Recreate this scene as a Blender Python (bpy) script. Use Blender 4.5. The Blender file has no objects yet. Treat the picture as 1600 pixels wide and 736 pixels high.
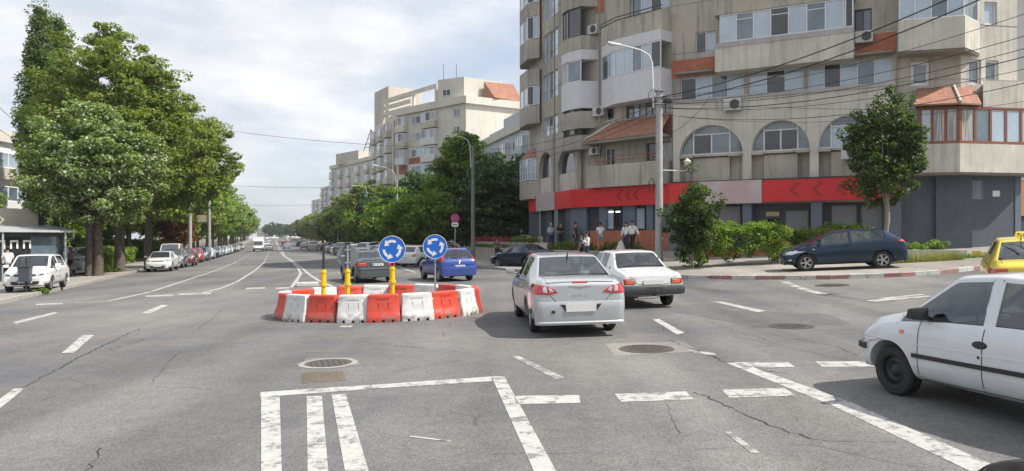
import bpy, bmesh, math, random
import numpy as np
from mathutils import Vector, Matrix, geometry
from mathutils.bvhtree import BVHTree
R = math.radians
scene = bpy.context.scene
COL = scene.collection
# ------------------------------------------------------------------ camera
F = 1155.0; HZ = 370.0; CAMZ = 1.85
cam = bpy.data.cameras.new("camera"); camo = bpy.data.objects.new("camera", cam); COL.objects.link(camo)
cam.sensor_width = 36.0; cam.lens = 36.0 * F / 1600; cam.shift_y = 2.0 / 1600
cam.clip_start = 0.1; cam.clip_end = 6000
camo.location = (0, 0, CAMZ); camo.rotation_euler = (R(90), 0, 0)
scene.camera = camo
# ------------------------------------------------------------------ sun and sky
SUN_EL = R(50); SUN_AZ = R(105)        # azimuth clockwise from +Y: to the right, a little behind the camera
world = bpy.data.worlds.new("World"); scene.world = world; world.use_nodes = True
nt = world.node_tree; nt.nodes.clear()
N = nt.nodes.new; L = nt.links.new
wo = N("ShaderNodeOutputWorld"); bg = N("ShaderNodeBackground"); sky = N("ShaderNodeTexSky")
sky.sky_type = 'NISHITA'; sky.sun_disc = False; sky.sun_elevation = SUN_EL; sky.sun_rotation = SUN_AZ
sky.air_density = 1.0; sky.dust_density = 1.5; sky.ozone_density = 1.0
tc = N("ShaderNodeTexCoord"); sep = N("ShaderNodeSeparateXYZ"); L(tc.outputs["Generated"], sep.inputs[0])
# project the direction onto a cloud layer plane
mx = N("ShaderNodeMath"); mx.operation = 'MAXIMUM'; mx.inputs[1].default_value = 0.0; L(sep.outputs[2], mx.inputs[0])
ad = N("ShaderNodeMath"); ad.operation = 'ADD'; ad.inputs[1].default_value = 0.18; L(mx.outputs[0], ad.inputs[0])
dv = N("ShaderNodeVectorMath"); dv.operation = 'DIVIDE'; cb = N("ShaderNodeCombineXYZ")
for i in range(3): L(ad.outputs[0], cb.inputs[i])
L(tc.outputs["Generated"], dv.inputs[0]); L(cb.outputs[0], dv.inputs[1])
n1 = N("ShaderNodeTexNoise"); n1.inputs["Scale"].default_value = 1.15; n1.inputs["Detail"].default_value = 9; n1.inputs["Roughness"].default_value = 0.55; n1.inputs["Distortion"].default_value = 0.3
n2 = N("ShaderNodeTexNoise"); n2.inputs["Scale"].default_value = 2.2; n2.inputs["Detail"].default_value = 8; n2.inputs["Roughness"].default_value = 0.6
L(dv.outputs[0], n1.inputs["Vector"]); L(dv.outputs[0], n2.inputs["Vector"])
cr = N("ShaderNodeValToRGB"); cr.color_ramp.elements[0].position = 0.30; cr.color_ramp.elements[1].position = 0.56; L(n1.outputs["Fac"], cr.inputs[0])
cr2 = N("ShaderNodeValToRGB"); cr2.color_ramp.elements[0].position = 0.36; cr2.color_ramp.elements[0].color = (4.4, 4.6, 5.05, 1)
cr2.color_ramp.elements[1].position = 0.68; cr2.color_ramp.elements[1].color = (6.3, 6.4, 6.55, 1); L(n2.outputs["Fac"], cr2.inputs[0])
mix = N("ShaderNodeMixRGB"); L(cr.outputs[0], mix.inputs[0]); L(cr2.outputs[0], mix.inputs[2])
# thin high veil lifts the blue everywhere
veil = N("ShaderNodeMixRGB"); veil.inputs[0].default_value = 0.42; veil.inputs[2].default_value = (4.6, 4.9, 5.5, 1)
L(sky.outputs[0], veil.inputs[1]); L(veil.outputs[0], mix.inputs[1])
L(mix.outputs[0], bg.inputs[0]); bg.inputs[1].default_value = 0.114; L(bg.outputs[0], wo.inputs[0])
sl = bpy.data.lights.new("sun", 'SUN'); sl.energy = 4.0; sl.angle = R(0.6); sl.color = (1.0, 0.955, 0.88)
so = bpy.data.objects.new("sun", sl); COL.objects.link(so)
sdir = Vector((math.sin(SUN_AZ) * math.cos(SUN_EL), math.cos(SUN_AZ) * math.cos(SUN_EL), math.sin(SUN_EL)))
so.rotation_euler = sdir.to_track_quat('Z', 'Y').to_euler()
vs = scene.view_settings; vs.view_transform = 'Standard'; vs.look = 'None'; vs.gamma = 1; vs.use_curve_mapping = False
vs.exposure = 0.60
scene.cycles.use_denoising = True
scene.cycles.max_bounces = 8; scene.cycles.transparent_max_bounces = 12; scene.cycles.glossy_bounces = 4
scene.cycles.transmission_bounces = 6; scene.cycles.diffuse_bounces = 3; scene.cycles.sample_clamp_indirect = 6; scene.cycles.caustics_reflective = False; scene.cycles.caustics_refractive = False

# ------------------------------------------------------------------ terrain height and measuring helpers
def ss(a, b, t):
    t = max(0.0, min(1.0, (t - a) / (b - a))); return t * t * (3 - 2 * t)
def UV(x, y): return x * .951 + y * .309, y * .951 - x * .309
def XY(u, v): return u * .951 - v * .309, u * .309 + v * .951
def gz(x, y):
    u, v = UV(x, y)
    cu = max(-35, min(40, u))
    return .02 * (cu - 6) + .035 * max(0, cu - 13) * (1 - ss(30, 55, v)) - .007 * max(0, min(140, v - 15)) + .006 * max(0, min(300, v - 200))
def gp(px, py, off=0):
    """ground point seen at a measured place of the photograph (used once, to read off plan coordinates)"""
    a = (px - 800) / F; b = (py - HZ) / F; lo = 1.2; Y = 1.2
    while Y < 900:
        if CAMZ - b * Y <= gz(a * Y, Y) + off: break
        lo = Y; Y += .25 + Y * .01
    hi = Y
    for _ in range(26):
        m = (lo + hi) / 2
        if CAMZ - b * m <= gz(a * m, m) + off: hi = m
        else: lo = m
    return a * hi, hi
def at(px, py, Y): return Vector(((px - 800) / F * Y, Y, CAMZ - (py - HZ) / F * Y))

# ------------------------------------------------------------------ object helpers
def tag(o, label=None, cat=None, group=None, kind=None):
    if label: o["label"] = label
    if cat: o["category"] = cat
    if group: o["group"] = group
    if kind: o["kind"] = kind
    return o
def empty(name, loc=(0, 0, 0), rz=0, label=None, cat=None, group=None):
    o = bpy.data.objects.new(name, None); COL.objects.link(o); o.location = loc; o.rotation_euler = (0, 0, rz); o.empty_display_size = .3
    return tag(o, label, cat, group)
def mesh_obj(name, me, parent=None, mats=()):
    o = bpy.data.objects.new(name, me); COL.objects.link(o)
    for m in mats: me.materials.append(m)
    if parent is not None: o.parent = parent
    return o
def copy_tree(o, parent=None):
    c = o.copy(); COL.objects.link(c)
    if parent is not None: c.parent = parent; c.matrix_parent_inverse = o.matrix_parent_inverse.copy()
    for ch in kids.get(o.name, []) or list(o.children): copy_tree(ch, c)
    return c
kids = {}
class MB:
    """collects shapes, builds one mesh object"""
    def __init__(s): s.v = []; s.f = []; s.m = []; s.cur = 0
    def add(s, vs, fs):
        b = len(s.v); s.v += [tuple(v) for v in vs]; s.f += [tuple(b + i for i in f) for f in fs]; s.m += [s.cur] * len(fs); return s
    def box(s, x0, x1, y0, y1, z0, z1):
        return s.add([(x0, y0, z0), (x1, y0, z0), (x1, y1, z0), (x0, y1, z0), (x0, y0, z1), (x1, y0, z1), (x1, y1, z1), (x0, y1, z1)],
                     [(0, 3, 2, 1), (4, 5, 6, 7), (0, 1, 5, 4), (1, 2, 6, 5), (2, 3, 7, 6), (3, 0, 4, 7)])
    def hexa(s, p):      # 8 points, bottom 4 then top 4
        return s.add(p, [(0, 3, 2, 1), (4, 5, 6, 7), (0, 1, 5, 4), (1, 2, 6, 5), (2, 3, 7, 6), (3, 0, 4, 7)])
    def tube(s, pts, rad, n=8, cap=True):
        pts = [Vector(p) for p in pts]; rs = rad if isinstance(rad, (list, tuple)) else [rad] * len(pts)
        vs = []; up0 = None
        for i, p in enumerate(pts):
            d = (pts[min(i + 1, len(pts) - 1)] - pts[max(i - 1, 0)]).normalized()
            if up0 is None: up0 = Vector((1, 0, 0)) if abs(d.x) < .8 else Vector((0, 1, 0))
            a = (up0 - d * up0.dot(d)).normalized(); up0 = a; b = d.cross(a)
            for k in range(n):
                t = 2 * math.pi * k / n; vs.append(p + (a * math.cos(t) + b * math.sin(t)) * rs[i])
        fs = [(i * n + k, i * n + (k + 1) % n, (i + 1) * n + (k + 1) % n, (i + 1) * n + k) for i in range(len(pts) - 1) for k in range(n)]
        if cap: fs += [tuple(range(n))[::-1], tuple((len(pts) - 1) * n + k for k in range(n))]
        return s.add(vs, fs)
    def lathe(s, prof, n=16, c=(0, 0, 0), axis='z', cap=True):
        vs = []
        for (r, h) in prof:
            for k in range(n):
                t = 2 * math.pi * k / n; a, b = r * math.cos(t), r * math.sin(t)
                p = (a, b, h) if axis == 'z' else ((a, h, b) if axis == 'y' else (h, a, b))
                vs.append((c[0] + p[0], c[1] + p[1], c[2] + p[2]))
        m = len(prof)
        fs = [(i * n + k, i * n + (k + 1) % n, (i + 1) * n + (k + 1) % n, (i + 1) * n + k) for i in range(m - 1) for k in range(n)]
        if cap: fs += [tuple(range(n))[::-1], tuple((m - 1) * n + k for k in range(n))]
        return s.add(vs, fs)
    def prism(s, poly, d, origin=(0, 0, 0), A=(1, 0, 0), B=(0, 1, 0)):
        """polygon in plane (A,B) at origin, extruded by vector d"""
        o = Vector(origin); A = Vector(A); B = Vector(B); d = Vector(d); n = len(poly)
        p = [o + A * a + B * b for a, b in poly]
        return s.add(p + [q + d for q in p], [tuple(range(n))[::-1], tuple(range(n, 2 * n))] + [(i, (i + 1) % n, n + (i + 1) % n, n + i) for i in range(n)])
    def ball(s, c, r, n=8, m=6, sc=(1, 1, 1)):
        prof = [(max(1e-3, math.sin(math.pi * i / m)) * r, -math.cos(math.pi * i / m) * r) for i in range(m + 1)]
        b = len(s.v); s.lathe(prof, n, (0, 0, 0))
        for i in range(b, len(s.v)): x, y, z = s.v[i]; s.v[i] = (c[0] + x * sc[0], c[1] + y * sc[1], c[2] + z * sc[2])
        return s
    def mesh(s, name):
        me = bpy.data.meshes.new(name); me.from_pydata(s.v, [], s.f)
        me.update(); return me
    def build(s, name, mats, parent=None, smooth=False, bevel=0, angle=35):
        me = s.mesh(name)
        mats = mats if isinstance(mats, (list, tuple)) else [mats]
        for m in mats: me.materials.append(m)
        if any(s.m): me.polygons.foreach_set("material_index", s.m)
        bm = bmesh.new(); bm.from_mesh(me)
        if bevel:
            bmesh.ops.remove_doubles(bm, verts=bm.verts, dist=1e-5)
            es = [e for e in bm.edges if len(e.link_faces) == 2 and e.calc_face_angle(0) > R(25)]
            bmesh.ops.bevel(bm, geom=es, offset=bevel, segments=2, affect='EDGES', profile=.6)
        bmesh.ops.recalc_face_normals(bm, faces=bm.faces)
        bm.to_mesh(me); bm.free()
        if smooth:
            me.polygons.foreach_set("use_smooth", [True] * len(me.polygons)); me.set_sharp_from_angle(angle=R(angle))
        o = bpy.data.objects.new(name, me); COL.objects.link(o)
        if parent is not None: o.parent = parent
        return o

# ------------------------------------------------------------------ materials
def hexc(r, g, b): return (r, g, b, 1)
MATS = {}
def mat(name, col, rough=.6, metal=0.0, var=0.0, scale=3.0, bump=0.0, bscale=30.0, coat=0.0, spec=.5, streak=0.0, rand=0.0, emis=None, alpha=1.0, col2=None, c2scale=1.0, c2pos=(.45, .65)):
    m = bpy.data.materials.new(name); m.use_nodes = True; t = m.node_tree; P = t.nodes["Principled BSDF"]; n = t.nodes.new; l = t.links.new
    P.inputs["Roughness"].default_value = rough; P.inputs["Metallic"].default_value = metal; P.inputs["Coat Weight"].default_value = coat
    P.inputs["Coat Roughness"].default_value = .06; P.inputs["Specular IOR Level"].default_value = spec
    base = n("ShaderNodeRGB"); base.outputs[0].default_value = (*col, 1); out = base.outputs[0]
    tcn = n("ShaderNodeTexCoord"); V = tcn.outputs["Object"]
    if col2:
        nz = n("ShaderNodeTexNoise"); nz.inputs["Scale"].default_value = c2scale; nz.inputs["Detail"].default_value = 5; l(V, nz.inputs["Vector"])
        rp = n("ShaderNodeValToRGB"); rp.color_ramp.elements[0].position = c2pos[0]; rp.color_ramp.elements[1].position = c2pos[1]; l(nz.outputs["Fac"], rp.inputs[0])
        mx = n("ShaderNodeMixRGB"); l(rp.outputs[0], mx.inputs[0]); l(out, mx.inputs[1]); mx.inputs[2].default_value = (*col2, 1); out = mx.outputs[0]
    if var:
        nz = n("ShaderNodeTexNoise"); nz.inputs["Scale"].default_value = scale; nz.inputs["Detail"].default_value = 6; nz.inputs["Roughness"].default_value = .6; l(V, nz.inputs["Vector"])
        mr = n("ShaderNodeMapRange"); mr.inputs[1].default_value = .25; mr.inputs[2].default_value = .75; mr.inputs[3].default_value = 1 - var; mr.inputs[4].default_value = 1 + var; l(nz.outputs["Fac"], mr.inputs[0])
        mm = n("ShaderNodeVectorMath"); mm.operation = 'SCALE'; l(out, mm.inputs[0]); l(mr.outputs[0], mm.inputs["Scale"]); out = mm.outputs[0]
    if streak:
        mp = n("ShaderNodeMapping"); mp.inputs["Scale"].default_value = (2.2, 2.2, .16); l(V, mp.inputs[0])
        nz = n("ShaderNodeTexNoise"); nz.inputs["Scale"].default_value = 1.6; nz.inputs["Detail"].default_value = 7; nz.inputs["Roughness"].default_value = .65; l(mp.outputs[0], nz.inputs["Vector"])
        mr = n("ShaderNodeMapRange"); mr.inputs[1].default_value = .5; mr.inputs[2].default_value = .75; mr.inputs[3].default_value = 1; mr.inputs[4].default_value = 1 - streak; l(nz.outputs["Fac"], mr.inputs[0])
        mm = n("ShaderNodeVectorMath"); mm.operation = 'SCALE'; l(out, mm.inputs[0]); l(mr.outputs[0], mm.inputs["Scale"]); out = mm.outputs[0]
    if rand:
        oi = n("ShaderNodeNewGeometry"); mr = n("ShaderNodeMapRange"); mr.inputs[3].default_value = 1 - rand; mr.inputs[4].default_value = 1 + rand; l(oi.outputs["Random Per Island"], mr.inputs[0])
        mm = n("ShaderNodeVectorMath"); mm.operation = 'SCALE'; l(out, mm.inputs[0]); l(mr.outputs[0], mm.inputs["Scale"]); out = mm.outputs[0]
    l(out, P.inputs["Base Color"])
    if emis: P.inputs["Emission Color"].default_value = (*emis[0], 1); P.inputs["Emission Strength"].default_value = emis[1]
    if bump:
        nz = n("ShaderNodeTexNoise"); nz.inputs["Scale"].default_value = bscale; nz.inputs["Detail"].default_value = 4; l(V, nz.inputs["Vector"])
        bp = n("ShaderNodeBump"); bp.inputs["Strength"].default_value = bump; bp.inputs["Distance"].default_value = .02; l(nz.outputs["Fac"], bp.inputs["Height"]); l(bp.outputs[0], P.inputs["Normal"])
    MATS[name] = m; return m

def glass_mat(name, tint=(.55, .6, .6), dens=.5):
    """car and shop glass: part see-through, part mirror"""
    m = bpy.data.materials.new(name); m.use_nodes = True; t = m.node_tree; t.nodes.clear(); n = t.nodes.new; l = t.links.new
    o = n("ShaderNodeOutputMaterial"); tr = n("ShaderNodeBsdfTransparent"); tr.inputs[0].default_value = (*tint, 1)
    gl = n("ShaderNodeBsdfGlossy"); gl.inputs["Roughness"].default_value = .02; gl.inputs[0].default_value = (.9, .95, 1, 1)
    fr = n("ShaderNodeLayerWeight"); fr.inputs[0].default_value = dens
    mr = n("ShaderNodeMapRange"); mr.inputs[3].default_value = .06; mr.inputs[4].default_value = .9; l(fr.outputs["Fresnel"], mr.inputs[0])
    mx = n("ShaderNodeMixShader"); l(mr.outputs[0], mx.inputs[0]); l(tr.outputs[0], mx.inputs[1]); l(gl.outputs[0], mx.inputs[2]); l(mx.outputs[0], o.inputs[0])
    MATS[name] = m; return m
# ------------------------------------------------------------------ road surface material
def asphalt(name, c1, c2, patch=True, speck=.24):
    m = bpy.data.materials.new(name); m.use_nodes = True; t = m.node_tree; P = t.nodes["Principled BSDF"]; n = t.nodes.new; l = t.links.new
    P.inputs["Roughness"].default_value = .82; P.inputs["Specular IOR Level"].default_value = .35
    tcn = n("ShaderNodeTexCoord"); V = tcn.outputs["Object"]
    big = n("ShaderNodeTexNoise"); big.inputs["Scale"].default_value = .13; big.inputs["Detail"].default_value = 7; big.inputs["Roughness"].default_value = .6; l(V, big.inputs["Vector"])
    r1 = n("ShaderNodeValToRGB"); r1.color_ramp.elements[0].position = .38; r1.color_ramp.elements[1].position = .62; r1.color_ramp.elements[0].color = (*c1, 1); r1.color_ramp.elements[1].color = (*c2, 1); l(big.outputs["Fac"], r1.inputs[0])
    # wheel tracks along the boulevard
    mp = n("ShaderNodeMapping"); mp.inputs["Rotation"].default_value = (0, 0, -R(18)); mp.inputs["Scale"].default_value = (.75, .035, 1); l(V, mp.inputs[0])
    tk = n("ShaderNodeTexNoise"); tk.inputs["Scale"].default_value = 1.0; tk.inputs["Detail"].default_value = 3; l(mp.outputs[0], tk.inputs["Vector"])
    mr = n("ShaderNodeMapRange"); mr.inputs[1].default_value = .3; mr.inputs[2].default_value = .7; mr.inputs[3].default_value = .78; mr.inputs[4].default_value = 1.16; l(tk.outputs["Fac"], mr.inputs[0])
    s1 = n("ShaderNodeVectorMath"); s1.operation = 'SCALE'; l(r1.outputs[0], s1.inputs[0]); l(mr.outputs[0], s1.inputs["Scale"])
    # grain of the stones
    vo = n("ShaderNodeTexVoronoi"); vo.inputs["Scale"].default_value = 55; l(V, vo.inputs["Vector"])
    g1 = n("ShaderNodeSeparateColor"); l(vo.outputs["Color"], g1.inputs[0])
    mr2 = n("ShaderNodeMapRange"); mr2.inputs[3].default_value = 1 - speck; mr2.inputs[4].default_value = 1 + speck; l(g1.outputs[0], mr2.inputs[0])
    s2 = n("ShaderNodeVectorMath"); s2.operation = 'SCALE'; l(s1.outputs[0], s2.inputs[0]); l(mr2.outputs[0], s2.inputs["Scale"])
    md = n("ShaderNodeTexNoise"); md.inputs["Scale"].default_value = 3.5; md.inputs["Detail"].default_value = 8; md.inputs["Roughness"].default_value = .7; l(V, md.inputs["Vector"])
    mr3 = n("ShaderNodeMapRange"); mr3.inputs[1].default_value = .3; mr3.inputs[2].default_value = .7; mr3.inputs[3].default_value = .88; mr3.inputs[4].default_value = 1.12; l(md.outputs["Fac"], mr3.inputs[0])
    s3 = n("ShaderNodeVectorMath"); s3.operation = 'SCALE'; l(s2.outputs[0], s3.inputs[0]); l(mr3.outputs[0], s3.inputs["Scale"])
    last = s3.outputs[0]
    if patch:   # hairline cracks
        nd = n("ShaderNodeTexNoise"); nd.inputs["Scale"].default_value = 1.2; nd.inputs["Detail"].default_value = 6; l(V, nd.inputs["Vector"])
        mxv = n("ShaderNodeMixRGB"); mxv.inputs[0].default_value = .22; l(V, mxv.inputs[1]); l(nd.outputs["Color"], mxv.inputs[2])
        cv = n("ShaderNodeTexVoronoi"); cv.feature = 'DISTANCE_TO_EDGE'; cv.inputs["Scale"].default_value = .33; l(mxv.outputs[0], cv.inputs["Vector"])
        lt = n("ShaderNodeMapRange"); lt.inputs[1].default_value = 0; lt.inputs[2].default_value = .006; lt.inputs[3].default_value = .62; lt.inputs[4].default_value = 1; l(cv.outputs["Distance"], lt.inputs[0])
        ms = n("ShaderNodeMapRange"); ms.inputs[1].default_value = .5; ms.inputs[2].default_value = .6; ms.inputs[3].default_value = 1; ms.inputs[4].default_value = 0; l(nd.outputs["Fac"], ms.inputs[0])
        mk = n("ShaderNodeMath"); mk.operation = 'MAXIMUM'; l(lt.outputs[0], mk.inputs[0]); l(ms.outputs[0], mk.inputs[1])
        s4 = n("ShaderNodeVectorMath"); s4.operation = 'SCALE'; l(last, s4.inputs[0]); l(mk.outputs[0], s4.inputs["Scale"]); last = s4.outputs[0]
    l(last, P.inputs["Base Color"])
    bp = n("ShaderNodeBump"); bp.inputs["Strength"].default_value = .32; bp.inputs["Distance"].default_value = .008; l(vo.outputs["Distance"], bp.inputs["Height"]); l(bp.outputs[0], P.inputs["Normal"])
    MATS[name] = m; return m
ASPH = asphalt("asphalt", (.112, .111, .115), (.195, .186, .172))
ASPH_NEW = asphalt("asphalt_patch_mat", (.105, .103, .105), (.14, .136, .132), patch=False)
ASPH_BROWN = asphalt("asphalt_brown", (.115, .095, .07), (.15, .125, .095), patch=False)
PAVE = asphalt("pavement_mat", (.26, .235, .205), (.35, .32, .29), patch=True, speck=.15)
CONC_PATCH = asphalt("concrete_patch", (.19, .18, .165), (.25, .235, .21), patch=False, speck=.12)
DIRT = mat("ground_dirt", (.20, .17, .12), .95, var=.35, scale=.6, col2=(.09, .12, .045), c2scale=.15)

def paint_mat(name, col, wear):
    m = bpy.data.materials.new(name); m.use_nodes = True; t = m.node_tree; P = t.nodes["Principled BSDF"]; n = t.nodes.new; l = t.links.new
    P.inputs["Roughness"].default_value = .7
    tcn = n("ShaderNodeTexCoord"); nz = n("ShaderNodeTexNoise"); nz.inputs["Scale"].default_value = 5; nz.inputs["Detail"].default_value = 12; nz.inputs["Roughness"].default_value = .78; l(tcn.outputs["Object"], nz.inputs["Vector"])
    rp = n("ShaderNodeMapRange"); rp.inputs[1].default_value = wear - .05; rp.inputs[2].default_value = wear + .03; rp.inputs[3].default_value = 0; rp.inputs[4].default_value = 1; l(nz.outputs["Fac"], rp.inputs[0])
    n3 = n("ShaderNodeTexNoise"); n3.inputs["Scale"].default_value = 14; n3.inputs["Detail"].default_value = 6; l(tcn.outputs["Object"], n3.inputs["Vector"])
    mr = n("ShaderNodeMapRange"); mr.inputs[1].default_value = .3; mr.inputs[2].default_value = .7; mr.inputs[3].default_value = .85; mr.inputs[4].default_value = 1.08; l(n3.outputs["Fac"], mr.inputs[0])
    mx = n("ShaderNodeMixRGB"); l(rp.outputs[0], mx.inputs[0]); mx.inputs[1].default_value = (*col, 1); mx.inputs[2].default_value = (.19, .185, .175, 1)
    s = n("ShaderNodeVectorMath"); s.operation = 'SCALE'; l(mx.outputs[0], s.inputs[0]); l(mr.outputs[0], s.inputs["Scale"]); l(s.outputs[0], P.inputs["Base Color"])
    MATS[name] = m; return m
PAINT = paint_mat("road_paint", (.46, .45, .425), .55)
PAINT_WORN = paint_mat("road_paint_worn", (.42, .41, .385), .50)
KERB_W = paint_mat("kerb_white", (.50, .49, .46), .60)
KERB_R = paint_mat("kerb_red", (.34, .15, .14), .58)
KERB_G = mat("kerb_grey", (.33, .31, .28), .85, var=.2, scale=4)
CRACK = mat("crack_mat", (.035, .033, .03), .95)

def inside(poly, x, y):
    c = False; n = len(poly)
    for i in range(n):
        x1, y1 = poly[i]; x2, y2 = poly[(i + 1) % n]
        if (y1 > y) != (y2 > y) and x < (x2 - x1) * (y - y1) / (y2 - y1) + x1: c = not c
    return c
def drape(name, poly, off, m, step=3.0, zf=gz, kind='structure', skirt=0):
    """a sheet following the terrain inside a plan polygon"""
    pts = []
    n = len(poly)
    for i in range(n):
        a = Vector(poly[i]); b = Vector(poly[(i + 1) % n]); k = max(1, min(200, int((b - a).length / step)))
        for j in range(k): pts.append(a.lerp(b, j / k))
    nb = len(pts); edges = [(i, (i + 1) % nb) for i in range(nb)]
    P2 = [(p.x, p.y) for p in pts]
    us = [UV(*p) for p in P2]; u0, u1 = min(a for a, b in us), max(a for a, b in us); v0, v1 = min(b for a, b in us), max(b for a, b in us)
    u = u0
    while u < u1:
        v = v0
        while v < v1:
            x, y = XY(u + .013, v + .017)
            if inside(P2, x, y): pts.append(Vector((x, y)))
            v += step if v < 90 else step * 5
        u += step
    r = geometry.delaunay_2d_cdt(pts, edges, [list(range(nb))], 1, 1e-4)
    vs = [(p.x, p.y, zf(p.x, p.y) + off) for p in r[0]]
    me = bpy.data.meshes.new(name); me.from_pydata(vs, [], [list(f) for f in r[2]]); me.materials.append(m)
    bm = bmesh.new(); bm.from_mesh(me)
    bmesh.ops.recalc_face_normals(bm, faces=bm.faces)
    if bm.faces and sum(f.normal.z for f in bm.faces) < 0: bmesh.ops.reverse_faces(bm, faces=bm.faces)
    bm.to_mesh(me); bm.free(); me.polygons.foreach_set("use_smooth", [True] * len(me.polygons))
    o = bpy.data.objects.new(name, me); COL.objects.link(o)
    if kind: o["kind"] = kind
    return o
# base terrain sheet, out to the horizon (in boulevard coordinates)
mb = MB(); us = [-1500, -700, -300, -140, -80, -50, -35, -25, -15, -8, 0, 8, 13, 18, 24, 30, 35, 40, 60, 90, 150, 300, 700, 1500]
vv = [-400, -150, -60, -30, -10, 0, 8, 15, 22, 30, 36, 42, 48, 55, 70, 90, 120, 155, 200, 260, 340, 420, 500, 560, 700, 1000, 1600, 2600]
for v in vv:
    for u in us: x, y = XY(u, v); mb.v.append((x, y, gz(x, y) - .06 - (0.002 * max(0, v - 600))))
for j in range(len(vv) - 1):
    for i in range(len(us) - 1): k = j * len(us) + i; mb.f.append((k, k + 1, k + len(us) + 1, k + len(us))); mb.m.append(0)
g = mb.build("ground", DIRT); g["kind"] = "structure"
# plan lines
KR = [gp(*p) for p in [(741, 417), (800, 424), (905, 431), (1000, 434), (1075, 435.5), (1180, 437), (1300, 436.5), (1410, 432.5), (1470, 428.5), (1512, 424), (1540, 419)]]
KR_far = [XY(12.9, v) for v in (560, 300, 150, 90, 60)]
right_edge = KR_far + KR + [(30, 37), (60, 52)]
left_edge = [XY(-9.4, 560), XY(-9.4, 300), XY(-9.4, 150), XY(-9.4, 90), XY(-9.3, 62), XY(-8.9, 54), XY(-8.8, 45), XY(-8.7, 30), XY(-8.7, 10), XY(-8.7, -30)]
road_poly = left_edge[::-1] + right_edge + [(60, -30), (10, -30)]
drape("road", road_poly, 0, ASPH, 3.0)
drape("pavement_left", left_edge + [XY(-30, -30), XY(-30, 200), XY(-13, 560)], .125, PAVE, 4.0)["kind"] = "structure"
drape("pavement", right_edge + [(60, 60), XY(45, 120), XY(22, 300), XY(18, 560)], .125, PAVE, 3.0)
def kerb(name, path, w, mats, seg=1.0, red=None, out=1):
    """kerb stones along a plan path; each stone a separate block of the one kerb"""
    mb = MB(); acc = 0; k = 0
    for i in range(len(path) - 1):
        a = Vector(path[i]); b = Vector(path[i + 1]); ln = (b - a).length; s = seg if ln < 60 else 6
        n = max(1, round(ln / s)); d = (b - a).normalized(); nn = Vector((-d.y, d.x)) * w * out
        for j in range(n):
            p = a.lerp(b, j / n); q = a.lerp(b, (j + 1) / n) - d * .012
            mb.cur = red(k) if red else 0; k += 1
            vs = []
            for z0 in (-.05, .142):
                for c in (p, q, q + nn, p + nn): vs.append((c.x, c.y, gz(c.x, c.y) + z0))
            mb.hexa(vs)
    o = mb.build(name, mats, bevel=0.012); o["kind"] = "structure"; return o
kerb("kerb_left", left_edge, .16, [KERB_G], 1.0, out=1)
kerb("kerb_right", KR_far + KR[:5], .16, [KERB_G], 1.0, out=1)
kerb("kerb_painted", KR[4:], .16, [KERB_W, KERB_R, KERB_G], .5, red=lambda k: (1 if (k // 2) % 2 else 0) if k < 58 else 2, out=1)
# ------------------------------------------------------------------ painted markings (plan coordinates read off the photograph)
def marking(name, polys, off=.004, m=PAINT):
    mb = MB()
    for poly in polys:
        P2 = [gp(*p) for p in poly]
        # subdivide long quads so they follow the slope
        if len(P2) == 4:
            n = max(1, int(max((Vector(P2[1]) - Vector(P2[0])).length, (Vector(P2[2]) - Vector(P2[3])).length) / 1.0))
            k = max(1, int(max((Vector(P2[3]) - Vector(P2[0])).length, (Vector(P2[2]) - Vector(P2[1])).length) / 1.0))
            b = len(mb.v)
            for j in range(k + 1):
                for i in range(n + 1):
                    p = Vector(P2[0]).lerp(Vector(P2[1]), i / n).lerp(Vector(P2[3]).lerp(Vector(P2[2]), i / n), j / k)
                    mb.v.append((p.x, p.y, gz(p.x, p.y) + off))
            for j in range(k):
                for i in range(n): a = b + j * (n + 1) + i; mb.f.append((a, a + 1, a + n + 2, a + n + 1)); mb.m.append(0)
        else:
            mb.add([(x, y, gz(x, y) + off) for x, y in P2], [tuple(range(len(P2)))])
    me = mb.mesh(name); me.materials.append(m)
    bm = bmesh.new(); bm.from_mesh(me); bmesh.ops.recalc_face_normals(bm, faces=bm.faces)
    for f in bm.faces:
        if f.normal.z < 0: f.normal_flip()
    bm.to_mesh(me); bm.free()
    o = bpy.data.objects.new(name, me); COL.objects.link(o); o["kind"] = "structure"; return o
def strip(uvpts, w, dash=None):
    """ribbon polygons along plan points; dash = (on, off)"""
    out = []; pts = [Vector(p) for p in uvpts]; pos = 0
    for i in range(len(pts) - 1):
        a, b = pts[i], pts[i + 1]; ln = (b - a).length; d = (b - a).normalized(); n = Vector((-d.y, d.x)) * w / 2; s = 0
        while s < ln:
            e = min(ln, s + 1.5 if not dash else s + .5)
            if not dash or (pos % (dash[0] + dash[1])) < dash[0]:
                p, q = a + d * s, a + d * e; out.append([p - n, q - n, q + n, p + n])
            pos += e - s; s = e
    return out
def world_marking(name, quads, off=.004, m=PAINT):
    mb = MB()
    for q in quads: mb.add([(p[0], p[1], gz(p[0], p[1]) + off) for p in q], [(0, 1, 2, 3)])
    me = mb.mesh(name); me.materials.append(m)
    bm = bmesh.new(); bm.from_mesh(me); bmesh.ops.recalc_face_normals(bm, faces=bm.faces)
    for f in bm.faces:
        if f.normal.z < 0: f.normal_flip()
    bm.to_mesh(me); bm.free(); o = bpy.data.objects.new(name, me); COL.objects.link(o); o["kind"] = "structure"; return o
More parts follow.
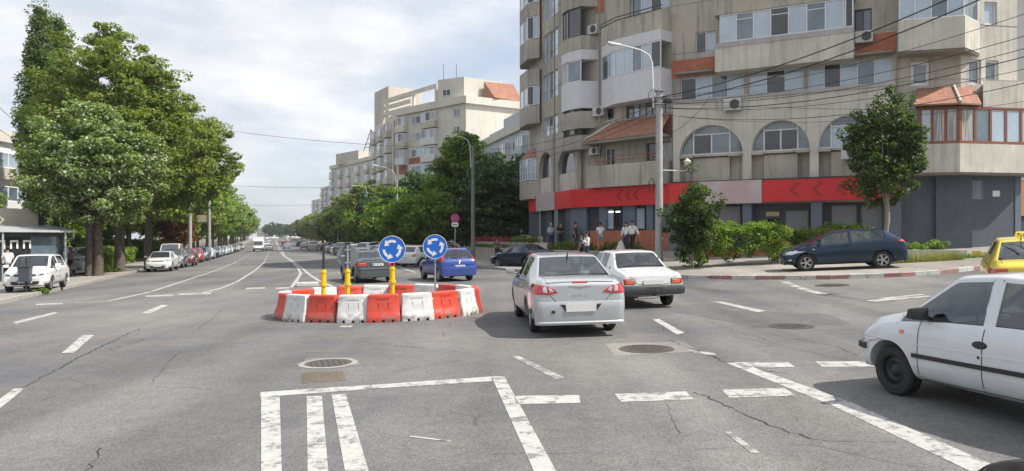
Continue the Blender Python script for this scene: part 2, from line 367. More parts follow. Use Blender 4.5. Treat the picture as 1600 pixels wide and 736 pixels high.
marking("road_marking", [
    [(408, 620), (437, 620), (441, 760), (408, 760)],                                   # box, left bar
    [(407, 613), (600, 600.5), (600, 606.5), (407, 621)], [(600, 600.5), (770, 588.5), (768, 596), (600, 606.5)],
    [(768, 588.5), (788, 588.5), (890, 775), (851, 775)],
    [(479, 619), (503, 619), (515, 760), (481, 760)], [(518, 617), (540, 615), (583, 760), (543, 760)],
    [(803, 619), (905, 617.5), (907, 630), (806, 632)], [(960, 616), (1072, 612), (1084, 624.5), (970, 628.5)], [(1127, 609.5), (1225, 606.5), (1244, 618.5), (1140, 622)],
    [(1135, 567.5), (1158, 567.5), (1330, 629), (1300, 634)], [(1300, 634), (1330, 629), (1640, 766), (1590, 772)],
    [(1146, 566.5), (1232, 566.5), (1242, 574), (1160, 574.5)], [(1273, 565.5), (1360, 564.5), (1372, 573), (1285, 573.5)],
    [(1018, 498.5), (1030, 498.5), (1070, 520.5), (1058, 523)], [(1112, 471), (1128, 471.5), (1197, 486), (1184, 488)],
    [(129, 524), (147, 523.5), (115, 552), (96, 552)], [(22, 607.5), (38, 607.5), (-20, 655), (-45, 655)],
    [(18, 504), (84, 488), (92, 489), (26, 506)], [(222, 489), (252, 476.5), (264, 477), (232, 490.5)],
    [(280, 459), (330, 457.5), (330, 459.5), (280, 461)], [(228, 462), (270, 460.5), (270, 462.5), (228, 464)],
    [(384, 450), (414, 449), (414, 451), (384, 452)], [(430, 449.5), (452, 449), (452, 451), (430, 451.5)],
    [(56, 475), (98, 473.5), (98, 475.5), (56, 477)], [(640, 681), (704, 689), (702, 690.5), (640, 683)],
    [(1218, 440), (1232, 440), (1241, 444), (1226, 444)], [(1231, 445.2), (1244, 445.2), (1253, 448.5), (1238, 448.5)], [(1243, 449.5), (1256, 449.5), (1268, 453), (1252, 453)], [(1256, 454), (1270, 454), (1294, 459), (1276, 459.5)],
    [(1352, 469.5), (1450, 462), (1458, 463.5), (1368, 471.5)], [(1372, 466), (1440, 459.5), (1448, 460.5), (1380, 467.5)],
    [(532, 509.5), (552, 509), (548, 511.5), (530, 511.5)]])
marking("worn_marking", [[(800, 557), (812, 557), (882, 590), (868, 593)], [(1130, 675), (1142, 675), (1188, 708), (1174, 708)], [(1075, 547), (1118, 552), (1118, 556), (1085, 552)]], m=PAINT_WORN)
A_ = [gp(*p) for p in [(117, 473), (165, 471.5), (198, 464.5), (240, 454.5), (285, 440), (330, 425)]] + [XY(-3.6, 60), XY(-3.3, 75)]
B_ = [gp(*p) for p in [(310, 459.5), (345, 450.5), (370, 440.5), (398, 423), (412, 411)]]
world_marking("lane_line", strip(A_, .16) + strip([A_[-1], XY(-3.2, 330)], .16, (4, 5)) + strip(B_, .15) + strip([B_[-1], XY(-.6, 90), XY(-.4, 330)], .16, (3, 4)))
C_ = [gp(*p) for p in [(443, 400), (455, 408), (466, 419), (470, 428), (462, 440), (456, 449)]]
D_ = [gp(*p) for p in [(444.5, 400), (459, 409), (472, 419), (482, 428), (497, 438), (520, 448)]]
world_marking("centre_line", strip([XY(1.6, 400), XY(1.6, 150), C_[0]], .16) + strip([XY(2.0, 400), XY(2.0, 150), D_[0]], .16) + strip(C_, .17) + strip(D_, .17))
world_marking("far_lane_line", strip([gp(545, 408), gp(500, 394), XY(5.2, 330)], .15, (2.5, 3)) + strip([gp(625, 418), gp(650, 426)], .15) + strip([gp(560, 403), XY(9.3, 120), XY(9.2, 250)], .12, (2, 2)), m=PAINT)
# patches, stains and seams
marking("dark_patch", [[(1045, 486), (1110, 484), (1190, 488), (1120, 498)], [(1110, 497), (1290, 489), (1330, 506), (1190, 512)], [(1085, 488), (1180, 484), (1260, 492), (1150, 498)]], .0022, ASPH_NEW)
marking("dark_stain", [[(1255, 458), (1285, 455), (1330, 458), (1290, 462)], [(1245, 464), (1300, 459), (1345, 467), (1290, 470)], [(1330, 470), (1365, 466), (1400, 470), (1350, 476)], [(1350, 492), (1375, 489), (1385, 492), (1356, 500)]], .0026, ASPH_NEW)
marking("brown_patch", [[(471, 582), (536, 580), (541, 594), (471, 600)]], .0024, ASPH_BROWN)
marking("concrete_surround", [[(478, 560), (548, 558), (566, 570), (466, 575)], [(945, 537), (1070, 534), (1092, 550), (960, 556)]], .0028, CONC_PATCH)
marking("seam", [[(470, 550), (522, 548.5), (522, 549.2), (470, 551)]], .003, CONC_PATCH)
CONC_L = mat("cover_ring", (.30, .285, .26), .85, var=.2, scale=8)
IRON = mat("cast_iron", (.13, .12, .11), .55, .6, var=.3, scale=20, bump=.5, bscale=60)
def manhole(px, py, rad, label, dark=False):
    x, y = gp(px, py); e = empty("manhole_cover", (x, y, gz(x, y)), 0, label, "manhole cover")
    # tilt with the road
    n = Vector((-(gz(x + 1, y) - gz(x - 1, y)) / 2, -(gz(x, y + 1) - gz(x, y - 1)) / 2, 1)).normalized(); e.rotation_euler = n.to_track_quat('Z', 'Y').to_euler()
    MB().lathe([(rad, .004), (rad + .09, .004), (rad + .09, .007), (rad, .009)], 40, cap=False).build("cover_ring", CONC_L if not dark else IRON, e, True)
    mb = MB().lathe([(rad * .99, .003), (rad * .99, .006), (rad * .93, .006)], 40)
    for i in range(-3, 4):
        for j in range(-3, 4):
            if i * i + j * j < 11: mb.box(i * rad * .24 - rad * .06, i * rad * .24 + rad * .06, j * rad * .24 - rad * .06, j * rad * .24 + rad * .06, .005, .012)
    mb.build("lid", IRON, e)
manhole(513, 568, .36, "round iron manhole cover in a pale concrete square beside the white painted box")
manhole(1010, 545.5, .36, "rough iron manhole cover in a square patch right behind the silver saloon", True)
manhole(1236, 510, .34, "sunken manhole cover in the dark road patch left of the white hatchback", True)
manhole(1300, 446, .42, "far manhole cover just in front of the red and white kerb", True)
def crack(pts, w=.03):
    rnd = random.Random(int(pts[0][0]))
    P = [Vector(gp(*p)) for p in pts]; Q = []
    for i in range(len(P) - 1):
        n = max(2, int((P[i + 1] - P[i]).length / .12))
        for j in range(n): Q.append(P[i].lerp(P[i + 1], j / n) + Vector((rnd.gauss(0, .02), rnd.gauss(0, .02))))
    Q.append(P[-1]); qs = []
    for i in range(len(Q) - 1):
        d = (Q[i + 1] - Q[i]).normalized(); n = Vector((-d.y, d.x)); a = w * rnd.uniform(.1, .75) / 2
        qs.append([Q[i] - n * a, Q[i + 1] - n * a, Q[i + 1] + n * a, Q[i] + n * a])
    return qs
qs = []
for pts, w in [([(38, 606), (120, 560), (222, 512)], .05), ([(285, 546), (270, 560), (235, 600)], .015), ([(134, 736), (158, 700)], .03), ([(1085, 612), (1180, 655), (1265, 686)], .035), ([(1045, 532), (1100, 551), (1135, 566)], .05),
               ([(1265, 686), (1330, 690), (1400, 690)], .012), ([(1190, 520), (1300, 540), (1340, 556)], .02), ([(1040, 628), (1060, 680)], .008), ([(300, 520), (330, 500), (350, 480)], .02), ([(1160, 574), (1230, 584)], .03), ([(1100, 500), (1220, 540)], .015),
               ([(700, 640), (760, 660)], .006)]:
    qs += crack(pts, w)
world_marking("road_crack", qs, .0035, CRACK)
# low concrete nose of the traffic island behind the barriers
x, y = gp(480, 447); 
e = empty("island_stub", (x, y, gz(x, y)), R(18), "small white concrete block on the road at the fork of the double white line", "kerb block")
MB().box(-.45, .45, -.35, .35, 0, .16).build("block", KERB_W, e, bevel=.03)
# ------------------------------------------------------------------ cars
def paint(name, col, metal=.0, rough=.35):
    dk = max(col) < .15
    m = mat("car_paint_" + name, col, rough, metal, coat=.55 if dk else 1.0, var=.03, scale=1.5, spec=.1 if dk else .3)
    t = m.node_tree; P = t.nodes["Principled BSDF"]; n = t.nodes.new; l = t.links.new
    src = P.inputs["Base Color"].links[0].from_socket
    # road dust, more of it low down on the body, and a dark lining on the inside of the shell
    tcn = n("ShaderNodeTexCoord"); sp = n("ShaderNodeSeparateXYZ"); l(tcn.outputs["Object"], sp.inputs[0])
    nz = n("ShaderNodeTexNoise"); nz.inputs["Scale"].default_value = 4; nz.inputs["Detail"].default_value = 8; l(tcn.outputs["Object"], nz.inputs["Vector"])
    mr = n("ShaderNodeMapRange"); mr.inputs[1].default_value = .15; mr.inputs[2].default_value = .75; mr.inputs[3].default_value = .12 if dk else .42; mr.inputs[4].default_value = .0; l(sp.outputs[2], mr.inputs[0])
    mu = n("ShaderNodeMath"); mu.operation = 'MULTIPLY'; l(mr.outputs[0], mu.inputs[0]); l(nz.outputs["Fac"], mu.inputs[1])
    mx = n("ShaderNodeMixRGB"); l(mu.outputs[0], mx.inputs[0]); l(src, mx.inputs[1]); mx.inputs[2].default_value = (.22, .20, .17, 1)
    ge = n("ShaderNodeNewGeometry"); mx2 = n("ShaderNodeMixRGB"); l(ge.outputs["Backfacing"], mx2.inputs[0]); l(mx.outputs[0], mx2.inputs[1]); mx2.inputs[2].default_value = (.16, .155, .15, 1)
    l(mx2.outputs[0], P.inputs["Base Color"])
    rr = n("ShaderNodeMapRange"); rr.inputs[3].default_value = rough; rr.inputs[4].default_value = rough + .5; l(mu.outputs[0], rr.inputs[0]); l(rr.outputs[0], P.inputs["Roughness"])
    return m
PT = dict(silver=paint("silver", (.45, .465, .48), .35, .38), white=paint("white", (.74, .74, .73)), creamwhite=paint("worn_white", (.66, .68, .70), 0, .42), navy=paint("navy", (.012, .028, .055), .3, .3),
          blue=paint("blue", (.008, .045, .26)), gunmetal=paint("gunmetal", (.10, .115, .125), .4), darkblue=paint("dark_blue", (.02, .03, .06), .3), yellow=paint("yellow", (.72, .55, .05)), red=paint("red", (.42, .02, .02)),
          maroon=paint("maroon", (.16, .02, .025), .2), grey=paint("grey", (.25, .26, .27), .4), lightblue=paint("light_blue", (.20, .30, .45), .3), black=paint("black", (.015, .015, .017)), beige=paint("beige", (.45, .42, .36), .2), steel=paint("steel_blue", (.16, .22, .33), .4))
CGLASS = glass_mat("car_glass", (.86, .90, .89), .40)
DGLASS = mat("dark_car_glass", (.035, .045, .055), .05, 0, coat=.6, spec=.8)
TRIM = mat("black_trim", (.02, .02, .021), .5)
PLASTIC = mat("bumper_plastic", (.045, .048, .05), .6, var=.15, scale=5)
WELL = mat("wheel_well", (.012, .012, .012), .95)
RUBBER = mat("tyre_rubber", (.028, .027, .026), .85, var=.2, scale=20)
ALLOY = mat("alloy", (.48, .48, .48), .35, .75)
STEELRIM = mat("steel_rim", (.025, .025, .025), .6)
HUBCAP = mat("hub_cap", (.38, .39, .40), .45, .3)
REDL = mat("red_lens", (.50, .015, .015), .12, coat=1.0)
ORANGEL = mat("orange_lens", (.75, .16, .03), .15, coat=1.0)
CLEARL = mat("clear_lens", (.55, .56, .58), .1, .35, coat=1.0)
CHROME = mat("chrome", (.7, .7, .7), .15, 1.0)
PLATE = mat("number_plate", (.62, .62, .60), .5)
PLATEBLUE = mat("plate_band", (.03, .08, .35), .5)
LETTER = mat("plate_letters", (.04, .04, .04), .6)
SEAT = mat("seat_fabric", (.10, .10, .105), .9)
SEATL = mat("pale_seat", (.34, .33, .31), .9)
INNER = mat("car_inner", (.05, .05, .05), .9)
ROOFSIGN = mat("taxi_sign_yellow", (.80, .66, .10), .4)

# stations: x, top z, top half width, belt z, half width, underside z, kind of the stretch that follows
CARS = {
 'sedan': dict(L=4.85, st=[(-2.43, .93, .62, .80, .74, .36, 'b'), (-2.40, 1.00, .70, .88, .84, .28, 'b'), (-2.22, 1.075, .73, .97, .895, .22, 'b'), (-1.80, 1.09, .74, 1.00, .915, .20, 'bl'), (-1.00, 1.445, .60, 1.01, .92, .19, 'c'), (-.86, 1.47, .60, 1.01, .92, .19, 'g'),
      (-.07, 1.50, .61, .99, .925, .19, 'p'), (-.01, 1.50, .61, .985, .925, .19, 'g'), (.60, 1.455, .60, .965, .92, .19, 'ws'), (1.38, 1.03, .71, .94, .90, .19, 'b'), (1.95, .93, .71, .85, .88, .20, 'b'), (2.28, .80, .66, .72, .83, .24, 'b'), (2.42, .62, .55, .56, .68, .30, 'b')], wb=(-1.43, 1.40), R=.325, tw=.775),
 'oldsaloon': dict(L=4.30, st=[(-2.12, .80, .66, .76, .74, .42, 'b'), (-2.10, .86, .70, .80, .80, .34, 'b'), (-1.98, .905, .71, .83, .815, .28, 'b'), (-1.22, 1.00, .70, .91, .82, .24, 'bl'), (-.72, 1.385, .565, .93, .82, .22, 'c'), (-.52, 1.41, .57, .93, .82, .22, 'g'),
      (.02, 1.43, .575, .93, .82, .22, 'p'), (.07, 1.43, .575, .93, .82, .22, 'g'), (.55, 1.40, .57, .92, .82, .22, 'ws'), (1.05, 1.0, .67, .90, .815, .22, 'b'), (1.7, .92, .68, .84, .81, .24, 'b'), (2.05, .84, .68, .78, .80, .28, 'b'), (2.12, .74, .64, .68, .76, .34, 'b')], wb=(-1.28, 1.16), R=.29, tw=.70),
 'hatch': dict(L=3.85, st=[(-1.90, .74, .60, .66, .72, .34, 'b'), (-1.87, .86, .68, .78, .79, .27, 'b'), (-1.80, .965, .70, .90, .825, .22, 'bl'), (-1.42, 1.36, .565, .95, .83, .20, 'c'), (-1.24, 1.41, .575, .95, .835, .20, 'g'),
      (-.10, 1.445, .59, .925, .84, .20, 'p'), (-.04, 1.445, .59, .92, .84, .20, 'g'), (.44, 1.41, .58, .90, .84, .20, 'ws'), (1.06, .97, .66, .86, .825, .20, 'b'), (1.55, .88, .66, .78, .81, .20, 'b'), (1.77, .76, .60, .66, .76, .25, 'b'), (1.85, .58, .5, .52, .64, .30, 'b')], wb=(-1.22, 1.22), R=.285, tw=.70, seal=.03),
 'astra': dict(L=4.37, st=[(-2.17, .80, .58, .74, .72, .36, 'b'), (-2.14, .92, .68, .86, .83, .28, 'b'), (-2.02, 1.06, .70, .99, .885, .22, 'b'), (-1.93, 1.12, .69, 1.03, .895, .21, 'bl'), (-1.52, 1.385, .57, 1.06, .90, .20, 'c'), (-1.40, 1.415, .58, 1.06, .90, .20, 'g'),
      (-.24, 1.48, .60, 1.0, .90, .20, 'p'), (-.18, 1.48, .60, .995, .90, .20, 'g'), (.40, 1.42, .59, .96, .90, .20, 'ws'), (1.25, 1.00, .68, .90, .885, .20, 'b'), (1.75, .89, .66, .80, .86, .21, 'b'), (2.05, .76, .58, .68, .79, .25, 'b'), (2.18, .60, .46, .54, .62, .30, 'b')], wb=(-1.30, 1.36), R=.32, tw=.765, bp=1),
 'coupe': dict(L=4.49, st=[(-2.24, .90, .60, .78, .72, .36, 'b'), (-2.21, .97, .67, .87, .81, .28, 'b'), (-2.05, 1.02, .70, .94, .86, .22, 'b'), (-1.60, 1.03, .70, .95, .875, .20, 'bl'), (-.92, 1.335, .55, .96, .88, .19, 'c'), (-.76, 1.36, .56, .96, .88, .19, 'g'),
      (-.03, 1.385, .565, .94, .88, .19, 'p'), (.03, 1.385, .565, .94, .88, .19, 'g'), (.50, 1.35, .56, .92, .88, .19, 'ws'), (1.20, .97, .68, .88, .87, .19, 'b'), (1.8, .88, .68, .80, .85, .20, 'b'), (2.12, .75, .62, .68, .79, .24, 'b'), (2.23, .6, .5, .54, .66, .30, 'b')], wb=(-1.36, 1.36), R=.315, tw=.745, bp=1),
 'suv': dict(L=4.5, st=[(-2.22, .90, .66, .82, .80, .42, 'b'), (-2.18, 1.02, .72, .95, .87, .34, 'b'), (-2.12, 1.14, .73, 1.07, .90, .29, 'bl'), (-1.75, 1.58, .62, 1.10, .905, .27, 'c'), (-1.55, 1.63, .63, 1.10, .91, .26, 'g'),
      (-.27, 1.67, .64, 1.07, .915, .26, 'p'), (-.20, 1.67, .64, 1.07, .915, .26, 'g'), (.35, 1.62, .63, 1.05, .91, .26, 'ws'), (1.15, 1.16, .72, 1.04, .90, .26, 'b'), (1.75, 1.07, .72, .96, .89, .26, 'b'), (2.10, .94, .66, .84, .84, .30, 'b'), (2.22, .74, .56, .66, .72, .36, 'b')], wb=(-1.32, 1.32), R=.35, tw=.78),
 'van': dict(L=4.9, st=[(-2.42, 1.0, .74, .80, .80, .42, 'b'), (-2.40, 1.15, .78, .98, .88, .34, 'b'), (-2.37, 1.28, .78, 1.12, .91, .29, 'bl'), (-2.22, 1.84, .72, 1.14, .92, .27, 'c'), (-2.0, 1.90, .73, 1.14, .93, .26, 'g'),
      (-.10, 1.93, .74, 1.12, .93, .26, 'p'), (.10, 1.93, .74, 1.12, .93, .26, 'g'), (.70, 1.88, .73, 1.10, .93, .26, 'ws'), (1.62, 1.22, .78, 1.06, .92, .26, 'b'), (2.1, 1.06, .74, .94, .90, .27, 'b'), (2.36, .88, .66, .78, .84, .30, 'b'), (2.44, .7, .56, .6, .74, .36, 'b')], wb=(-1.5, 1.5), R=.34, tw=.80),
}
def support(st):
    """extra stations close to the ends of every glazed stretch, so that smoothing keeps the openings where they are"""
    out = []
    for i, s in enumerate(st):
        out.append(s)
        if s[6] in ('g', 'ws', 'bl') and i + 1 < len(st):
            q = st[i + 1]; ln = q[0] - s[0]
            if ln > .25:
                f = min(.3, .10 / ln)
                for t in (f, 1 - f): out.append(tuple(s[k] + (q[k] - s[k]) * t for k in range(6)) + (s[6],))
    return out
def body_cage(sp):
    bm = bmesh.new(); rings = []; st = support(sp['st'])
    for (x, zt, wt, be, w, zb, k) in st:
        p5 = (w * .93, be + .005); p6 = (wt + .03, zt - .03)
        if be + .02 > zt - .03: p5 = (w * .93, min(be, zt - .035))
        L = lambda a, b, t: (a[0] + (b[0] - a[0]) * t, a[1] + (b[1] - a[1]) * t)
        h = [(0, zb), (.72 * w, zb), (.965 * w, zb + .07), (w, zb + (be - zb) * .48), (.985 * w, be - .09), p5, L(p5, p6, .14), L(p5, p6, .88), p6, ((wt + .03) * .94, zt + .004), ((wt + .03) * .80, zt + .014), (0, zt + .03)]
        ring = [bm.verts.new((x, y, z)) for (y, z) in h] + [bm.verts.new((x, -y, z)) for (y, z) in h[-2:0:-1]]
        rings.append(ring)
    n = 22
    for i in range(len(rings) - 1):
        kind = st[i][6]
        for j in range(n):
            f = bm.faces.new((rings[i][j], rings[i][(j + 1) % n], rings[i + 1][(j + 1) % n], rings[i + 1][j]))
            row = j if j < 11 else 21 - j
            gl = 0
            if kind in ('ws', 'bl') and row in (9, 10): gl = 1
            if kind in ('g', 'ws') and row in (5, 6, 7): gl = 1
            f.material_index = 1 if gl else (2 if row <= 0 else (4 if kind == 'p' and row in (5, 6, 7) and sp.get('bp') else 0))
    for ring in (rings[0], rings[-1]):
        for j in range(11):
            u = []
            for v in (ring[j], ring[j + 1], ring[(22 - j - 1) % 22], ring[(22 - j) % 22]):
                if v not in u: u.append(v)
            if len(u) > 2: bm.faces.new(u)
    bmesh.ops.recalc_face_normals(bm, faces=bm.faces)
    me = bpy.data.meshes.new("cage"); bm.to_mesh(me); bm.free(); return me
def evaluated(me, mods):
    o = bpy.data.objects.new("tmp", me); COL.objects.link(o)
    for t, kw in mods:
        md = o.modifiers.new("m", t)
        for k, v in kw.items(): setattr(md, k, v)
    dg = bpy.context.evaluated_depsgraph_get(); dg.update()
    r = bpy.data.meshes.new_from_object(o.evaluated_get(dg), depsgraph=dg)
    bpy.data.objects.remove(o); return r
def wheel_meshes(Rr, w, style):
    t = MB(); t.lathe([(Rr * .62, -w / 2 + .02), (Rr * .68, -w / 2), (Rr - .02, -w / 2 + .004), (Rr, -w / 2 + .03), (Rr, w / 2 - .03), (Rr - .02, w / 2 - .004), (Rr * .68, w / 2), (Rr * .62, w / 2 - .02)], 32, axis='y', cap=False)
    r = MB(); rr = Rr * .64
    r.lathe([(rr, -w / 2 + .02), (rr, w / 2 - .012), (rr * .94, w / 2 - .015), (rr * .92, w / 2 - .05), (rr * .9, -w / 2 + .03)], 32, axis='y', cap=False)
    hub = MB(); hub.lathe([(rr * .9, w / 2 - .075), (.01, w / 2 - .08)], 24, axis='y', cap=False)
    if style == 'alloy5' or style == 'alloy10':
        n = 5 if style == 'alloy5' else 10
        for k in range(n):
            a0 = 2 * math.pi * k / n
            for s in ((-.11, .11) if n == 5 else (0,)):
                a = a0 + s; c, sn = math.cos(a), math.sin(a); hw = rr * (.075 if n == 5 else .07)
                p = []
                for (rad, wd, y1) in ((rr * .12, hw, w / 2 - .03), (rr * .95, hw * .8, w / 2 - .016)):
                    for (o_, yy) in ((-wd, y1 - .02), (wd, y1 - .02), (wd, y1), (-wd, y1)): p.append((rad * c - o_ * sn, yy, rad * sn + o_ * c))
                r.add(p, [(0, 1, 2, 3), (4, 7, 6, 5), (0, 4, 5, 1), (1, 5, 6, 2), (2, 6, 7, 3), (3, 7, 4, 0)])
        r.lathe([(rr * .22, w / 2 - .05), (rr * .2, w / 2 - .02), (.004, w / 2 - .016)], 16, axis='y')
    elif style == 'cap':
        r.lathe([(rr * .96, w / 2 - .02), (rr * .8, w / 2 - .008), (rr * .45, w / 2 - .022), (rr * .3, w / 2 - .008), (.004, w / 2 - .004)], 32, axis='y')
        for k in range(7):
            a = 2 * math.pi * k / 7; c, sn = math.cos(a), math.sin(a); r.box(0, 0, 0, 0, 0, 0)
    else:   # steel
        r.lathe([(rr * .96, w / 2 - .06), (rr * .75, w / 2 - .05), (rr * .62, w / 2 - .035), (rr * .45, w / 2 - .06), (rr * .3, w / 2 - .035), (rr * .18, w / 2 - .02), (.004, w / 2 - .018)], 32, axis='y')
    return t, r, hub
WHEELS = {}
def get_wheel(Rr, style):
    key = (Rr, style)
    if key not in WHEELS:
        t, r, h = wheel_meshes(Rr, .19, style); rm = {'alloy5': ALLOY, 'alloy10': ALLOY, 'cap': HUBCAP, 'steel': STEELRIM}[style]
        ot = t.build("wheel", RUBBER, smooth=True); orr = r.build("rim", rm, smooth=True); oh = h.build("brake_disc", WELL)
        WHEELS[key] = (ot.data, orr.data, oh.data)
        for o in (ot, orr, oh): bpy.data.objects.remove(o)
    return WHEELS[key]
def cast(bvh, p, d):
    h = bvh.ray_cast(Vector(p), Vector(d)); return (h[0], h[1]) if h[0] is not None else (None, None)
AX = {'rear': (Vector((-5, 0, 0)), Vector((0, 1, 0)), Vector((0, 0, 1)), Vector((1, 0, 0))), 'front': (Vector((5, 0, 0)), Vector((0, 1, 0)), Vector((0, 0, 1)), Vector((-1, 0, 0))),
      'left': (Vector((0, 4, 0)), Vector((1, 0, 0)), Vector((0, 0, 1)), Vector((0, -1, 0))), 'right': (Vector((0, -4, 0)), Vector((1, 0, 0)), Vector((0, 0, 1)), Vector((0, 1, 0))), 'top': (Vector((0, 0, 4)), Vector((1, 0, 0)), Vector((0, 1, 0)), Vector((0, 0, -1)))}
def patch(mb, bvh, poly, ax, off=.012, rings=4, dens=.035):
    """star-shaped outline laid onto the body surface as a slightly proud solid lens"""
    O, A, B, D = AX[ax] if isinstance(ax, str) else ax
    pts = []
    for i in range(len(poly)):
        a = Vector(poly[i]); b = Vector(poly[(i + 1) % len(poly)]); n = max(1, int((b - a).length / dens))
        pts += [a.lerp(b, j / n) for j in range(n)]
    c = sum(pts, Vector((0, 0))) / len(pts); n = len(pts); vs = []
    def hit(p, o):
        h, nn = cast(bvh, O + A * p.x + B * p.y, D)
        if h is None: return None
        if nn.dot(D) > 0: nn = -nn
        return h + nn * o
    h0 = hit(c, off)
    if h0 is None: return
    vs.append(h0)
    for r in range(1, rings + 1):
        for p in pts:
            q = c.lerp(p, r / rings); v = hit(q, off * (1 if r < rings else .75)); vs.append(v if v is not None else vs[-1])
    for p in pts:
        v = hit(p, -.01); vs.append(v if v is not None else vs[-1])
    fs = [(0, 1 + k, 1 + (k + 1) % n) for k in range(n)]
    for r in range(rings):
        for k in range(n): a = 1 + r * n + k; b = 1 + r * n + (k + 1) % n; fs.append((a, b, b + n, a + n))
    mb.add(vs, fs)
def ribbon(mb, bvh, line, w, ax, off=.003, dens=.05, thick=0):
    O, A, B, D = AX[ax] if isinstance(ax, str) else ax
    pts = []
    for i in range(len(line) - 1):
        a = Vector(line[i]); b = Vector(line[i + 1]); n = max(1, int((b - a).length / dens)); pts += [a.lerp(b, j / n) for j in range(n)]
    pts.append(Vector(line[-1])); vs = []; ok = []
    for i, p in enumerate(pts):
        d = (pts[min(i + 1, len(pts) - 1)] - pts[max(i - 1, 0)]).normalized(); nn = Vector((-d.y, d.x)) * w / 2; row = []
        for s, o in (((-1, -.004), (-1, off), (1, off), (1, -.004)) if thick else ((-1, off), (1, off))):
            q = p + nn * s; h, hn = cast(bvh, O + A * q.x + B * q.y, D)
            if h is None: row = None; break
            if hn.dot(D) > 0: hn = -hn
            row.append(h + hn * o)
        if row: vs.append(row)
        else: vs.append(None)
    for i in range(len(vs) - 1):
        if vs[i] and vs[i + 1] and (vs[i][0] - vs[i + 1][0]).length < dens * 4:
            k = len(vs[i]); base = len(mb.v); mb.v += [tuple(v) for v in vs[i] + vs[i + 1]]
            for j in range(k - 1): mb.f.append((base + j, base + j + 1, base + k + j + 1, base + k + j)); mb.m.append(mb.cur)
def band(mb, bvh, cx, sgn, rows, amax=75, n=36):
    """bumper: rows of (z, offset) swept round the end of the body. sgn -1 rear, +1 front"""
    vs = []; m = len(rows)
    for i in range(n + 1):
        a = R(-amax + 2 * amax * i / n); d = Vector((sgn * math.cos(a), math.sin(a), 0))
        zr = rows[m // 2][0]; zr = min(max(zr, .45), .7)
        h, nn = cast(bvh, Vector((cx, 0, zr)) + d * 4, -d)
        if h is None: h = Vector((cx, 0, zr)) + d
        rad = (h - Vector((cx, 0, zr))).dot(d)
        kf = min(1, (1 - abs(2 * i / n - 1)) * 5); kf = kf * kf * (3 - 2 * kf)
        for (z, o) in rows: v = Vector((cx, 0, 0)) + d * (rad + (o if o < 0 else o * kf - .012 * (1 - kf))); vs.append((v.x, v.y, z))
    fs = [(i * m + j, i * m + j + 1, (i + 1) * m + j + 1, (i + 1) * m + j) for i in range(n) for j in range(m - 1)]
    fs += [tuple(range(m)), tuple(n * m + j for j in range(m))[::-1]]
    mb.add(vs, fs)
def rbox(mb, cx, cy, cz, sx, sy, sz): mb.box(cx - sx / 2, cx + sx / 2, cy - sy / 2, cy + sy / 2, cz - sz / 2, cz + sz / 2)
GLYPH = {'1': 'b', }
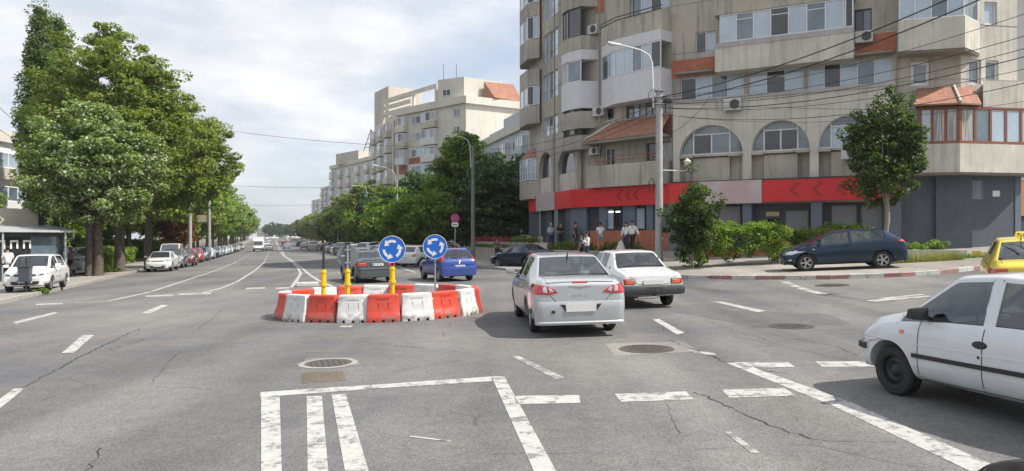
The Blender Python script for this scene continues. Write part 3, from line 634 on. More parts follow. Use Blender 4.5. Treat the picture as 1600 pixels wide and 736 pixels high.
def make_car(name, kind, pm, label, cat, group=None, wheel='alloy5', full=True, bump=None, opts=()):
    sp = CARS[kind]; st = sp['st']; L2 = sp['L'] / 2
    cage = body_cage(sp)
    sub = evaluated(cage, [('SUBSURF', dict(levels=2 if full else 1, render_levels=2 if full else 1, subdivision_type='CATMULL_CLARK'))])
    bm0 = bmesh.new(); bm0.from_mesh(sub); bvh = BVHTree.FromBMesh(bm0)
    # wheel arches
    cut = MB(); Rr = sp['R']
    for wx in sp['wb']:
        for s in (-1, 1): cut.lathe([(Rr + .055, s * (sp['tw'] - .28)), (Rr + .055, s * 1.3)], 40, c=(wx, 0, Rr + .015), axis='y')
    co = cut.build("cut", WELL); co.hide_render = True
    full_me = evaluated(sub, [('BOOLEAN', dict(operation='DIFFERENCE', object=co, solver='EXACT'))])
    bpy.data.objects.remove(co)
    bm = bmesh.new(); bm.from_mesh(full_me)
    for f in bm.faces:
        c = f.calc_center_median()
        for wx in sp['wb']:
            if (Vector((c.x, c.z)) - Vector((wx, Rr + .015))).length < Rr + .0595 and abs(c.y) < sp['st'][0][4] + .3 and f.material_index != 1: f.material_index = 3
    root = empty(name, label=label, cat=cat, group=group)
    # glass regions
    glass = [f for f in bm.faces if f.material_index == 1]; seen = set(); regions = []
    for f in glass:
        if f in seen: continue
        stack = [f]; seen.add(f); reg = []
        while stack:
            q = stack.pop(); reg.append(q)
            for e in q.edges:
                for g_ in e.link_faces:
                    if g_ not in seen and g_.material_index == 1: seen.add(g_); stack.append(g_)
        regions.append(reg)
    for reg in regions:
        r = bmesh.ops.inset_region(bm, faces=reg, thickness=sp.get('seal', .016), depth=-.008, use_even_offset=True)
        for f in r['faces']: f.material_index = 4
        c = sum((f.calc_center_median() for f in reg), Vector()) / len(reg)
        nm = "side_window" if abs(c.y) > .35 else ("windscreen" if c.x > 0 else "rear_window")
        vm = {}; vs = []; fs = []
        for f in reg:
            for v in f.verts:
                if v not in vm: vm[v] = len(vs); vs.append(tuple(v.co))
            fs.append(tuple(vm[v] for v in f.verts))
        me = bpy.data.meshes.new(nm); me.from_pydata(vs, [], fs); me.polygons.foreach_set("use_smooth", [True] * len(fs))
        mesh_obj(nm, me, root, [CGLASS if full else DGLASS])
        bmesh.ops.delete(bm, geom=reg, context='FACES_ONLY')
    me = bpy.data.meshes.new("body"); bm.to_mesh(me); bm.free()
    me.materials.clear()
    for m_ in (pm, CGLASS, PLASTIC, WELL, TRIM): me.materials.append(m_)
    me.polygons.foreach_set("use_smooth", [True] * len(me.polygons)); me.set_sharp_from_angle(angle=R(38))
    body = mesh_obj("body", me, root)
    # wheels
    tm, rm, hm = get_wheel(Rr, wheel)
    for wx in sp['wb']:
        for s in (-1, 1):
            w = bpy.data.objects.new("wheel", tm); COL.objects.link(w); w.parent = root; w.location = (wx, s * (sp['tw'] - .03), Rr); w.rotation_euler = (0, 0, 0 if s > 0 else math.pi)
            for nm, d in (("rim", rm), ("brake_disc", hm)):
                q = bpy.data.objects.new(nm, d); COL.objects.link(q); q.parent = w
    zb = st[5][3]; W = max(s[4] for s in st)
    gx = [s for s in st if s[6] == 'g']; rear_roof = [s for s in st if s[6] == 'c'][0]; ws0 = [s for s in st if s[6] == 'ws'][0]; cowl = st[[s[6] for s in st].index('ws') + 1]; bp = [s for s in st if s[6] == 'p'][0]
    # inside
    if full:
        mb = MB(); mb.box(max(rear_roof[0] - .55, -L2 + .42), cowl[0] + .05, -W + .13, W - .13, .28, .50); mb.box(cowl[0] - .35, cowl[0] + .05, -W + .14, W - .14, .5, zb - .04); mb.box(max(rear_roof[0] - .55, -L2 + .42), max(rear_roof[0] - .35, -L2 + .52), -W + .15, W - .15, .5, zb - .03)
        mb.build("cabin_floor", INNER, root)
        sm = SEATL if 'pale' in opts else SEAT
        for s in (-1, 1):
            mb = MB(); x0 = bp[0] + .18
            mb.hexa([(x0 - .1, s * .36 - .24, .5), (x0 + .45, s * .36 - .24, .5), (x0 + .45, s * .36 + .24, .5), (x0 - .1, s * .36 + .24, .5), (x0 - .1, s * .36 - .24, .62), (x0 + .45, s * .36 - .24, .66), (x0 + .45, s * .36 + .24, .66), (x0 - .1, s * .36 + .24, .62)])
            mb.hexa([(x0 - .12, s * .36 - .24, .5), (x0 + .04, s * .36 - .24, .5), (x0 + .04, s * .36 + .24, .5), (x0 - .12, s * .36 + .24, .5), (x0 - .30, s * .36 - .2, 1.08), (x0 - .2, s * .36 - .2, 1.08), (x0 - .2, s * .36 + .2, 1.08), (x0 - .30, s * .36 + .2, 1.08)])
            rbox(mb, x0 - .28, s * .36, 1.19, .09, .26, .17)
            mb.build("front_seat", sm, root, bevel=.03, smooth=True)
        mb = MB(); x0 = rear_roof[0] + .15
        mb.hexa([(x0 - .12, -.58, .5), (x0 + .04, -.58, .5), (x0 + .04, .58, .5), (x0 - .12, .58, .5), (x0 - .32, -.56, zb + .0), (x0 - .22, -.56, zb + .0), (x0 - .22, .56, zb + .0), (x0 - .32, .56, zb + .0)])
        for y in (-.36, .36): rbox(mb, x0 - .26, y, zb + .07, .09, .26, .14)
        mb.build("rear_seat", sm, root, bevel=.03, smooth=True)
        mb = MB(); pts = [(cowl[0] - .45 - .06 * math.sin(a), .36 + .18 * math.cos(a), zb - .02 + .16 * math.sin(a)) for a in [2 * math.pi * k / 16 for k in range(17)]]
        mb.tube(pts, .014, 6, cap=False); mb.build("steering_wheel", TRIM, root, smooth=True)
    # door seams
    dm = MB()
    for s in ('left', 'right'):
        xs = [gx[1][0] + .62 + (ws0[0] - .6) * .25 if False else cowl[0] - .28, bp[0] + .06]
        if '3door' not in opts: xs.append(sp['wb'][0] + Rr * .75 if kind != 'van' else -1.2)
        for k, x_ in enumerate(xs):
            bot = .24 if k < 2 else .50
            ribbon(dm, bvh, [(x_ + (0 if k < 2 else .16), zb - .01), (x_ + (.0 if k < 2 else .1), zb - .16), (x_ + (.0 if k < 2 else .06), .62), (x_ + (.02 if k < 2 else .14), bot)], .011, s, .002)
        ribbon(dm, bvh, [(xs[-1] + (.14 if len(xs) > 2 else 0), .30 if len(xs) > 2 else .27), (xs[0], .265)], .010, s, .002)
    # boot and bonnet seams
    if full:
        if kind in ('sedan', 'oldsaloon', 'coupe'):
            for s in (-1, 1): ribbon(dm, bvh, [(s * .60, .97), (s * .58, .80), (s * .42, .62), (0, .60)], .009, 'rear', .002)
            x0, x1 = st[2][0] - .06, st[3][0] - .02
            for s in (-1, 1): ribbon(dm, bvh, [(x0, s * st[2][2] * .88), (x1, s * st[2][2] * .88)], .009, 'top', .002)
        else:
            for s in (-1, 1): ribbon(dm, bvh, [(s * W * .76, zb - .02), (s * W * .74, .60), (s * .4, .50), (0, .49)], .009, 'rear', .002)
        for s in (-1, 1): ribbon(dm, bvh, [(cowl[0] + .02, s * cowl[2] * .94), (st[-2][0] - .05, s * st[-2][2] * .85)], .010, 'top', .002)
    sm_ = dm.mesh("seams"); bmx = bmesh.new(); bmx.from_mesh(body.data); k0 = len(bmx.faces); bmx.from_mesh(sm_); bmx.faces.ensure_lookup_table()
    for i in range(k0, len(bmx.faces)): bmx.faces[i].material_index = 4
    bmx.to_mesh(body.data); bmx.free()
    # handles
    for s in ('left', 'right'):
        sg = 1 if s == 'left' else -1
        hx = [bp[0] + .17] + ([] if '3door' in opts else [gx[0][0] + .05 if kind != 'van' else -1.0])
        for x_ in hx:
            mb = MB(); h, nn = cast(bvh, (x_, sg * 4, zb - .13), (0, -sg, 0))
            if h is None: continue
            if 'flaphandle' in opts: patch(mb, bvh, [(x_ - .08 + .06 * math.cos(a) * 1.5, zb - .17 + .04 * math.sin(a)) for a in [k * math.pi / 6 for k in range(12)]], s, .006)
            else: mb.box(x_ - .09, x_ + .09, h.y + sg * .012 - .012, h.y + sg * .03 + .004, zb - .145, zb - .118)
            mb.build("door_handle", TRIM if ('flaphandle' in opts or 'blackhandle' in opts) else pm, root, bevel=.004)
    # mirrors
    for sg in (-1, 1):
        mb = MB(); x_ = cowl[0] - .36; y0 = sg * (W * .90)
        mb.hexa([(x_ - .07, y0 + sg * .05 - .0, zb + .0), (x_ + .08, y0 + sg * .05, zb + .02), (x_ + .06, y0 + sg * .24, zb + .03), (x_ - .05, y0 + sg * .25, zb + .02), (x_ - .07, y0 + sg * .05, zb + .15), (x_ + .06, y0 + sg * .05, zb + .14), (x_ + .04, y0 + sg * .23, zb + .13), (x_ - .05, y0 + sg * .25, zb + .14)])
        mb.box(x_ - .02, x_ + .03, min(y0 - sg * .06, y0 + sg * .08), max(y0 - sg * .06, y0 + sg * .08), zb - .0, zb + .045)
        mo = mb.build("wing_mirror", TRIM if ('blackmirror' in opts) else pm, root, bevel=.018, smooth=True)
    # bumpers
    if bump == 'black':
        for sgn in (-1, 1):
            mb = MB(); band(mb, bvh, sgn * (L2 - .95), sgn, [(.34, -.04), (.36, .05), (.44, .075), (.55, .075), (.585, .05), (.59, -.02)], 62); mb.build("bumper", PLASTIC, root, smooth=True)
    elif bump == 'body':
        for sgn in (-1, 1):
            mb = MB(); zt_ = .66 if sgn < 0 else .56
            band(mb, bvh, sgn * (L2 - .85), sgn, [(.24, -.08), (.26, .005), (.34, .018), (.52, .028), (zt_ - .03, .03), (zt_, .018), (zt_ + .012, -.03)], 50 if sgn < 0 else 41); mb.build("bumper", pm, root, smooth=True)
    root['_dummy'] = 0; del root['_dummy']
    return root, bvh, sp
def lens(root, bvh, polys, m, name="tail_light", ax='rear', off=.014, mirror=True, rings=4):
    """each outline becomes one light; layers inside a light are (poly, material) lists"""
    for sg in ((1, -1) if mirror else (1,)):
        par = root
        for i, (poly, mm) in enumerate(polys):
            mb = MB(); a = ax
            pl = [(p[0] * sg, p[1]) for p in poly] if ax in ('rear', 'front') or not isinstance(ax, str) else poly
            if ax == 'side': a = 'left' if sg > 0 else 'right'; pl = poly
            if not isinstance(ax, str):
                O, A, B, D = ax; f = Vector((1, sg, 1)); a = (O * f, (A * f) * sg, B, D * f)
            patch(mb, bvh, pl, a, off + .004 * i, rings)
            if not mb.v: continue
            o = mb.build(name if i == 0 else "lens_segment", mm, par, smooth=True, angle=50)
            if i == 0: par = o
def plate(root, bvh, z, ax='rear', w=.52, h=.115, off=.02, text=True, y0=0, dx=0):
    O, A, B, D = AX[ax]; hp, nn = cast(bvh, O + B * z, D)
    x = hp.x - D.x * off + dx; sg = -D.x
    mb = MB(); mb.box(min(x, x + sg * .012), max(x, x + sg * .012), y0 - w / 2, y0 + w / 2, z - h / 2, z + h / 2)
    o = mb.build("number_plate", PLATE, root, bevel=.003)
    if text:
        mb = MB(); xx = x + sg * .014
        for i, wd in enumerate((.045, .045, 0, .045, .045, 0, .045, .045, .045)):
            if not wd: continue
            y = y0 - w / 2 + .075 + i * .046; mb.box(min(xx, xx - sg * .003), max(xx, xx - sg * .003), y, y + .012, z - .035, z + .035); mb.box(min(xx, xx - sg * .003), max(xx, xx - sg * .003), y, y + .03, z + (.022 if i % 2 else -.035), z + (.035 if i % 2 else -.022))
            if i % 3: mb.box(min(xx, xx - sg * .003), max(xx, xx - sg * .003), y + .02, y + .032, z - .035, z + .035)
        mb.build("plate_letters", LETTER, o)
        mb = MB(); mb.box(min(xx, xx - sg * .0035), max(xx, xx - sg * .0035), y0 + w / 2 * (1 if ax == 'rear' else -1) - (.045 if ax == 'rear' else -.005), y0 + w / 2 * (1 if ax == 'rear' else -1) - (.005 if ax == 'rear' else -.045), z - h / 2 + .005, z + h / 2 - .005)
        mb.build("plate_band", PLATEBLUE, o)
    return o
def single(root, name, m, fn, parent=None, **kw):
    mb = MB(); fn(mb)
    return mb.build(name, m, parent or root, **kw) if mb.v else None
def sides(root, name, m, fn, **kw):
    for s_ in ('left', 'right'):
        mb = MB(); fn(mb, s_)
        if mb.v: mb.build(name, m, root, **kw)
def std_front(root, bvh, sp, zl=.66, wide=.0):
    W = sp['st'][-3][4]; z = zl
    lens(root, bvh, [([(W * .50, z - .04), (W * .95, z - .02), (W * 1.0, z + .09), (W * .85, z + .11), (W * .52, z + .03)], CLEARL), ([(W * .60, z - .015), (W * .8, z - .005), (W * .8, z + .06), (W * .6, z + .02)], TRIM)], None, "headlight", 'front')
    single(root, "grille", TRIM, lambda mb: patch(mb, bvh, [(-W * .46, z - .04), (W * .46, z - .04), (W * .46, z + .03), (-W * .46, z + .03)], 'front', .012), smooth=True)
    single(root, "lower_grille", TRIM, lambda mb: patch(mb, bvh, [(-W * .55, .30), (W * .55, .30), (W * .60, .42), (-W * .60, .42)], 'front', .036), smooth=True)
def std_rear(root, bvh, sp, z=.85, mm=REDL, w0=.62, h=.16):
    W = sp['st'][2][4]
    lens(root, bvh, [([(W * w0, z - h / 2), (W * .95, z - h / 2), (W * .97, z + h / 2), (W * (w0 + .05), z + h / 2)], mm), ([(W * (w0 + .08), z - h * .2), (W * .85, z - h * .2), (W * .85, z + h * .12), (W * (w0 + .08), z + h * .12)], CLEARL)], None, "tail_light", 'rear')
def place_car(root, x, y, heading, off=0.0):
    """heading: degrees, left of straight ahead (+Y)"""
    th = R(90 + heading); fx, fy = math.cos(th), math.sin(th)
    sx = (gz(x + fx, y + fy) - gz(x - fx, y - fy)) / 2; sy = (gz(x - fy, y + fx) - gz(x + fy, y - fx)) / 2
    root.location = (x, y, gz(x, y) + off); root.rotation_euler = (math.atan(sy), -math.atan(sx), th)
def rwd(px, py, sp, heading, which='rl', off=0.0):
    """centre of a car from the measured ground contact of one wheel"""
    x, y = gp(px, py, off); th = R(90 + heading); c, s = math.cos(th), math.sin(th)
    lx = sp['wb'][0] if which[0] == 'r' else sp['wb'][1]; ly = (sp['tw'] + .05) * (1 if which[1] == 'l' else -1)
    return x - (lx * c - ly * s), y - (lx * s + ly * c)
# ---- the silver saloon ahead
r, b, sp = make_car("silver_saloon", 'sedan', PT['silver'], "silver four-door saloon seen from behind with red and clear tail lights, crossing the junction", "car", wheel='alloy10', bump='body', opts=('pale',))
W = .89
lens(r, b, [([(.42, .835), (.60, .80), (.86, .80), (.87, .93), (.84, .985), (.66, .955), (.50, .90)], REDL), ([(.50, .85), (.585, .83), (.60, .92), (.54, .90)], CLEARL), ([(.62, .83), (.70, .83), (.70, .93), (.66, .945), (.635, .92)], CLEARL)], None, "tail_light", 'rear', .014)
single(r, "spoiler_lip", PT['silver'], lambda mb: ribbon(mb, b, [(-.62, 1.015), (-.3, 1.03), (0, 1.033), (.3, 1.03), (.62, 1.015)], .03, 'rear', .022, thick=1), bevel=.008, smooth=True)
single(r, "brake_light", REDL, lambda mb: ribbon(mb, b, [(-.14, 1.008), (.14, 1.008)], .014, 'rear', .016, thick=1))
p_ = plate(r, b, .55, w=.56, h=.15, off=.035, text=False)
for sg in (-1, 1): single(r, "plate_recess", TRIM, lambda mb: patch(mb, b, [(sg * .40, .62), (sg * .30, .50), (sg * .28, .47), (sg * .29, .62)], 'rear', .032))
single(r, "badge", CHROME, lambda mb: (patch(mb, b, [(-.22, .945), (-.06, .925), (0, .905), (.06, .925), (.22, .945), (.06, .94), (0, .945), (-.06, .94)], 'rear', .01, 2, .02)))
def word(mb, b, letters, x0, z0, h, wdt, gap, ax='rear', mirror=-1):
    seg = {'S': 'acdfg', 'E': 'adefg', 'B': 'abcdefg', 'R': 'abefgc', 'I': 'ef', 'N': 'bcefa', 'G': 'acdef', 'D': 'abcdef', 'A': 'abcefg', 'C': 'adef', 'O': 'abcdef', 'T': 'aef', 'L': 'def', 'P': 'abefg', '1': 'bc', '0': 'abcdef', '3': 'abcdg', 'M': 'abcef', 'V': 'bcdef', 'U': 'bcdef', 'X': 'bcefg', 'K': 'bcefg', 'F': 'aefg', 'H': 'bcefg', 'Z': 'abdeg'}
    for ch in letters:
        s = seg.get(ch, '')
        x1, z1, zm = x0 + mirror * wdt, z0 + h, z0 + h / 2
        S = dict(a=[(x0, z1), (x1, z1)], b=[(x1, z1), (x1, zm)], c=[(x1, zm), (x1, z0)], d=[(x0, z0), (x1, z0)], e=[(x0, z0), (x0, zm)], f=[(x0, zm), (x0, z1)], g=[(x0, zm), (x1, zm)])
        for k in s: ribbon(mb, b, S[k], h * .17, ax, .012, .03)
        x0 += mirror * (wdt + gap)
single(r, "lettering", CHROME, lambda mb: word(mb, b, "SEBRING", .165, .755, .028, .028, .02))
single(r, "bumper_vent", TRIM, lambda mb: (patch(mb, b, [(.48, .455), (.55, .455), (.55, .505), (.48, .505)], 'rear', .035)))
single(r, "reflector", TRIM, lambda mb: patch(mb, b, [(-2.12, .44), (-2.04, .44), (-2.04, .52), (-2.12, .52)], 'left', .02))
single(r, "bumper_lip", PT['silver'], lambda mb: band(mb, b, -1.6, -1, [(.225, -.04), (.235, .035), (.275, .045), (.30, .02)], 52), smooth=True)
single(r, "exhaust", CHROME, lambda mb: mb.tube([(-2.05, -.5, .24), (-2.42, -.5, .24)], .03, 12), smooth=True)
single(r, "aerial", TRIM, lambda mb: mb.tube([(-1.02, 0, 1.46), (-1.06, 0, 1.49), (-1.10, 0, 1.56)], [.02, .012, .006], 6))
sides(r, "belt_moulding", TRIM, lambda mb, s: ribbon(mb, b, [(-.86, .99), (1.0, .955)], .018, s, .006, thick=1))
std_front(r, b, sp)
place_car(r, *rwd(829, 518.5, sp, 5.5, 'rl'), 5.5)
# ---- the old white saloon
r, b, sp = make_car("white_saloon", 'oldsaloon', PT['white'], "old white boxy saloon with black bumper, orange-red lights and rounded rear window", "car", wheel='steel', bump='black', opts=('blackhandle', 'blackmirror'))
lens(r, b, [([(.47, .62), (.76, .62), (.765, .75), (.47, .75)], TRIM), ([(.485, .63), (.70, .63), (.70, .74), (.485, .74)], ORANGEL), ([(.70, .63), (.75, .63), (.75, .74), (.70, .74)], REDL), ([(.49, .70), (.60, .70), (.60, .738), (.49, .738)], CLEARL)], None, "tail_light", 'rear', .012)
plate(r, b, .665, w=.52, h=.12, off=.012, text=False)
single(r, "boot_lock", CHROME, lambda mb: mb.ball((-2.115, 0, .80), .014, 8, 6))
single(r, "badge", LETTER, lambda mb: word(mb, b, "DACIA", .62, .785, .022, .02, .014))
single(r, "model_badge", LETTER, lambda mb: word(mb, b, "TL", -.58, .785, .022, .02, .014))
single(r, "tow_bar", PLASTIC, lambda mb: (mb.tube([(-1.95, 0, .33), (-2.30, 0, .36), (-2.33, 0, .44)], .018, 8), mb.ball((-2.33, 0, .46), .028), mb.tube([(-2.22, .55, .28), (-2.24, 0, .27), (-2.22, -.1, .30)], .012, 6)), smooth=True)
single(r, "exhaust", CHROME, lambda mb: mb.tube([(-1.9, .5, .25), (-2.2, .5, .25)], .022, 10), smooth=True)
sides(r, "air_vent", TRIM, lambda mb, s: patch(mb, b, [(-.92, .975), (-.84, .975), (-.84, 1.03), (-.92, 1.03)], s, .008, 2))
single(r, "drip_rail", CHROME, lambda mb: [mb.tube([(-1.0, s * .60, 1.20), (-.7, s * .585, 1.345), (0, s * .59, 1.385), (.5, s * .585, 1.355), (.95, s * .63, 1.06)], .008, 6) for s in (-1, 1)], smooth=True)
std_front(r, b, sp, .60)
place_car(r, *rwd(1046, 476, sp, 10, 'rr'), 10)
# ---- the white hatchback at the right edge
r, b, sp = make_car("white_hatchback", 'hatch', PT['creamwhite'], "white five-door hatchback with black side strip and black steel wheels, cut by the right edge", "car", wheel='steel', bump='body', opts=('flaphandle', 'blackmirror'))
sides(r, "side_strip", TRIM, lambda mb, s: ribbon(mb, b, [(-.86, .545), (.86, .525)], .045, s, .014, thick=1), smooth=True)
sides(r, "bumper_strip", TRIM, lambda mb, s: ribbon(mb, b, [(1.585, .525), (1.80, .525)], .06, s, .03, thick=1), smooth=True)
sides(r, "side_indicator", ORANGEL, lambda mb, s: patch(mb, b, [(1.02 + .035 * math.cos(k * math.pi / 6), .765 + .022 * math.sin(k * math.pi / 6)) for k in range(12)], s, .012, 3), smooth=True)
single(r, "key_lock", TRIM, lambda mb: [patch(mb, b, [(bx + .016 * math.cos(k * math.pi / 4), .63 + .016 * math.sin(k * math.pi / 4)) for k in range(8)], 'left', .004, 2) for bx in (-.0,)])
sides(r, "panel_crease", PT['creamwhite'], lambda mb, s: ribbon(mb, b, [(-1.0, .665), (.90, .65)], .012, s, .004, thick=1))
std_rear(r, b, sp, .80); std_front(r, b, sp, .55)
place_car(r, *rwd(1396, 617, sp, 15, 'fl'), 15)
# ---- dark blue hatchback on the pavement
r, b, sp = make_car("navy_hatchback", 'astra', PT['navy'], "dark blue hatchback with alloy wheels parked on the pavement before the hedge", "car", wheel='alloy5', bump='body')
lens(r, b, [([(-2.10, .93), (-1.80, 1.0), (-1.86, 1.03), (-2.10, 1.03)], REDL)], None, "tail_light", 'side', .012)
lens(r, b, [([(.45, .92), (.82, .93), (.80, 1.02), (.5, .98)], REDL)], None, "tail_light", 'rear', .012)
lens(r, b, [([(1.62, .72), (2.02, .64), (2.02, .70), (1.70, .80)], CLEARL)], None, "headlight", 'side', .012)
sides(r, "fog_light", CLEARL, lambda mb, s: patch(mb, b, [(1.86, .43), (1.98, .41), (1.98, .46), (1.88, .47)], s, .034))
single(r, "window_line", CHROME, lambda mb: [ribbon(mb, b, [(-1.5, 1.40), (-1.1, 1.44), (-.28, 1.455), (.40, 1.395)], .014, s, .006, thick=1) for s in ()])
sides(r, "side_repeater", CLEARL, lambda mb, s: patch(mb, b, [(1.05, .80), (1.14, .80), (1.13, .83), (1.05, .83)], s, .008))
single(r, "roof_fin", PT['navy'], lambda mb: mb.hexa([(-1.30, -.025, 1.43), (-1.12, -.02, 1.45), (-1.12, .02, 1.45), (-1.30, .025, 1.43), (-1.30, -.006, 1.50), (-1.27, -.006, 1.50), (-1.27, .006, 1.50), (-1.30, .006, 1.50)]))
std_front(r, b, sp, .66); plate(r, b, .40, 'front', off=.03)
xa, ya = gp(1259, 424, .125); xb, yb = gp(1377, 419.5, .125)
place_car(r, (xa + xb) / 2 + .25, (ya + yb) / 2 + .75, math.degrees(math.atan2(-(xa - xb), (ya - yb))), .125)
# ---- other cars at the junction
def car_tail(r, b, sp, kind=0):
    if kind == 0: std_rear(r, b, sp)
r, b, sp = make_car("grey_saloon", 'coupe', PT['gunmetal'], "dark grey saloon heading away just behind the barrier ring, left of the blue hatchback", "car", wheel='alloy5', bump='body')
lens(r, b, [([(.46, .76), (.84, .74), (.86, .84), (.80, .90), (.50, .87)], REDL), ([(.50, .84), (.78, .855), (.74, .885), (.52, .865)], ORANGEL)], None, "tail_light", 'rear', .013)
plate(r, b, .80, w=.52, h=.11, off=.012); single(r, "bumper_strip", TRIM, lambda mb: band(mb, b, -1.4, -1, [(.565, .0), (.57, .038), (.60, .038), (.605, .0)], 50)); std_front(r, b, sp)
single(r, "spoiler_lip", PT['gunmetal'], lambda mb: ribbon(mb, b, [(-.6, .985), (0, 1.0), (.6, .985)], .03, 'rear', .03, thick=1), smooth=True)
place_car(r, *rwd(555, 442, sp, 24, 'rl'), 24)
r, b, sp = make_car("blue_hatchback", 'hatch', PT['blue'], "bright blue small hatchback heading away to the right of the barrier ring", "car", wheel='cap', bump='body', opts=('blackmirror', '3door'))
lens(r, b, [([(.70, .86), (.80, .84), (.72, 1.12), (.62, 1.14)], REDL)], None, "tail_light", 'rear', .014)
plate(r, b, .66, w=.50, h=.11, off=.012); single(r, "badge", CHROME, lambda mb: mb.tube([(-1.905 , .05 * math.cos(a), .83 + .05 * math.sin(a)) for a in [k * math.pi / 8 for k in range(17)]], .006, 6, cap=False)); std_front(r, b, sp, .62)
single(r, "rear_wiper", TRIM, lambda mb: ribbon(mb, b, [(0, 1.0), (.3, 1.06)], .02, 'rear', .02, thick=1))
single(r, "brake_light", REDL, lambda mb: ribbon(mb, b, [(-.12, 1.375), (.12, 1.375)], .02, 'rear', .02, thick=1))
place_car(r, *rwd(685, 440, sp, 23, 'rl'), 23)
r, b, sp = make_car("dark_blue_saloon", 'coupe', PT['darkblue'], "dark blue saloon with glossy roof stopped by the corner kerb, behind the silver saloon", "car", wheel='alloy10', bump='body')
lens(r, b, [([(.50, .80), (.86, .80), (.86, .92), (.52, .90)], REDL)], None, "tail_light", 'rear', .016); plate(r, b, .66); std_front(r, b, sp)
place_car(r, *rwd(822, 420, sp, 38, 'rl'), 38)
r, b, sp = make_car("yellow_taxi", 'sedan', PT['yellow'], "yellow taxi with a roof sign beyond the white hatchback at the right edge", "taxi", wheel='cap', bump='body')
lens(r, b, [([(.52, .80), (.86, .80), (.87, .95), (.56, .95)], REDL)], None, "tail_light", 'rear', .016); plate(r, b, .62); std_front(r, b, sp)
ts = single(r, "roof_sign", ROOFSIGN, lambda mb: mb.hexa([(-.13, -.26, 1.50), (.13, -.26, 1.50), (.13, .26, 1.50), (-.13, .26, 1.50), (-.07, -.22, 1.63), (.07, -.22, 1.63), (.07, .22, 1.63), (-.07, .22, 1.63)]), bevel=.03, smooth=True)
def taxi_txt(mb):
    for i, ch in enumerate("TAXI"):
        y = .17 - i * .11; x = -.128
        S = {'T': [((-.03, .06), (.03, .06)), ((0, .06), (0, 0))], 'A': [((-.03, 0), (0, .06)), ((0, .06), (.03, 0))], 'X': [((-.03, 0), (.03, .06)), ((-.03, .06), (.03, 0))], 'I': [((0, 0), (0, .06))]}[ch]
        for (a, c), (d, e) in S: mb.tube([(x + .03 * c / .06 , y - a, 1.535 + c), (x + .03 * e / .06, y - d, 1.535 + e)], .008, 5)
single(ts, "sign_letters", LETTER, taxi_txt)
single(r, "aerial", TRIM, lambda mb: mb.tube([(-.95, .2, 1.47), (-1.08, .2, 1.62)], [.015, .006], 6))
place_car(r, 12.05, 17.2, -30)
r, b, sp = make_car("black_saloon", 'sedan', PT['black'], "black car whose front corner shows at the bottom right corner of the picture", "car", wheel='alloy5', bump='body')
std_front(r, b, sp); std_rear(r, b, sp); place_car(r, 2.92, 1.32, 0)
# ---- parked along the left kerb and out in the traffic
r, b, sp = make_car("white_hatchback", 'hatch', PT['white'], "white hatchback parked on the left pavement behind the litter bin", "car", wheel='alloy5', bump='body')
std_front(r, b, sp, .66); std_rear(r, b, sp); plate(r, b, .42, 'front', off=.035); single(r, "chrome_line", CHROME, lambda mb: ribbon(mb, b, [(-.5, .27), (.5, .27)], .02, 'front', .04, thick=1))
single(r, "side_graphic", LETTER, lambda mb: ribbon(mb, b, [(.62, .50), (.66, .60), (.60, .52), (.30, .53), (-.10, .545)], .022, 'left', .004))
xa, ya = gp(80, 452, .125); xb, yb = gp(103, 446, .125)
place_car(r, *rwd(80, 454, sp, 200, 'fl', .125), 200, .125)
polo = r
def proto(kind, paintkey, name, wheel='alloy5'):
    r, b, sp = make_car(name, kind, PT[paintkey], "x", "car", wheel=wheel, full=False, bump='body', opts=())
    std_front(r, b, sp, sp['st'][-3][1] - .14); std_rear(r, b, sp, z=sp['st'][1][1] - .08); plate(r, b, .62, text=False, off=.035); plate(r, b, .42, 'front', text=False, off=.035)
    return r
PROTO = {k: (proto(k, 'white', n), proto.__name__) for k, n in (('hatch', 'parked_hatchback'), ('coupe', 'parked_saloon'), ('suv', 'parked_suv'), ('van', 'white_van'), ('astra', 'parked_car'))}
for r, _ in PROTO.values():
    for o in r.children_recursive:       # colour belongs to the object, so copies can be repainted
        if o.name.split('.')[0] in ('body', 'bumper', 'wing_mirror', 'door_handle'):
            o.material_slots[0].link = 'OBJECT'; o.material_slots[0].material = PT['white']
used_proto = set()
def clone(r):
    c = r.copy(); COL.objects.link(c)
    def rec(a, ca):
        for ch in a.children:
            d = ch.copy(); COL.objects.link(d); d.parent = ca; rec(ch, d)
    rec(r, c); return c
def traffic(kind, col, x, y, heading, label, group=None, off=0):
    src = PROTO[kind][0]
    if kind in used_proto: r = clone(src)
    else: r = src; used_proto.add(kind); r['_first'] = 1; del r['_first']
    for o in r.children_recursive:
        if o.type == 'MESH' and o.material_slots and o.material_slots[0].link == 'OBJECT': o.material_slots[0].material = PT[col]
    r['label'] = label; place_car(r, x, y, heading, off)
    if group: r['group'] = group
    elif 'group' in r: del r['group']
    return r
GL = "cars parked along the left kerb"; GR = "cars parked nose-in along the right kerb"; GM = "cars driving on the boulevard"
H0 = 198.0     # heading of cars that face us along the boulevard
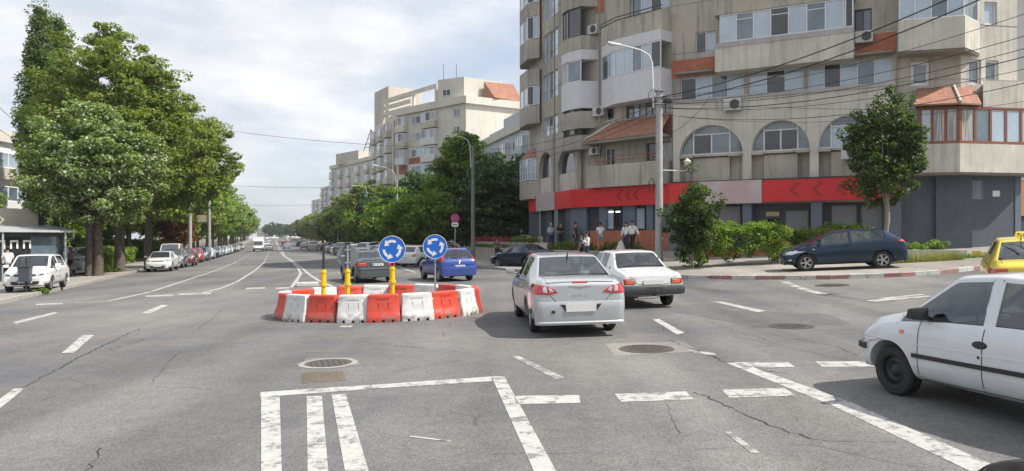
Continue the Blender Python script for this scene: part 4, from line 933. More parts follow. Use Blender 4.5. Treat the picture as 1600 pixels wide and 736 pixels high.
row = [('coupe', 'white', 57.5, "white saloon with dark grille, nearest of the left kerb row"), ('astra', 'grey', 64, "grey car half hidden behind the white saloon of the left kerb row"), ('van', 'white', 73, "white van rising above the left kerb row near the first lamp post"),
       ('hatch', 'maroon', 69, "dark red hatchback tucked behind the nearest white saloon of the left row"), ('hatch', 'red', 80, "bright red hatchback in the left kerb row"), ('astra', 'steel', 87.5, "steel blue car right behind the bright red hatchback"),
       ('coupe', 'white', 95, "white saloon between two blue cars in the left row"), ('astra', 'darkblue', 102, "dark blue car, second blue one after the bright red hatchback"), ('coupe', 'silver', 109, "silver saloon at the end of the blue cars in the left row"),
       ('hatch', 'lightblue', 117, "pale blue hatchback in the middle of the left row"), ('coupe', 'white', 125, "small white saloon in the far half of the left row"), ('astra', 'silver', 133, "silver hatchback in the far half of the left row"),
       ('hatch', 'white', 141, "white hatchback far down the left row"), ('coupe', 'black', 150, "black saloon far down the left row"), ('suv', 'grey', 160, "grey tall car far down the left row"), ('coupe', 'white', 170, "white saloon near the far end of the left row"), ('hatch', 'black', 182, "black hatchback near the far end of the left row"),
       ('astra', 'beige', 194, "beige car at the far end of the left row")]
for i, (k, c, v, lab) in enumerate(row):
    u = -7.35 if c != 'maroon' and i != 2 else (-7.0 if c == 'maroon' else -8.6)
    x, y = XY(u, v); traffic(k, c, x, y, H0 + ((i * 7) % 5 - 2) * .6, lab, GL)
x, y = XY(-11.6, 53.5); traffic('suv', 'silver', x, y, H0, "silver grey crossover under the left trees behind a trunk", None, .12)
x, y = XY(-19.0, 55); traffic('suv', 'darkblue', x, y, 100, "long dark blue estate car parked sideways behind the left tree trunks", None, .12)
x, y = XY(-14.6, 60); traffic('astra', 'steel', x, y, H0, "blue car behind the silver grey crossover under the trees", None, .12)
x, y = XY(-21.5, 50); traffic('astra', 'black', x, y, 95, "black car with sloping windscreen behind the two walkers on the left", None, .12)
rr = random.Random(5)
cols = [('hatch', 'white', "white hatchback nosed in between the red one and the blue small hatchback"), ('hatch', 'red', "red hatchback nosed in at the right kerb beside the blue roundabout sign"), ('astra', 'darkblue', "dark blue car nosed in at the right kerb beside the red hatchback"), ('coupe', 'silver', "silver saloon nosed in behind the dark grey saloon"),
        ('astra', 'grey', "grey hatchback nosed in at the right kerb"), ('hatch', 'beige', "beige hatchback nosed in at the right kerb"), ('coupe', 'black', "black saloon nosed in at the right kerb"), ('suv', 'white', "white tall car nosed in at the right kerb"), ('astra', 'maroon', "dark red car nosed in at the right kerb"),
        ('hatch', 'silver', "silver hatchback nosed in at the right kerb past the grey sign disc"), ('coupe', 'navy', "navy saloon nosed in at the right kerb"), ('astra', 'white', "white car nosed in at the middle of the right row"), ('hatch', 'black', "black hatchback nosed in at the middle of the right row"), ('suv', 'grey', "grey tall car nosed in at the middle of the right row"),
        ('coupe', 'white', "white saloon nosed in near the far end of the right row"), ('astra', 'steel', "steel blue car near the far end of the right row"), ('hatch', 'grey', "grey hatchback near the far end of the right row"), ('coupe', 'beige', "beige saloon near the far end of the right row"), ('suv', 'black', "black tall car near the far end of the right row"), ('hatch', 'red', "small red car at the far end of the right row")]
v = 50.6
for i, (k, c, lab) in enumerate(cols):
    x, y = XY(9.9 + rr.uniform(-.3, .3), v); traffic(k, c, x, y, 18 - 50 + rr.uniform(-3, 3), lab, GR); v += 3.5 if i < 12 else 5.5
mov = [('hatch', 'white', 3.6, 88, 18, "white small car driving away, right lane behind the grey sign disc"), ('coupe', 'silver', 7.6, 96, 18, "silver saloon driving away beside the nosed-in row"), ('van', 'beige', 7.7, 150, 18, "pale minivan driving away on the boulevard"), ('astra', 'grey', 7.0, 175, 18, "grey car ahead of the pale minivan"),
       ('coupe', 'lightblue', 3.4, 185, 18, "light blue car driving away near the double white line"), ('coupe', 'white', .6 - 1.2, 165, 198, "white saloon coming towards us beside the box truck"), ('hatch', 'red', 3.6, 240, 18, "small red car far up the boulevard"), ('suv', 'black', 7.4, 215, 18, "black tall car far up the boulevard"),
       ('coupe', 'grey', 3.5, 290, 18, "grey saloon far up the boulevard behind the red car"), ('hatch', 'white', -1.5, 230, 198, "white hatchback coming from far up the boulevard"), ('coupe', 'steel', -3.8, 275, 198, "steel blue saloon coming from far up the boulevard"), ('hatch', 'silver', -1.2, 320, 198, "silver hatchback coming from the far end"), ('van', 'white', 6.8, 330, 18, "white van far up the boulevard")]
for k, c, u, v, h, lab in mov:
    if v < 100: continue
    x, y = XY(u, v); traffic(k, c, x, y, h, lab, GM)
# box truck coming towards us
x, y = XY(-2.6, 160)
t = empty("box_truck", (x, y, gz(x, y)), R(90 + H0), "white box truck coming towards us on the boulevard", "truck")
MB().box(-3.0, .9, -1.1, 1.1, .75, 3.0).build("cargo_box", PT['white'], t, bevel=.04)
MB().hexa([(.95, -1.0, .5), (2.75, -1.0, .5), (2.75, 1.0, .5), (.95, 1.0, .5), (.95, -1.0, 2.3), (2.0, -.92, 2.35), (2.0, .92, 2.35), (.95, 1.0, 2.3)]).build("cab", PT['white'], t, bevel=.08, smooth=True)
MB().hexa([(2.42, -.85, 1.35), (2.50, -.85, 1.34), (2.50, .85, 1.34), (2.42, .85, 1.35), (2.10, -.82, 2.1), (2.16, -.82, 2.12), (2.16, .82, 2.12), (2.10, .82, 2.1)]).build("windscreen", DGLASS, t)
MB().box(2.7, 2.85, -1.0, 1.0, .42, .72).build("bumper", PLASTIC, t, bevel=.02)
for sg in (-1, 1):
    MB().box(2.76, 2.80, sg * .8 - .14, sg * .8 + .14, .8, .98).build("headlight", CLEARL, t)
    for wx in (-2.1, 1.8): MB().lathe([(.40, -.12), (.42, -.1), (.42, .1), (.40, .12), (.2, .12), (.2, .05), (.01, .05)], 20, c=(wx, sg * .88, .42), axis='y').build("wheel", RUBBER, t)
MB().box(-2.9, 2.6, -.4, .4, .5, .75).build("chassis", TRIM, t)
# ------------------------------------------------------------------ barrier ring with its signs
BRED = mat("barrier_red", (.62, .045, .02), .45, var=.12, scale=3, col2=(.45, .06, .05), c2scale=2.5, c2pos=(.55, .75))
BWHITE = mat("barrier_white", (.66, .66, .65), .45, var=.10, scale=4, col2=(.40, .385, .36), c2scale=3, c2pos=(.56, .8))
def dirty_base(m, h):
    t = m.node_tree; P = t.nodes["Principled BSDF"]; n = t.nodes.new; l = t.links.new; src = P.inputs["Base Color"].links[0].from_socket
    tcn = n("ShaderNodeTexCoord"); sp = n("ShaderNodeSeparateXYZ"); l(tcn.outputs["Object"], sp.inputs[0]); nz = n("ShaderNodeTexNoise"); nz.inputs["Scale"].default_value = 9; nz.inputs["Detail"].default_value = 6
    ob = n("ShaderNodeNewGeometry"); l(ob.outputs["Position"], nz.inputs["Vector"])
    mr = n("ShaderNodeMapRange"); mr.inputs[1].default_value = 0; mr.inputs[2].default_value = h; mr.inputs[3].default_value = .95; mr.inputs[4].default_value = .12; l(sp.outputs[2], mr.inputs[0])
    cr = n("ShaderNodeMapRange"); cr.inputs[1].default_value = .42; cr.inputs[2].default_value = .62; l(nz.outputs["Fac"], cr.inputs[0])
    mu = n("ShaderNodeMath"); mu.operation = 'MULTIPLY'; l(mr.outputs[0], mu.inputs[0]); l(cr.outputs[0], mu.inputs[1])
    mx = n("ShaderNodeMixRGB"); l(mu.outputs[0], mx.inputs[0]); l(src, mx.inputs[1]); mx.inputs[2].default_value = (.20, .175, .15, 1)
    oi = n("ShaderNodeObjectInfo"); m2 = n("ShaderNodeMixRGB"); r2 = n("ShaderNodeMapRange"); r2.inputs[3].default_value = .0; r2.inputs[4].default_value = .14; l(oi.outputs["Random"], r2.inputs[0]); l(r2.outputs[0], m2.inputs[0]); l(mx.outputs[0], m2.inputs[1]); m2.inputs[2].default_value = (.42, .30, .26, 1); l(m2.outputs[0], P.inputs["Base Color"])
dirty_base(BRED, .30); dirty_base(BWHITE, .30)
def barrier_mesh():
    mb = MB(); n = 12
    # horizontal rounded-rectangle sections, bottom to top
    def sec(z, lx, ly, rib=0):
        vs = []
        for sx, sy in ((1, 1), (-1, 1), (-1, -1), (1, -1)):
            r = .035
            for k in range(3):
                a = {(1, 1): 0, (-1, 1): 90, (-1, -1): 180, (1, -1): 270}[(sx, sy)] + k * 45
                vs.append((sx * (lx - r) + r * math.cos(R(a)), sy * (ly - r) + r * math.sin(R(a)), z))
        return vs
    rows = [(.0, .35, .195), (.10, .352, .20), (.20, .345, .165), (.24, .343, .15), (.50, .325, .105), (.56, .322, .10), (.60, .318, .105), (.625, .31, .095), (.635, .29, .075)]
    vs = []
    for z, a, b_ in rows: vs += sec(z, a, b_)
    fs = [(i * n + k, i * n + (k + 1) % n, (i + 1) * n + (k + 1) % n, (i + 1) * n + k) for i in range(len(rows) - 1) for k in range(n)] + [tuple(range(n))[::-1], tuple((len(rows) - 1) * n + k for k in range(n))]
    mb.add(vs, fs)
    o = mb.build("b", BRED); o.data.update()
    c = MB()
    for x_ in (-.2, .0, .2): c.hexa([(x_ - .035, -.3, -.02), (x_ + .035, -.3, -.02), (x_ + .035, .3, -.02), (x_ - .035, .3, -.02), (x_ - .025, -.3, .055), (x_ + .025, -.3, .055), (x_ + .025, .3, .055), (x_ - .025, .3, .055)])
    for x_ in (-.105, .105):
        for s in (-1, 1): c.hexa([(x_ - .018, s * .185, .12), (x_ + .018, s * .185, .12), (x_ + .018, s * .25, .12), (x_ - .018, s * .25, .12), (x_ - .010, s * .092, .44), (x_ + .010, s * .092, .44), (x_ + .010, s * .16, .44), (x_ - .010, s * .16, .44)])
    c.lathe([(.03, .60), (.03, .70)], 12, (.0, 0, 0))
    co = c.build("c", BRED)
    me = evaluated(o.data, [('BOOLEAN', dict(operation='DIFFERENCE', object=co, solver='EXACT'))])
    bpy.data.objects.remove(o); bpy.data.objects.remove(co)
    # moulded lettering block and end lugs
    x = MB()
    for s in (-1, 1):
        for i in range(5): x.box(-.13 + i * .056, -.13 + i * .056 + .034, s * .100 - .012, s * .100 + .012, .515, .56)
        x.box(s * .335 - .03, s * .335 + .03, -.04, .04, .12, .16); x.box(s * .335 - .025, s * .335 + .025, -.03, .03, .46, .50)
    me2 = x.mesh("x"); bm = bmesh.new(); bm.from_mesh(me); bm.from_mesh(me2)
    bmesh.ops.recalc_face_normals(bm, faces=bm.faces); bm.to_mesh(me); bm.free(); me.name = "barrier_body"
    me.materials.clear(); me.materials.append(BRED); me.polygons.foreach_set("use_smooth", [True] * len(me.polygons)); me.set_sharp_from_angle(angle=R(30)); return me
bme = barrier_mesh()
# ring: ellipse-like loop in plan
fx, fy = gp(588, 504)
cx_, cy_ = fx - .27, fy + 1.95
RX, RY = 2.36, 1.78
pts = []; per = 0
for i in range(721):
    a = 2 * math.pi * i / 720 - math.pi / 2
    pts.append((cx_ + RX * math.cos(a), cy_ + RY * math.sin(a)))
cum = [0]
for i in range(720): cum.append(cum[-1] + math.dist(pts[i], pts[i + 1]))
NB = 18
rb = random.Random(3)
where = {0: "red barrier at the front centre of the ring, under the left blue sign", 1: "white barrier at the ring front, next right of the centre red one", 2: "red barrier at the front right of the ring", 3: "white barrier at the right end of the ring's front", 4: "red barrier turned edge-on at the right tip of the ring", 5: "white barrier at the back right bend of the ring",
         6: "red barrier at the back right of the ring", 7: "white barrier at the ring back, right of the grey sign pole", 8: "red barrier at the ring back between the two blue signs", 9: "white barrier at the ring back, behind the left blue sign's sleeve", 10: "wide red barrier at the back centre of the ring", 11: "white barrier at the ring back between the two left yellow sleeves",
         12: "red barrier at the ring back by the leftmost yellow sleeve", 13: "white barrier at the back left bend of the ring", 14: "red barrier at the left tip of the ring", 15: "white barrier at the left end of the ring's front", 16: "red barrier at the front left of the ring", 17: "white barrier at the ring front, next left of the centre red one"}
for k in range(NB):
    s = cum[-1] * ((k + .60) % NB) / NB
    i = next(j for j in range(720) if cum[j + 1] >= s)
    x, y = pts[i]; x2, y2 = pts[(i + 3) % 720]
    o = bpy.data.objects.new("plastic_barrier", bme); COL.objects.link(o)
    o.location = (x + rb.uniform(-.05, .05), y + rb.uniform(-.06, .06), gz(x, y) + .002); o.rotation_euler = (0, math.atan(-.02), math.atan2(y2 - y, x2 - x) + R(rb.uniform(-6, 6)))
    o.scale = (1.08, 1, .98)
    o.material_slots[0].link = 'OBJECT'; o.material_slots[0].material = BRED if k % 2 == 0 else BWHITE
    tag(o, where[k], "barrier", "red and white barriers in a ring")
YEL = mat("sleeve_yellow", (.78, .50, .015), .4, var=.15, scale=6, col2=(.45, .33, .05), c2scale=5, c2pos=(.6, .8))
GALV = mat("galvanised_steel", (.36, .37, .38), .45, .6, var=.12, scale=6)
POSTBLACK = mat("post_black", (.03, .03, .032), .5)
SBLUE = mat("sign_blue", (.005, .14, .60), .35, coat=.3); SWHITE = mat("sign_white", (.78, .78, .78), .4); SBACK = mat("sign_back", (.20, .215, .22), .5, .3, var=.1, scale=4)
def disc(rad, y0, y1, n=48, zc=0): return [(rad * math.cos(2 * math.pi * k / n), zc + rad * math.sin(2 * math.pi * k / n)) for k in range(n)]
def arrows(mb, rad, y, zc, rot=0):
    for k in range(3):
        a0 = R(90 + 120 * k + rot); ri, ro = rad * .50, rad * .70; pts_o = []; pts_i = []
        # each arrow turns counter-clockwise as seen from the front
        for j in range(9):
            a = a0 + R(-28 + 62 * j / 8); pts_o.append((ro * math.cos(a), ro * math.sin(a))); pts_i.append((ri * math.cos(a), ri * math.sin(a)))
        mb.prism([(x, zc + z) for x, z in pts_o + pts_i[::-1]], (0, -.004, 0), (0, y, 0), (1, 0, 0), (0, 0, 1))
        a = a0 + R(34); rm = rad * .60; T = (-math.sin(a), math.cos(a)); C = (math.cos(a), math.sin(a))
        tip = (rm * C[0] + T[0] * rad * .34, rm * C[1] + T[1] * rad * .34)
        mb.prism([(tip[0] - C[0] * rad * .10, zc + tip[1] - C[1] * rad * .10), ((rm + rad * .26) * C[0], zc + (rm + rad * .26) * C[1]), ((rm - rad * .26) * C[0], zc + (rm - rad * .26) * C[1])], (0, -.004, 0), (0, y, 0), (1, 0, 0), (0, 0, 1))
def sign_post(px, Y, ztop_px, label, sleeve=True, disc_px=None, disc_r=.33, back=False, rz=0, pole_r=.03, pm=POSTBLACK, sleeve_px=415, rot=0, dark_top=False):
    x = (px - 800) / F * Y; z0 = gz(x, Y); Z = lambda p: CAMZ - (p - HZ) / F * Y - z0
    e = empty("roundabout_sign" if disc_px and not back else "sign_post", (x, Y, z0), R(rz), label, "road sign" if disc_px else "post", None)
    MB().tube([(0, 0, 0), (0, 0, Z(ztop_px))], pole_r, 12).build("pole", pm, e, smooth=True)
    if sleeve:
        zt = Z(sleeve_px); zm = Z(sleeve_px + 24)
        MB().lathe([(.055, 0), (.055, zm - .03), (.085, zm - .03), (.085, zm + .03), (.065, zm + .03), (.062, zt - .08), (.075, zt - .08), (.075, zt - .05), (.058, zt - .045), (.055, zt), (.03, zt)], 16).build("yellow_sleeve", YEL, e, smooth=True)
    if disc_px:
        zc = Z(disc_px); s = 1 if back else -1
        mb = MB(); mb.prism([(a, zc + b_) for a, b_ in disc(disc_r, 0, 0)], (0, .018, 0), (0, -.05 if not back else .035, 0), (1, 0, 0), (0, 0, 1))
        d = mb.build("sign_disc", SBLUE if not back else SBACK, e, bevel=.003)
        if not back:
            mb = MB(); arrows(mb, disc_r, -.051, zc, rot); mb.build("arrows", SWHITE, d)
            ring = [(disc_r * .985 * math.cos(2 * math.pi * k / 48), -.052, zc + disc_r * .985 * math.sin(2 * math.pi * k / 48)) for k in range(49)]
            MB().tube(ring, .006, 6, cap=False).build("rim", SWHITE, d)
        else:
            MB().box(-.05, .05, .0, .036, zc - .31, zc + .31).build("bracket", POSTBLACK, d); MB().box(-.16, -.06, .028, .0345, zc - .005, zc + .03).build("sticker", SWHITE, d)
        for dz in (-.15, .15): MB().box(-.06, .06, -.035, .035, zc + dz - .02, zc + dz + .02).build("clamp", GALV, e)
    return e
sign_post(613, 17.6, 392, "left of the two blue roundabout signs with white arrows, on a yellow sleeved post", True, 389.5, .32, sleeve_px=416)
sign_post(680, 18.3, 372, "right of the two blue roundabout signs, on a thin bare grey pole", False, 385.5, .30, pole_r=.022, pm=GALV, rot=8)
sign_post(543, 17.7, 383, "yellow sleeved post carrying a grey sign disc turned away from us", True, 400.5, .265, True, rz=8, sleeve_px=420, pm=GALV)
sign_post(505.5, 17.6, 382, "bare black post in a yellow sleeve, leftmost inside the barrier ring", True, None, sleeve_px=421)
# ------------------------------------------------------------------ lamp posts, poles, bins
CONCP = mat("concrete_pole", (.36, .355, .34), .85, var=.15, scale=3, streak=.25)
LAMPW = mat("lamp_white", (.62, .63, .63), .45)
CABLE = mat("cable_black", (.02, .02, .02), .7)
def lamp_post(px, Y, py_top, label, r0=.16, r1=.11, arm=None, m=CONCP, base=None, head_len=.55, group=None, extra=None):
    x = (px - 800) / F * Y; z0 = gz(x, Y) + .1; zt = CAMZ - (py_top - HZ) / F * Y
    e = empty("lamp_post", (x, Y, z0), 0, label, "lamp post" if arm else "pole", group)
    MB().tube([(0, 0, -.1), (0, 0, zt - z0)], [r0, r1], 16).build("pole", m, e, smooth=True)
    if arm:
        pts_ = [at(a, b_, Y) - Vector((x, Y, z0)) for a, b_ in arm]
        MB().tube(pts_, .04 if Y < 40 else .03, 8).build("arm", LAMPW, e, smooth=True)
        p, q = pts_[-1], pts_[-2]; d = (p - q).normalized(); n = d.cross(Vector((0, 1, 0))).normalized(); n = n if n.z > 0 else -n
        mb = MB(); w = .14; c0 = p - d * .05; c1 = p + d * head_len
        mb.hexa([c0 - Vector((0, w * .5, 0)) - n * .05, c1 - Vector((0, w * .7, 0)) - n * .06, c1 + Vector((0, w * .7, 0)) - n * .06, c0 + Vector((0, w * .5, 0)) - n * .05,
                 c0 - Vector((0, w * .4, 0)) + n * .06, c1 - Vector((0, w * .4, 0)) + n * .03, c1 + Vector((0, w * .4, 0)) + n * .03, c0 + Vector((0, w * .4, 0)) + n * .06])
        h = mb.build("lamp_head", LAMPW, e, bevel=.03, smooth=True)
        c = p + d * head_len * .6 - n * .075
        MB().ball(c, .12, 10, 6, (1.5, .9, .4)).build("lamp_glass", CLEARL, h, smooth=True)
    return e
PY = 34.0
lp = lamp_post(1030, PY, 140, "tall grey concrete lamp post rising behind the white saloon", .19, .145, arm=[(1021, 168), (1020, 130), (1019, 98), (1014, 86), (1000, 78), (968, 70)], m=CONCP)
lpz = lp.location.z
def rel(px, py, Y=PY): return at(px, py, Y) - lp.location
MB().tube([rel(1036, 262 + 4), rel(1060, 267), rel(1074, 267)], .025, 8).build("lantern_arm", LAMPW, lp, smooth=True)
c = rel(1074, 267); LANT = mat("lantern_shade", (.62, .58, .48), .5)
MB().lathe([(.04, 0), (.05, .06), (.04, .10), (.12, .22), (.15, .38), (.15, .40), (.17, .42), (.16, .46), (.03, .56), (.004, .60)], 16, c).build("lantern", LANT, lp, smooth=True)
mb = MB()
for k in range(5):
    a0 = k * .02; mb.tube([(c0.x, c0.y, c0.z) for c0 in [rel(1018, 290) + Vector((.0 + .20 * math.cos(t) * .6, -.02 + a0, .33 * math.sin(t))) for t in [2 * math.pi * j / 16 for j in range(17)]]], .012, 5, cap=False)
mb.build("cable_coil", CABLE, lp)
mb = MB()
for py in (142, 152, 163): mb.box(-.22, .22, -.2, .2, rel(1030, py).z - .02, rel(1030, py).z + .02)
mb.build("pole_clamps", GALV, lp)
mb = MB(); mb.tube([rel(1022, 150) + Vector((.28 * math.cos(t), -.1, .28 * math.sin(t))) for t in [2 * math.pi * j / 20 for j in range(21)]], .014, 6, cap=False); mb.build("cable_coil", CABLE, lp)
GP = "poles along the boulevard"
lamp_post(739, 57, 228, "dark weathered pole with a lamp bracket, nearest on the boulevard's right side", .17, .12, arm=[(736, 262), (734, 226), (731, 219), (722, 214), (706, 211)], m=mat("dark_pole", (.19, .185, .175), .8, var=.2, scale=2), group=GP)
lamp_post(620, 78, 282, "pale pole with a curved lamp arm in front of the apartment tower", .16, .12, arm=[(617, 285), (617, 272), (613, 266), (602, 262), (590, 259)], group=GP)
lamp_post(573, 104, 300, "pale pole with a lamp arm, second from the apartment tower", .15, .12, arm=[(573, 303), (572, 295), (567, 291), (556, 290)], group=GP)
lamp_post(528, 150, 318, "small far pole with a lamp arm on the boulevard's right side", .15, .12, arm=[(528, 320), (527, 312), (523, 310), (516, 309)], group=GP)
lamp_post(297, 78, 303, "pale concrete pole, left one of the pair under the left trees", .2, .16, group=GP)
p2 = lamp_post(327, 84, 308, "pale concrete pole with a blank panel, right one of the pair under the left trees", .19, .15, group=GP)
BOARD = mat("blank_board", (.55, .50, .36), .6)
o = MB().box(-1.35, -.15, -.08, .02, 4.2, 5.0).build("blank_panel", BOARD, p2, bevel=.01)
# no-stopping sign
x, Y = (711 - 800) / F * 46, 46; x, Y = x, 46.0; z0 = gz(x, Y) + .125; Z = lambda p: CAMZ - (p - HZ) / F * Y - z0
e = empty("no_stopping_sign", (x, Y, z0), 0, "round blue no-stopping sign with red ring and a small plate below, beside the dark pole", "road sign")
MB().tube([(0, 0, 0), (0, 0, Z(335))], .03, 10).build("pole", GALV, e, smooth=True)
SRED = mat("sign_red", (.60, .02, .03), .4); zc = Z(341)
d = MB().prism([(a, zc + b_) for a, b_ in disc(.27, 0, 0)], (0, .015, 0), (0, -.05, 0), (1, 0, 0), (0, 0, 1)).build("sign_disc", SRED, e)
MB().prism([(a, zc + b_) for a, b_ in disc(.215, 0, 0)], (0, -.004, 0), (0, -.0505, 0), (1, 0, 0), (0, 0, 1)).build("blue_field", mat("sign_blue_dull", (.05, .08, .35), .4), d)
mb = MB()
for s in (-1, 1): mb.prism([(-.03 * s - .16 * s, zc - .17), (-.16 * s + .03 * s, zc - .19), (.17 * s + .03 * s, zc + .17), (.17 * s - .03 * s, zc + .19)], (0, -.003, 0), (0, -.0547, 0) if s > 0 else (0, -.0552, 0), (1, 0, 0), (0, 0, 1))
mb.build("red_cross", SRED, d)
MB().box(-.2, .2, -.05, -.035, Z(354), Z(348)).build("sub_plate", SWHITE, e)
mb = MB()
for i in range(6): mb.box(-.15 + i * .05, -.115 + i * .05, -.053, -.0502, Z(352.6), Z(349.6))
mb.build("plate_letters", LETTER, e.children[-1])
# litter bin on its post before the parked white hatchback
x, y = gp(41, 457, .125); e = empty("litter_bin", (x, y, gz(x, y) + .125), R(10), "small dark grey litter bin on a thin post in front of the white hatchback", "litter bin")
MB().tube([(0, 0, 0), (0, 0, 1.35)], .03, 10).build("post", POSTBLACK, e, smooth=True)
MB().hexa([(-.19, -.19, .42), (.19, -.19, .42), (.19, .03, .42), (-.19, .03, .42), (-.22, -.24, .98), (.22, -.24, .98), (.22, .05, .98), (-.22, .05, .98)]).build("bin", mat("bin_grey", (.07, .08, .095), .5, var=.1), e, bevel=.02)
MB().box(-.235, .235, -.26, .06, .98, 1.03).build("lid", mat("bin_lid", (.05, .055, .065), .5), e, bevel=.015)
# ------------------------------------------------------------------ overhead cables
def cable(pts, sag, rad, label, name="overhead_cable"):
    P = [Vector(p) for p in pts]; Q = []
    for i in range(len(P) - 1):
        n = 14
        for j in range(n + (1 if i == len(P) - 2 else 0)):
            t = j / n; q = P[i].lerp(P[i + 1], t); q.z -= sag * 4 * t * (1 - t); Q.append(q)
    o = MB().tube(Q, rad, 5).build(name, CABLE, smooth=True); tag(o, label, "cable", "overhead cables")
    o2 = o; return o
A1 = at(1030, 152, PY); A2 = at(1030, 160, PY); A3 = at(1030, 168, PY); A4 = at(1030, 178, PY)
def right_end(px, py, Y): return at(px, py, Y)
for a, (px, py, Y), sg, rad, lab in [(A1, (1640, -75, 20), .5, .022, "thick black cable, topmost crossing the building from the tall lamp post"), (A2, (1640, -50, 20), .55, .022, "thick black cable just below the topmost one"), (A1, (1650, 5, 21), .5, .010, "thin cable crossing the brick band of the building"),
                            (A2, (1650, 42, 22), .5, .012, "thin cable meeting the right edge above the tiled awning"), (A2, (1650, 62, 22), .6, .012, "cable running over the corner bay window"), (A3, (1650, 75, 22), .6, .016, "thicker cable passing under the corner bay window"), (A3, (1650, 96, 22), .6, .010, "thin cable over the arched windows, upper one"),
                            (A4, (1650, 118, 22), .7, .012, "cable running down across the arched windows"), (A4, (1650, 150, 24), .6, .008, "thin cable low over the crown of the pavement tree"), (A2, (1650, 170, 26), .15, .008, "thin cable running almost level to the right edge")]:
    cable([a, right_end(px, py, Y)], sg, rad, lab)
cable([A2, at(739, 232, 57)], .7, .014, "cable from the tall lamp post back to the dark pole, upper one"); cable([A3, at(739, 240, 57)], .9, .014, "cable from the tall lamp post back to the dark pole, lower one"); cable([A4, at(739, 262, 57)], .6, .010, "thin cable from the lamp post to the dark pole, lowest one")
cable([A2, at(1052, 206, 42), at(1110, 150, 41)], .25, .012, "short cable from the lamp post to the first-floor ledge")
cable([at(739, 232, 57), at(327, 200, 60)], .35, .014, "single wire crossing the boulevard below the clouds, upper one"); cable([at(620, 290, 78), at(327, 288, 84)], .3, .016, "single wire crossing the boulevard at treetop height"); cable([at(528, 318, 150), at(340, 318, 150)], .4, .02, "lowest and farthest wire crossing the boulevard")
cable([at(-60, 105, 30), at(60, 215, 48)], .3, .014, "upper of the wires at the left edge of the sky"); cable([at(-60, 155, 30), at(70, 240, 48)], .3, .014, "lower of the wires at the left edge of the sky"); cable([at(-60, 185, 30), at(70, 250, 48)], .3, .010, "lowest wire at the left edge, before the pale block")
# ------------------------------------------------------------------ vegetation
from mathutils import noise as mnoise
def leaf_mat(name, cols, pale=None, palefrac=.0, trans=.42):
    cols = [tuple(min(.5, c * (1.7 if max(q) < .2 else 1)) for c in q) for q in cols]
    m = bpy.data.materials.new(name); m.use_nodes = True; t = m.node_tree; t.nodes.clear(); n = t.nodes.new; l = t.links.new
    o = n("ShaderNodeOutputMaterial"); ge = n("ShaderNodeNewGeometry"); rp = n("ShaderNodeValToRGB"); e = rp.color_ramp.elements
    e[0].position = 0; e[0].color = (*cols[0], 1); e[1].position = 1 - palefrac - .001; e[1].color = (*cols[-1], 1)
    for i, c in enumerate(cols[1:-1]): q = e.new((i + 1) / (len(cols) - 1) * (1 - palefrac)); q.color = (*c, 1)
    if pale: q = e.new(1 - palefrac); q.color = (*pale, 1)
    l(ge.outputs["Random Per Island"], rp.inputs[0])
    tcn = n("ShaderNodeTexCoord"); nz = n("ShaderNodeTexNoise"); nz.inputs["Scale"].default_value = .55; nz.inputs["Detail"].default_value = 3; l(tcn.outputs["Object"], nz.inputs["Vector"])
    mr = n("ShaderNodeMapRange"); mr.inputs[1].default_value = .3; mr.inputs[2].default_value = .7; mr.inputs[3].default_value = .75; mr.inputs[4].default_value = 1.25; l(nz.outputs["Fac"], mr.inputs[0])
    s = n("ShaderNodeVectorMath"); s.operation = 'SCALE'; l(rp.outputs[0], s.inputs[0]); l(mr.outputs[0], s.inputs["Scale"])
    P = n("ShaderNodeBsdfPrincipled"); P.inputs["Roughness"].default_value = .5; P.inputs["Specular IOR Level"].default_value = .4; l(s.outputs[0], P.inputs["Base Color"])
    tr = n("ShaderNodeBsdfTranslucent"); s2 = n("ShaderNodeVectorMath"); s2.operation = 'MULTIPLY'; s2.inputs[1].default_value = (1.2, 1.5, .5); l(s.outputs[0], s2.inputs[0]); l(s2.outputs[0], tr.inputs[0])
    mx = n("ShaderNodeMixShader"); mx.inputs[0].default_value = trans; l(P.outputs[0], mx.inputs[1]); l(tr.outputs[0], mx.inputs[2]); l(mx.outputs[0], o.inputs[0])
    return m
LF_LINDEN = leaf_mat("leaf_linden", [(.055, .085, .02), (.085, .12, .03), (.12, .15, .045), (.07, .10, .025)], (.50, .52, .42), .27)
LF_CHEST = leaf_mat("leaf_chestnut", [(.05, .085, .015), (.08, .12, .02), (.13, .15, .035), (.17, .16, .045)], (.24, .20, .07), .10)
LF_POPLAR = leaf_mat("leaf_poplar", [(.045, .075, .022), (.07, .10, .03), (.09, .12, .04)], (.16, .18, .10), .12)
LF_GREEN = leaf_mat("leaf_green", [(.05, .085, .014), (.08, .125, .02), (.115, .165, .026), (.15, .19, .035)])
LF_DARK = leaf_mat("leaf_dark", [(.02, .045, .012), (.035, .065, .016), (.05, .085, .02)], trans=.25)
LF_BRIGHT = leaf_mat("leaf_bright", [(.09, .15, .018), (.14, .21, .025), (.20, .27, .04)], (.26, .28, .06), .15)
LF_YELLOW = leaf_mat("leaf_yellowish", [(.10, .12, .03), (.16, .165, .05), (.21, .20, .07)], (.28, .26, .12), .15)
LF_RUST = leaf_mat("leaf_rust", [(.13, .06, .03), (.20, .09, .04), (.24, .13, .06)])
LF_PAVE = leaf_mat("leaf_pavement_tree", [(.018, .04, .010), (.035, .065, .016), (.055, .085, .022)], (.22, .17, .05), .12)
BARK = mat("bark", (.105, .085, .065), .95, var=.45, scale=7, bump=1.0, bscale=18)
BARKP = mat("bark_pale", (.26, .23, .19), .9, var=.3, scale=7, bump=.6, bscale=18)
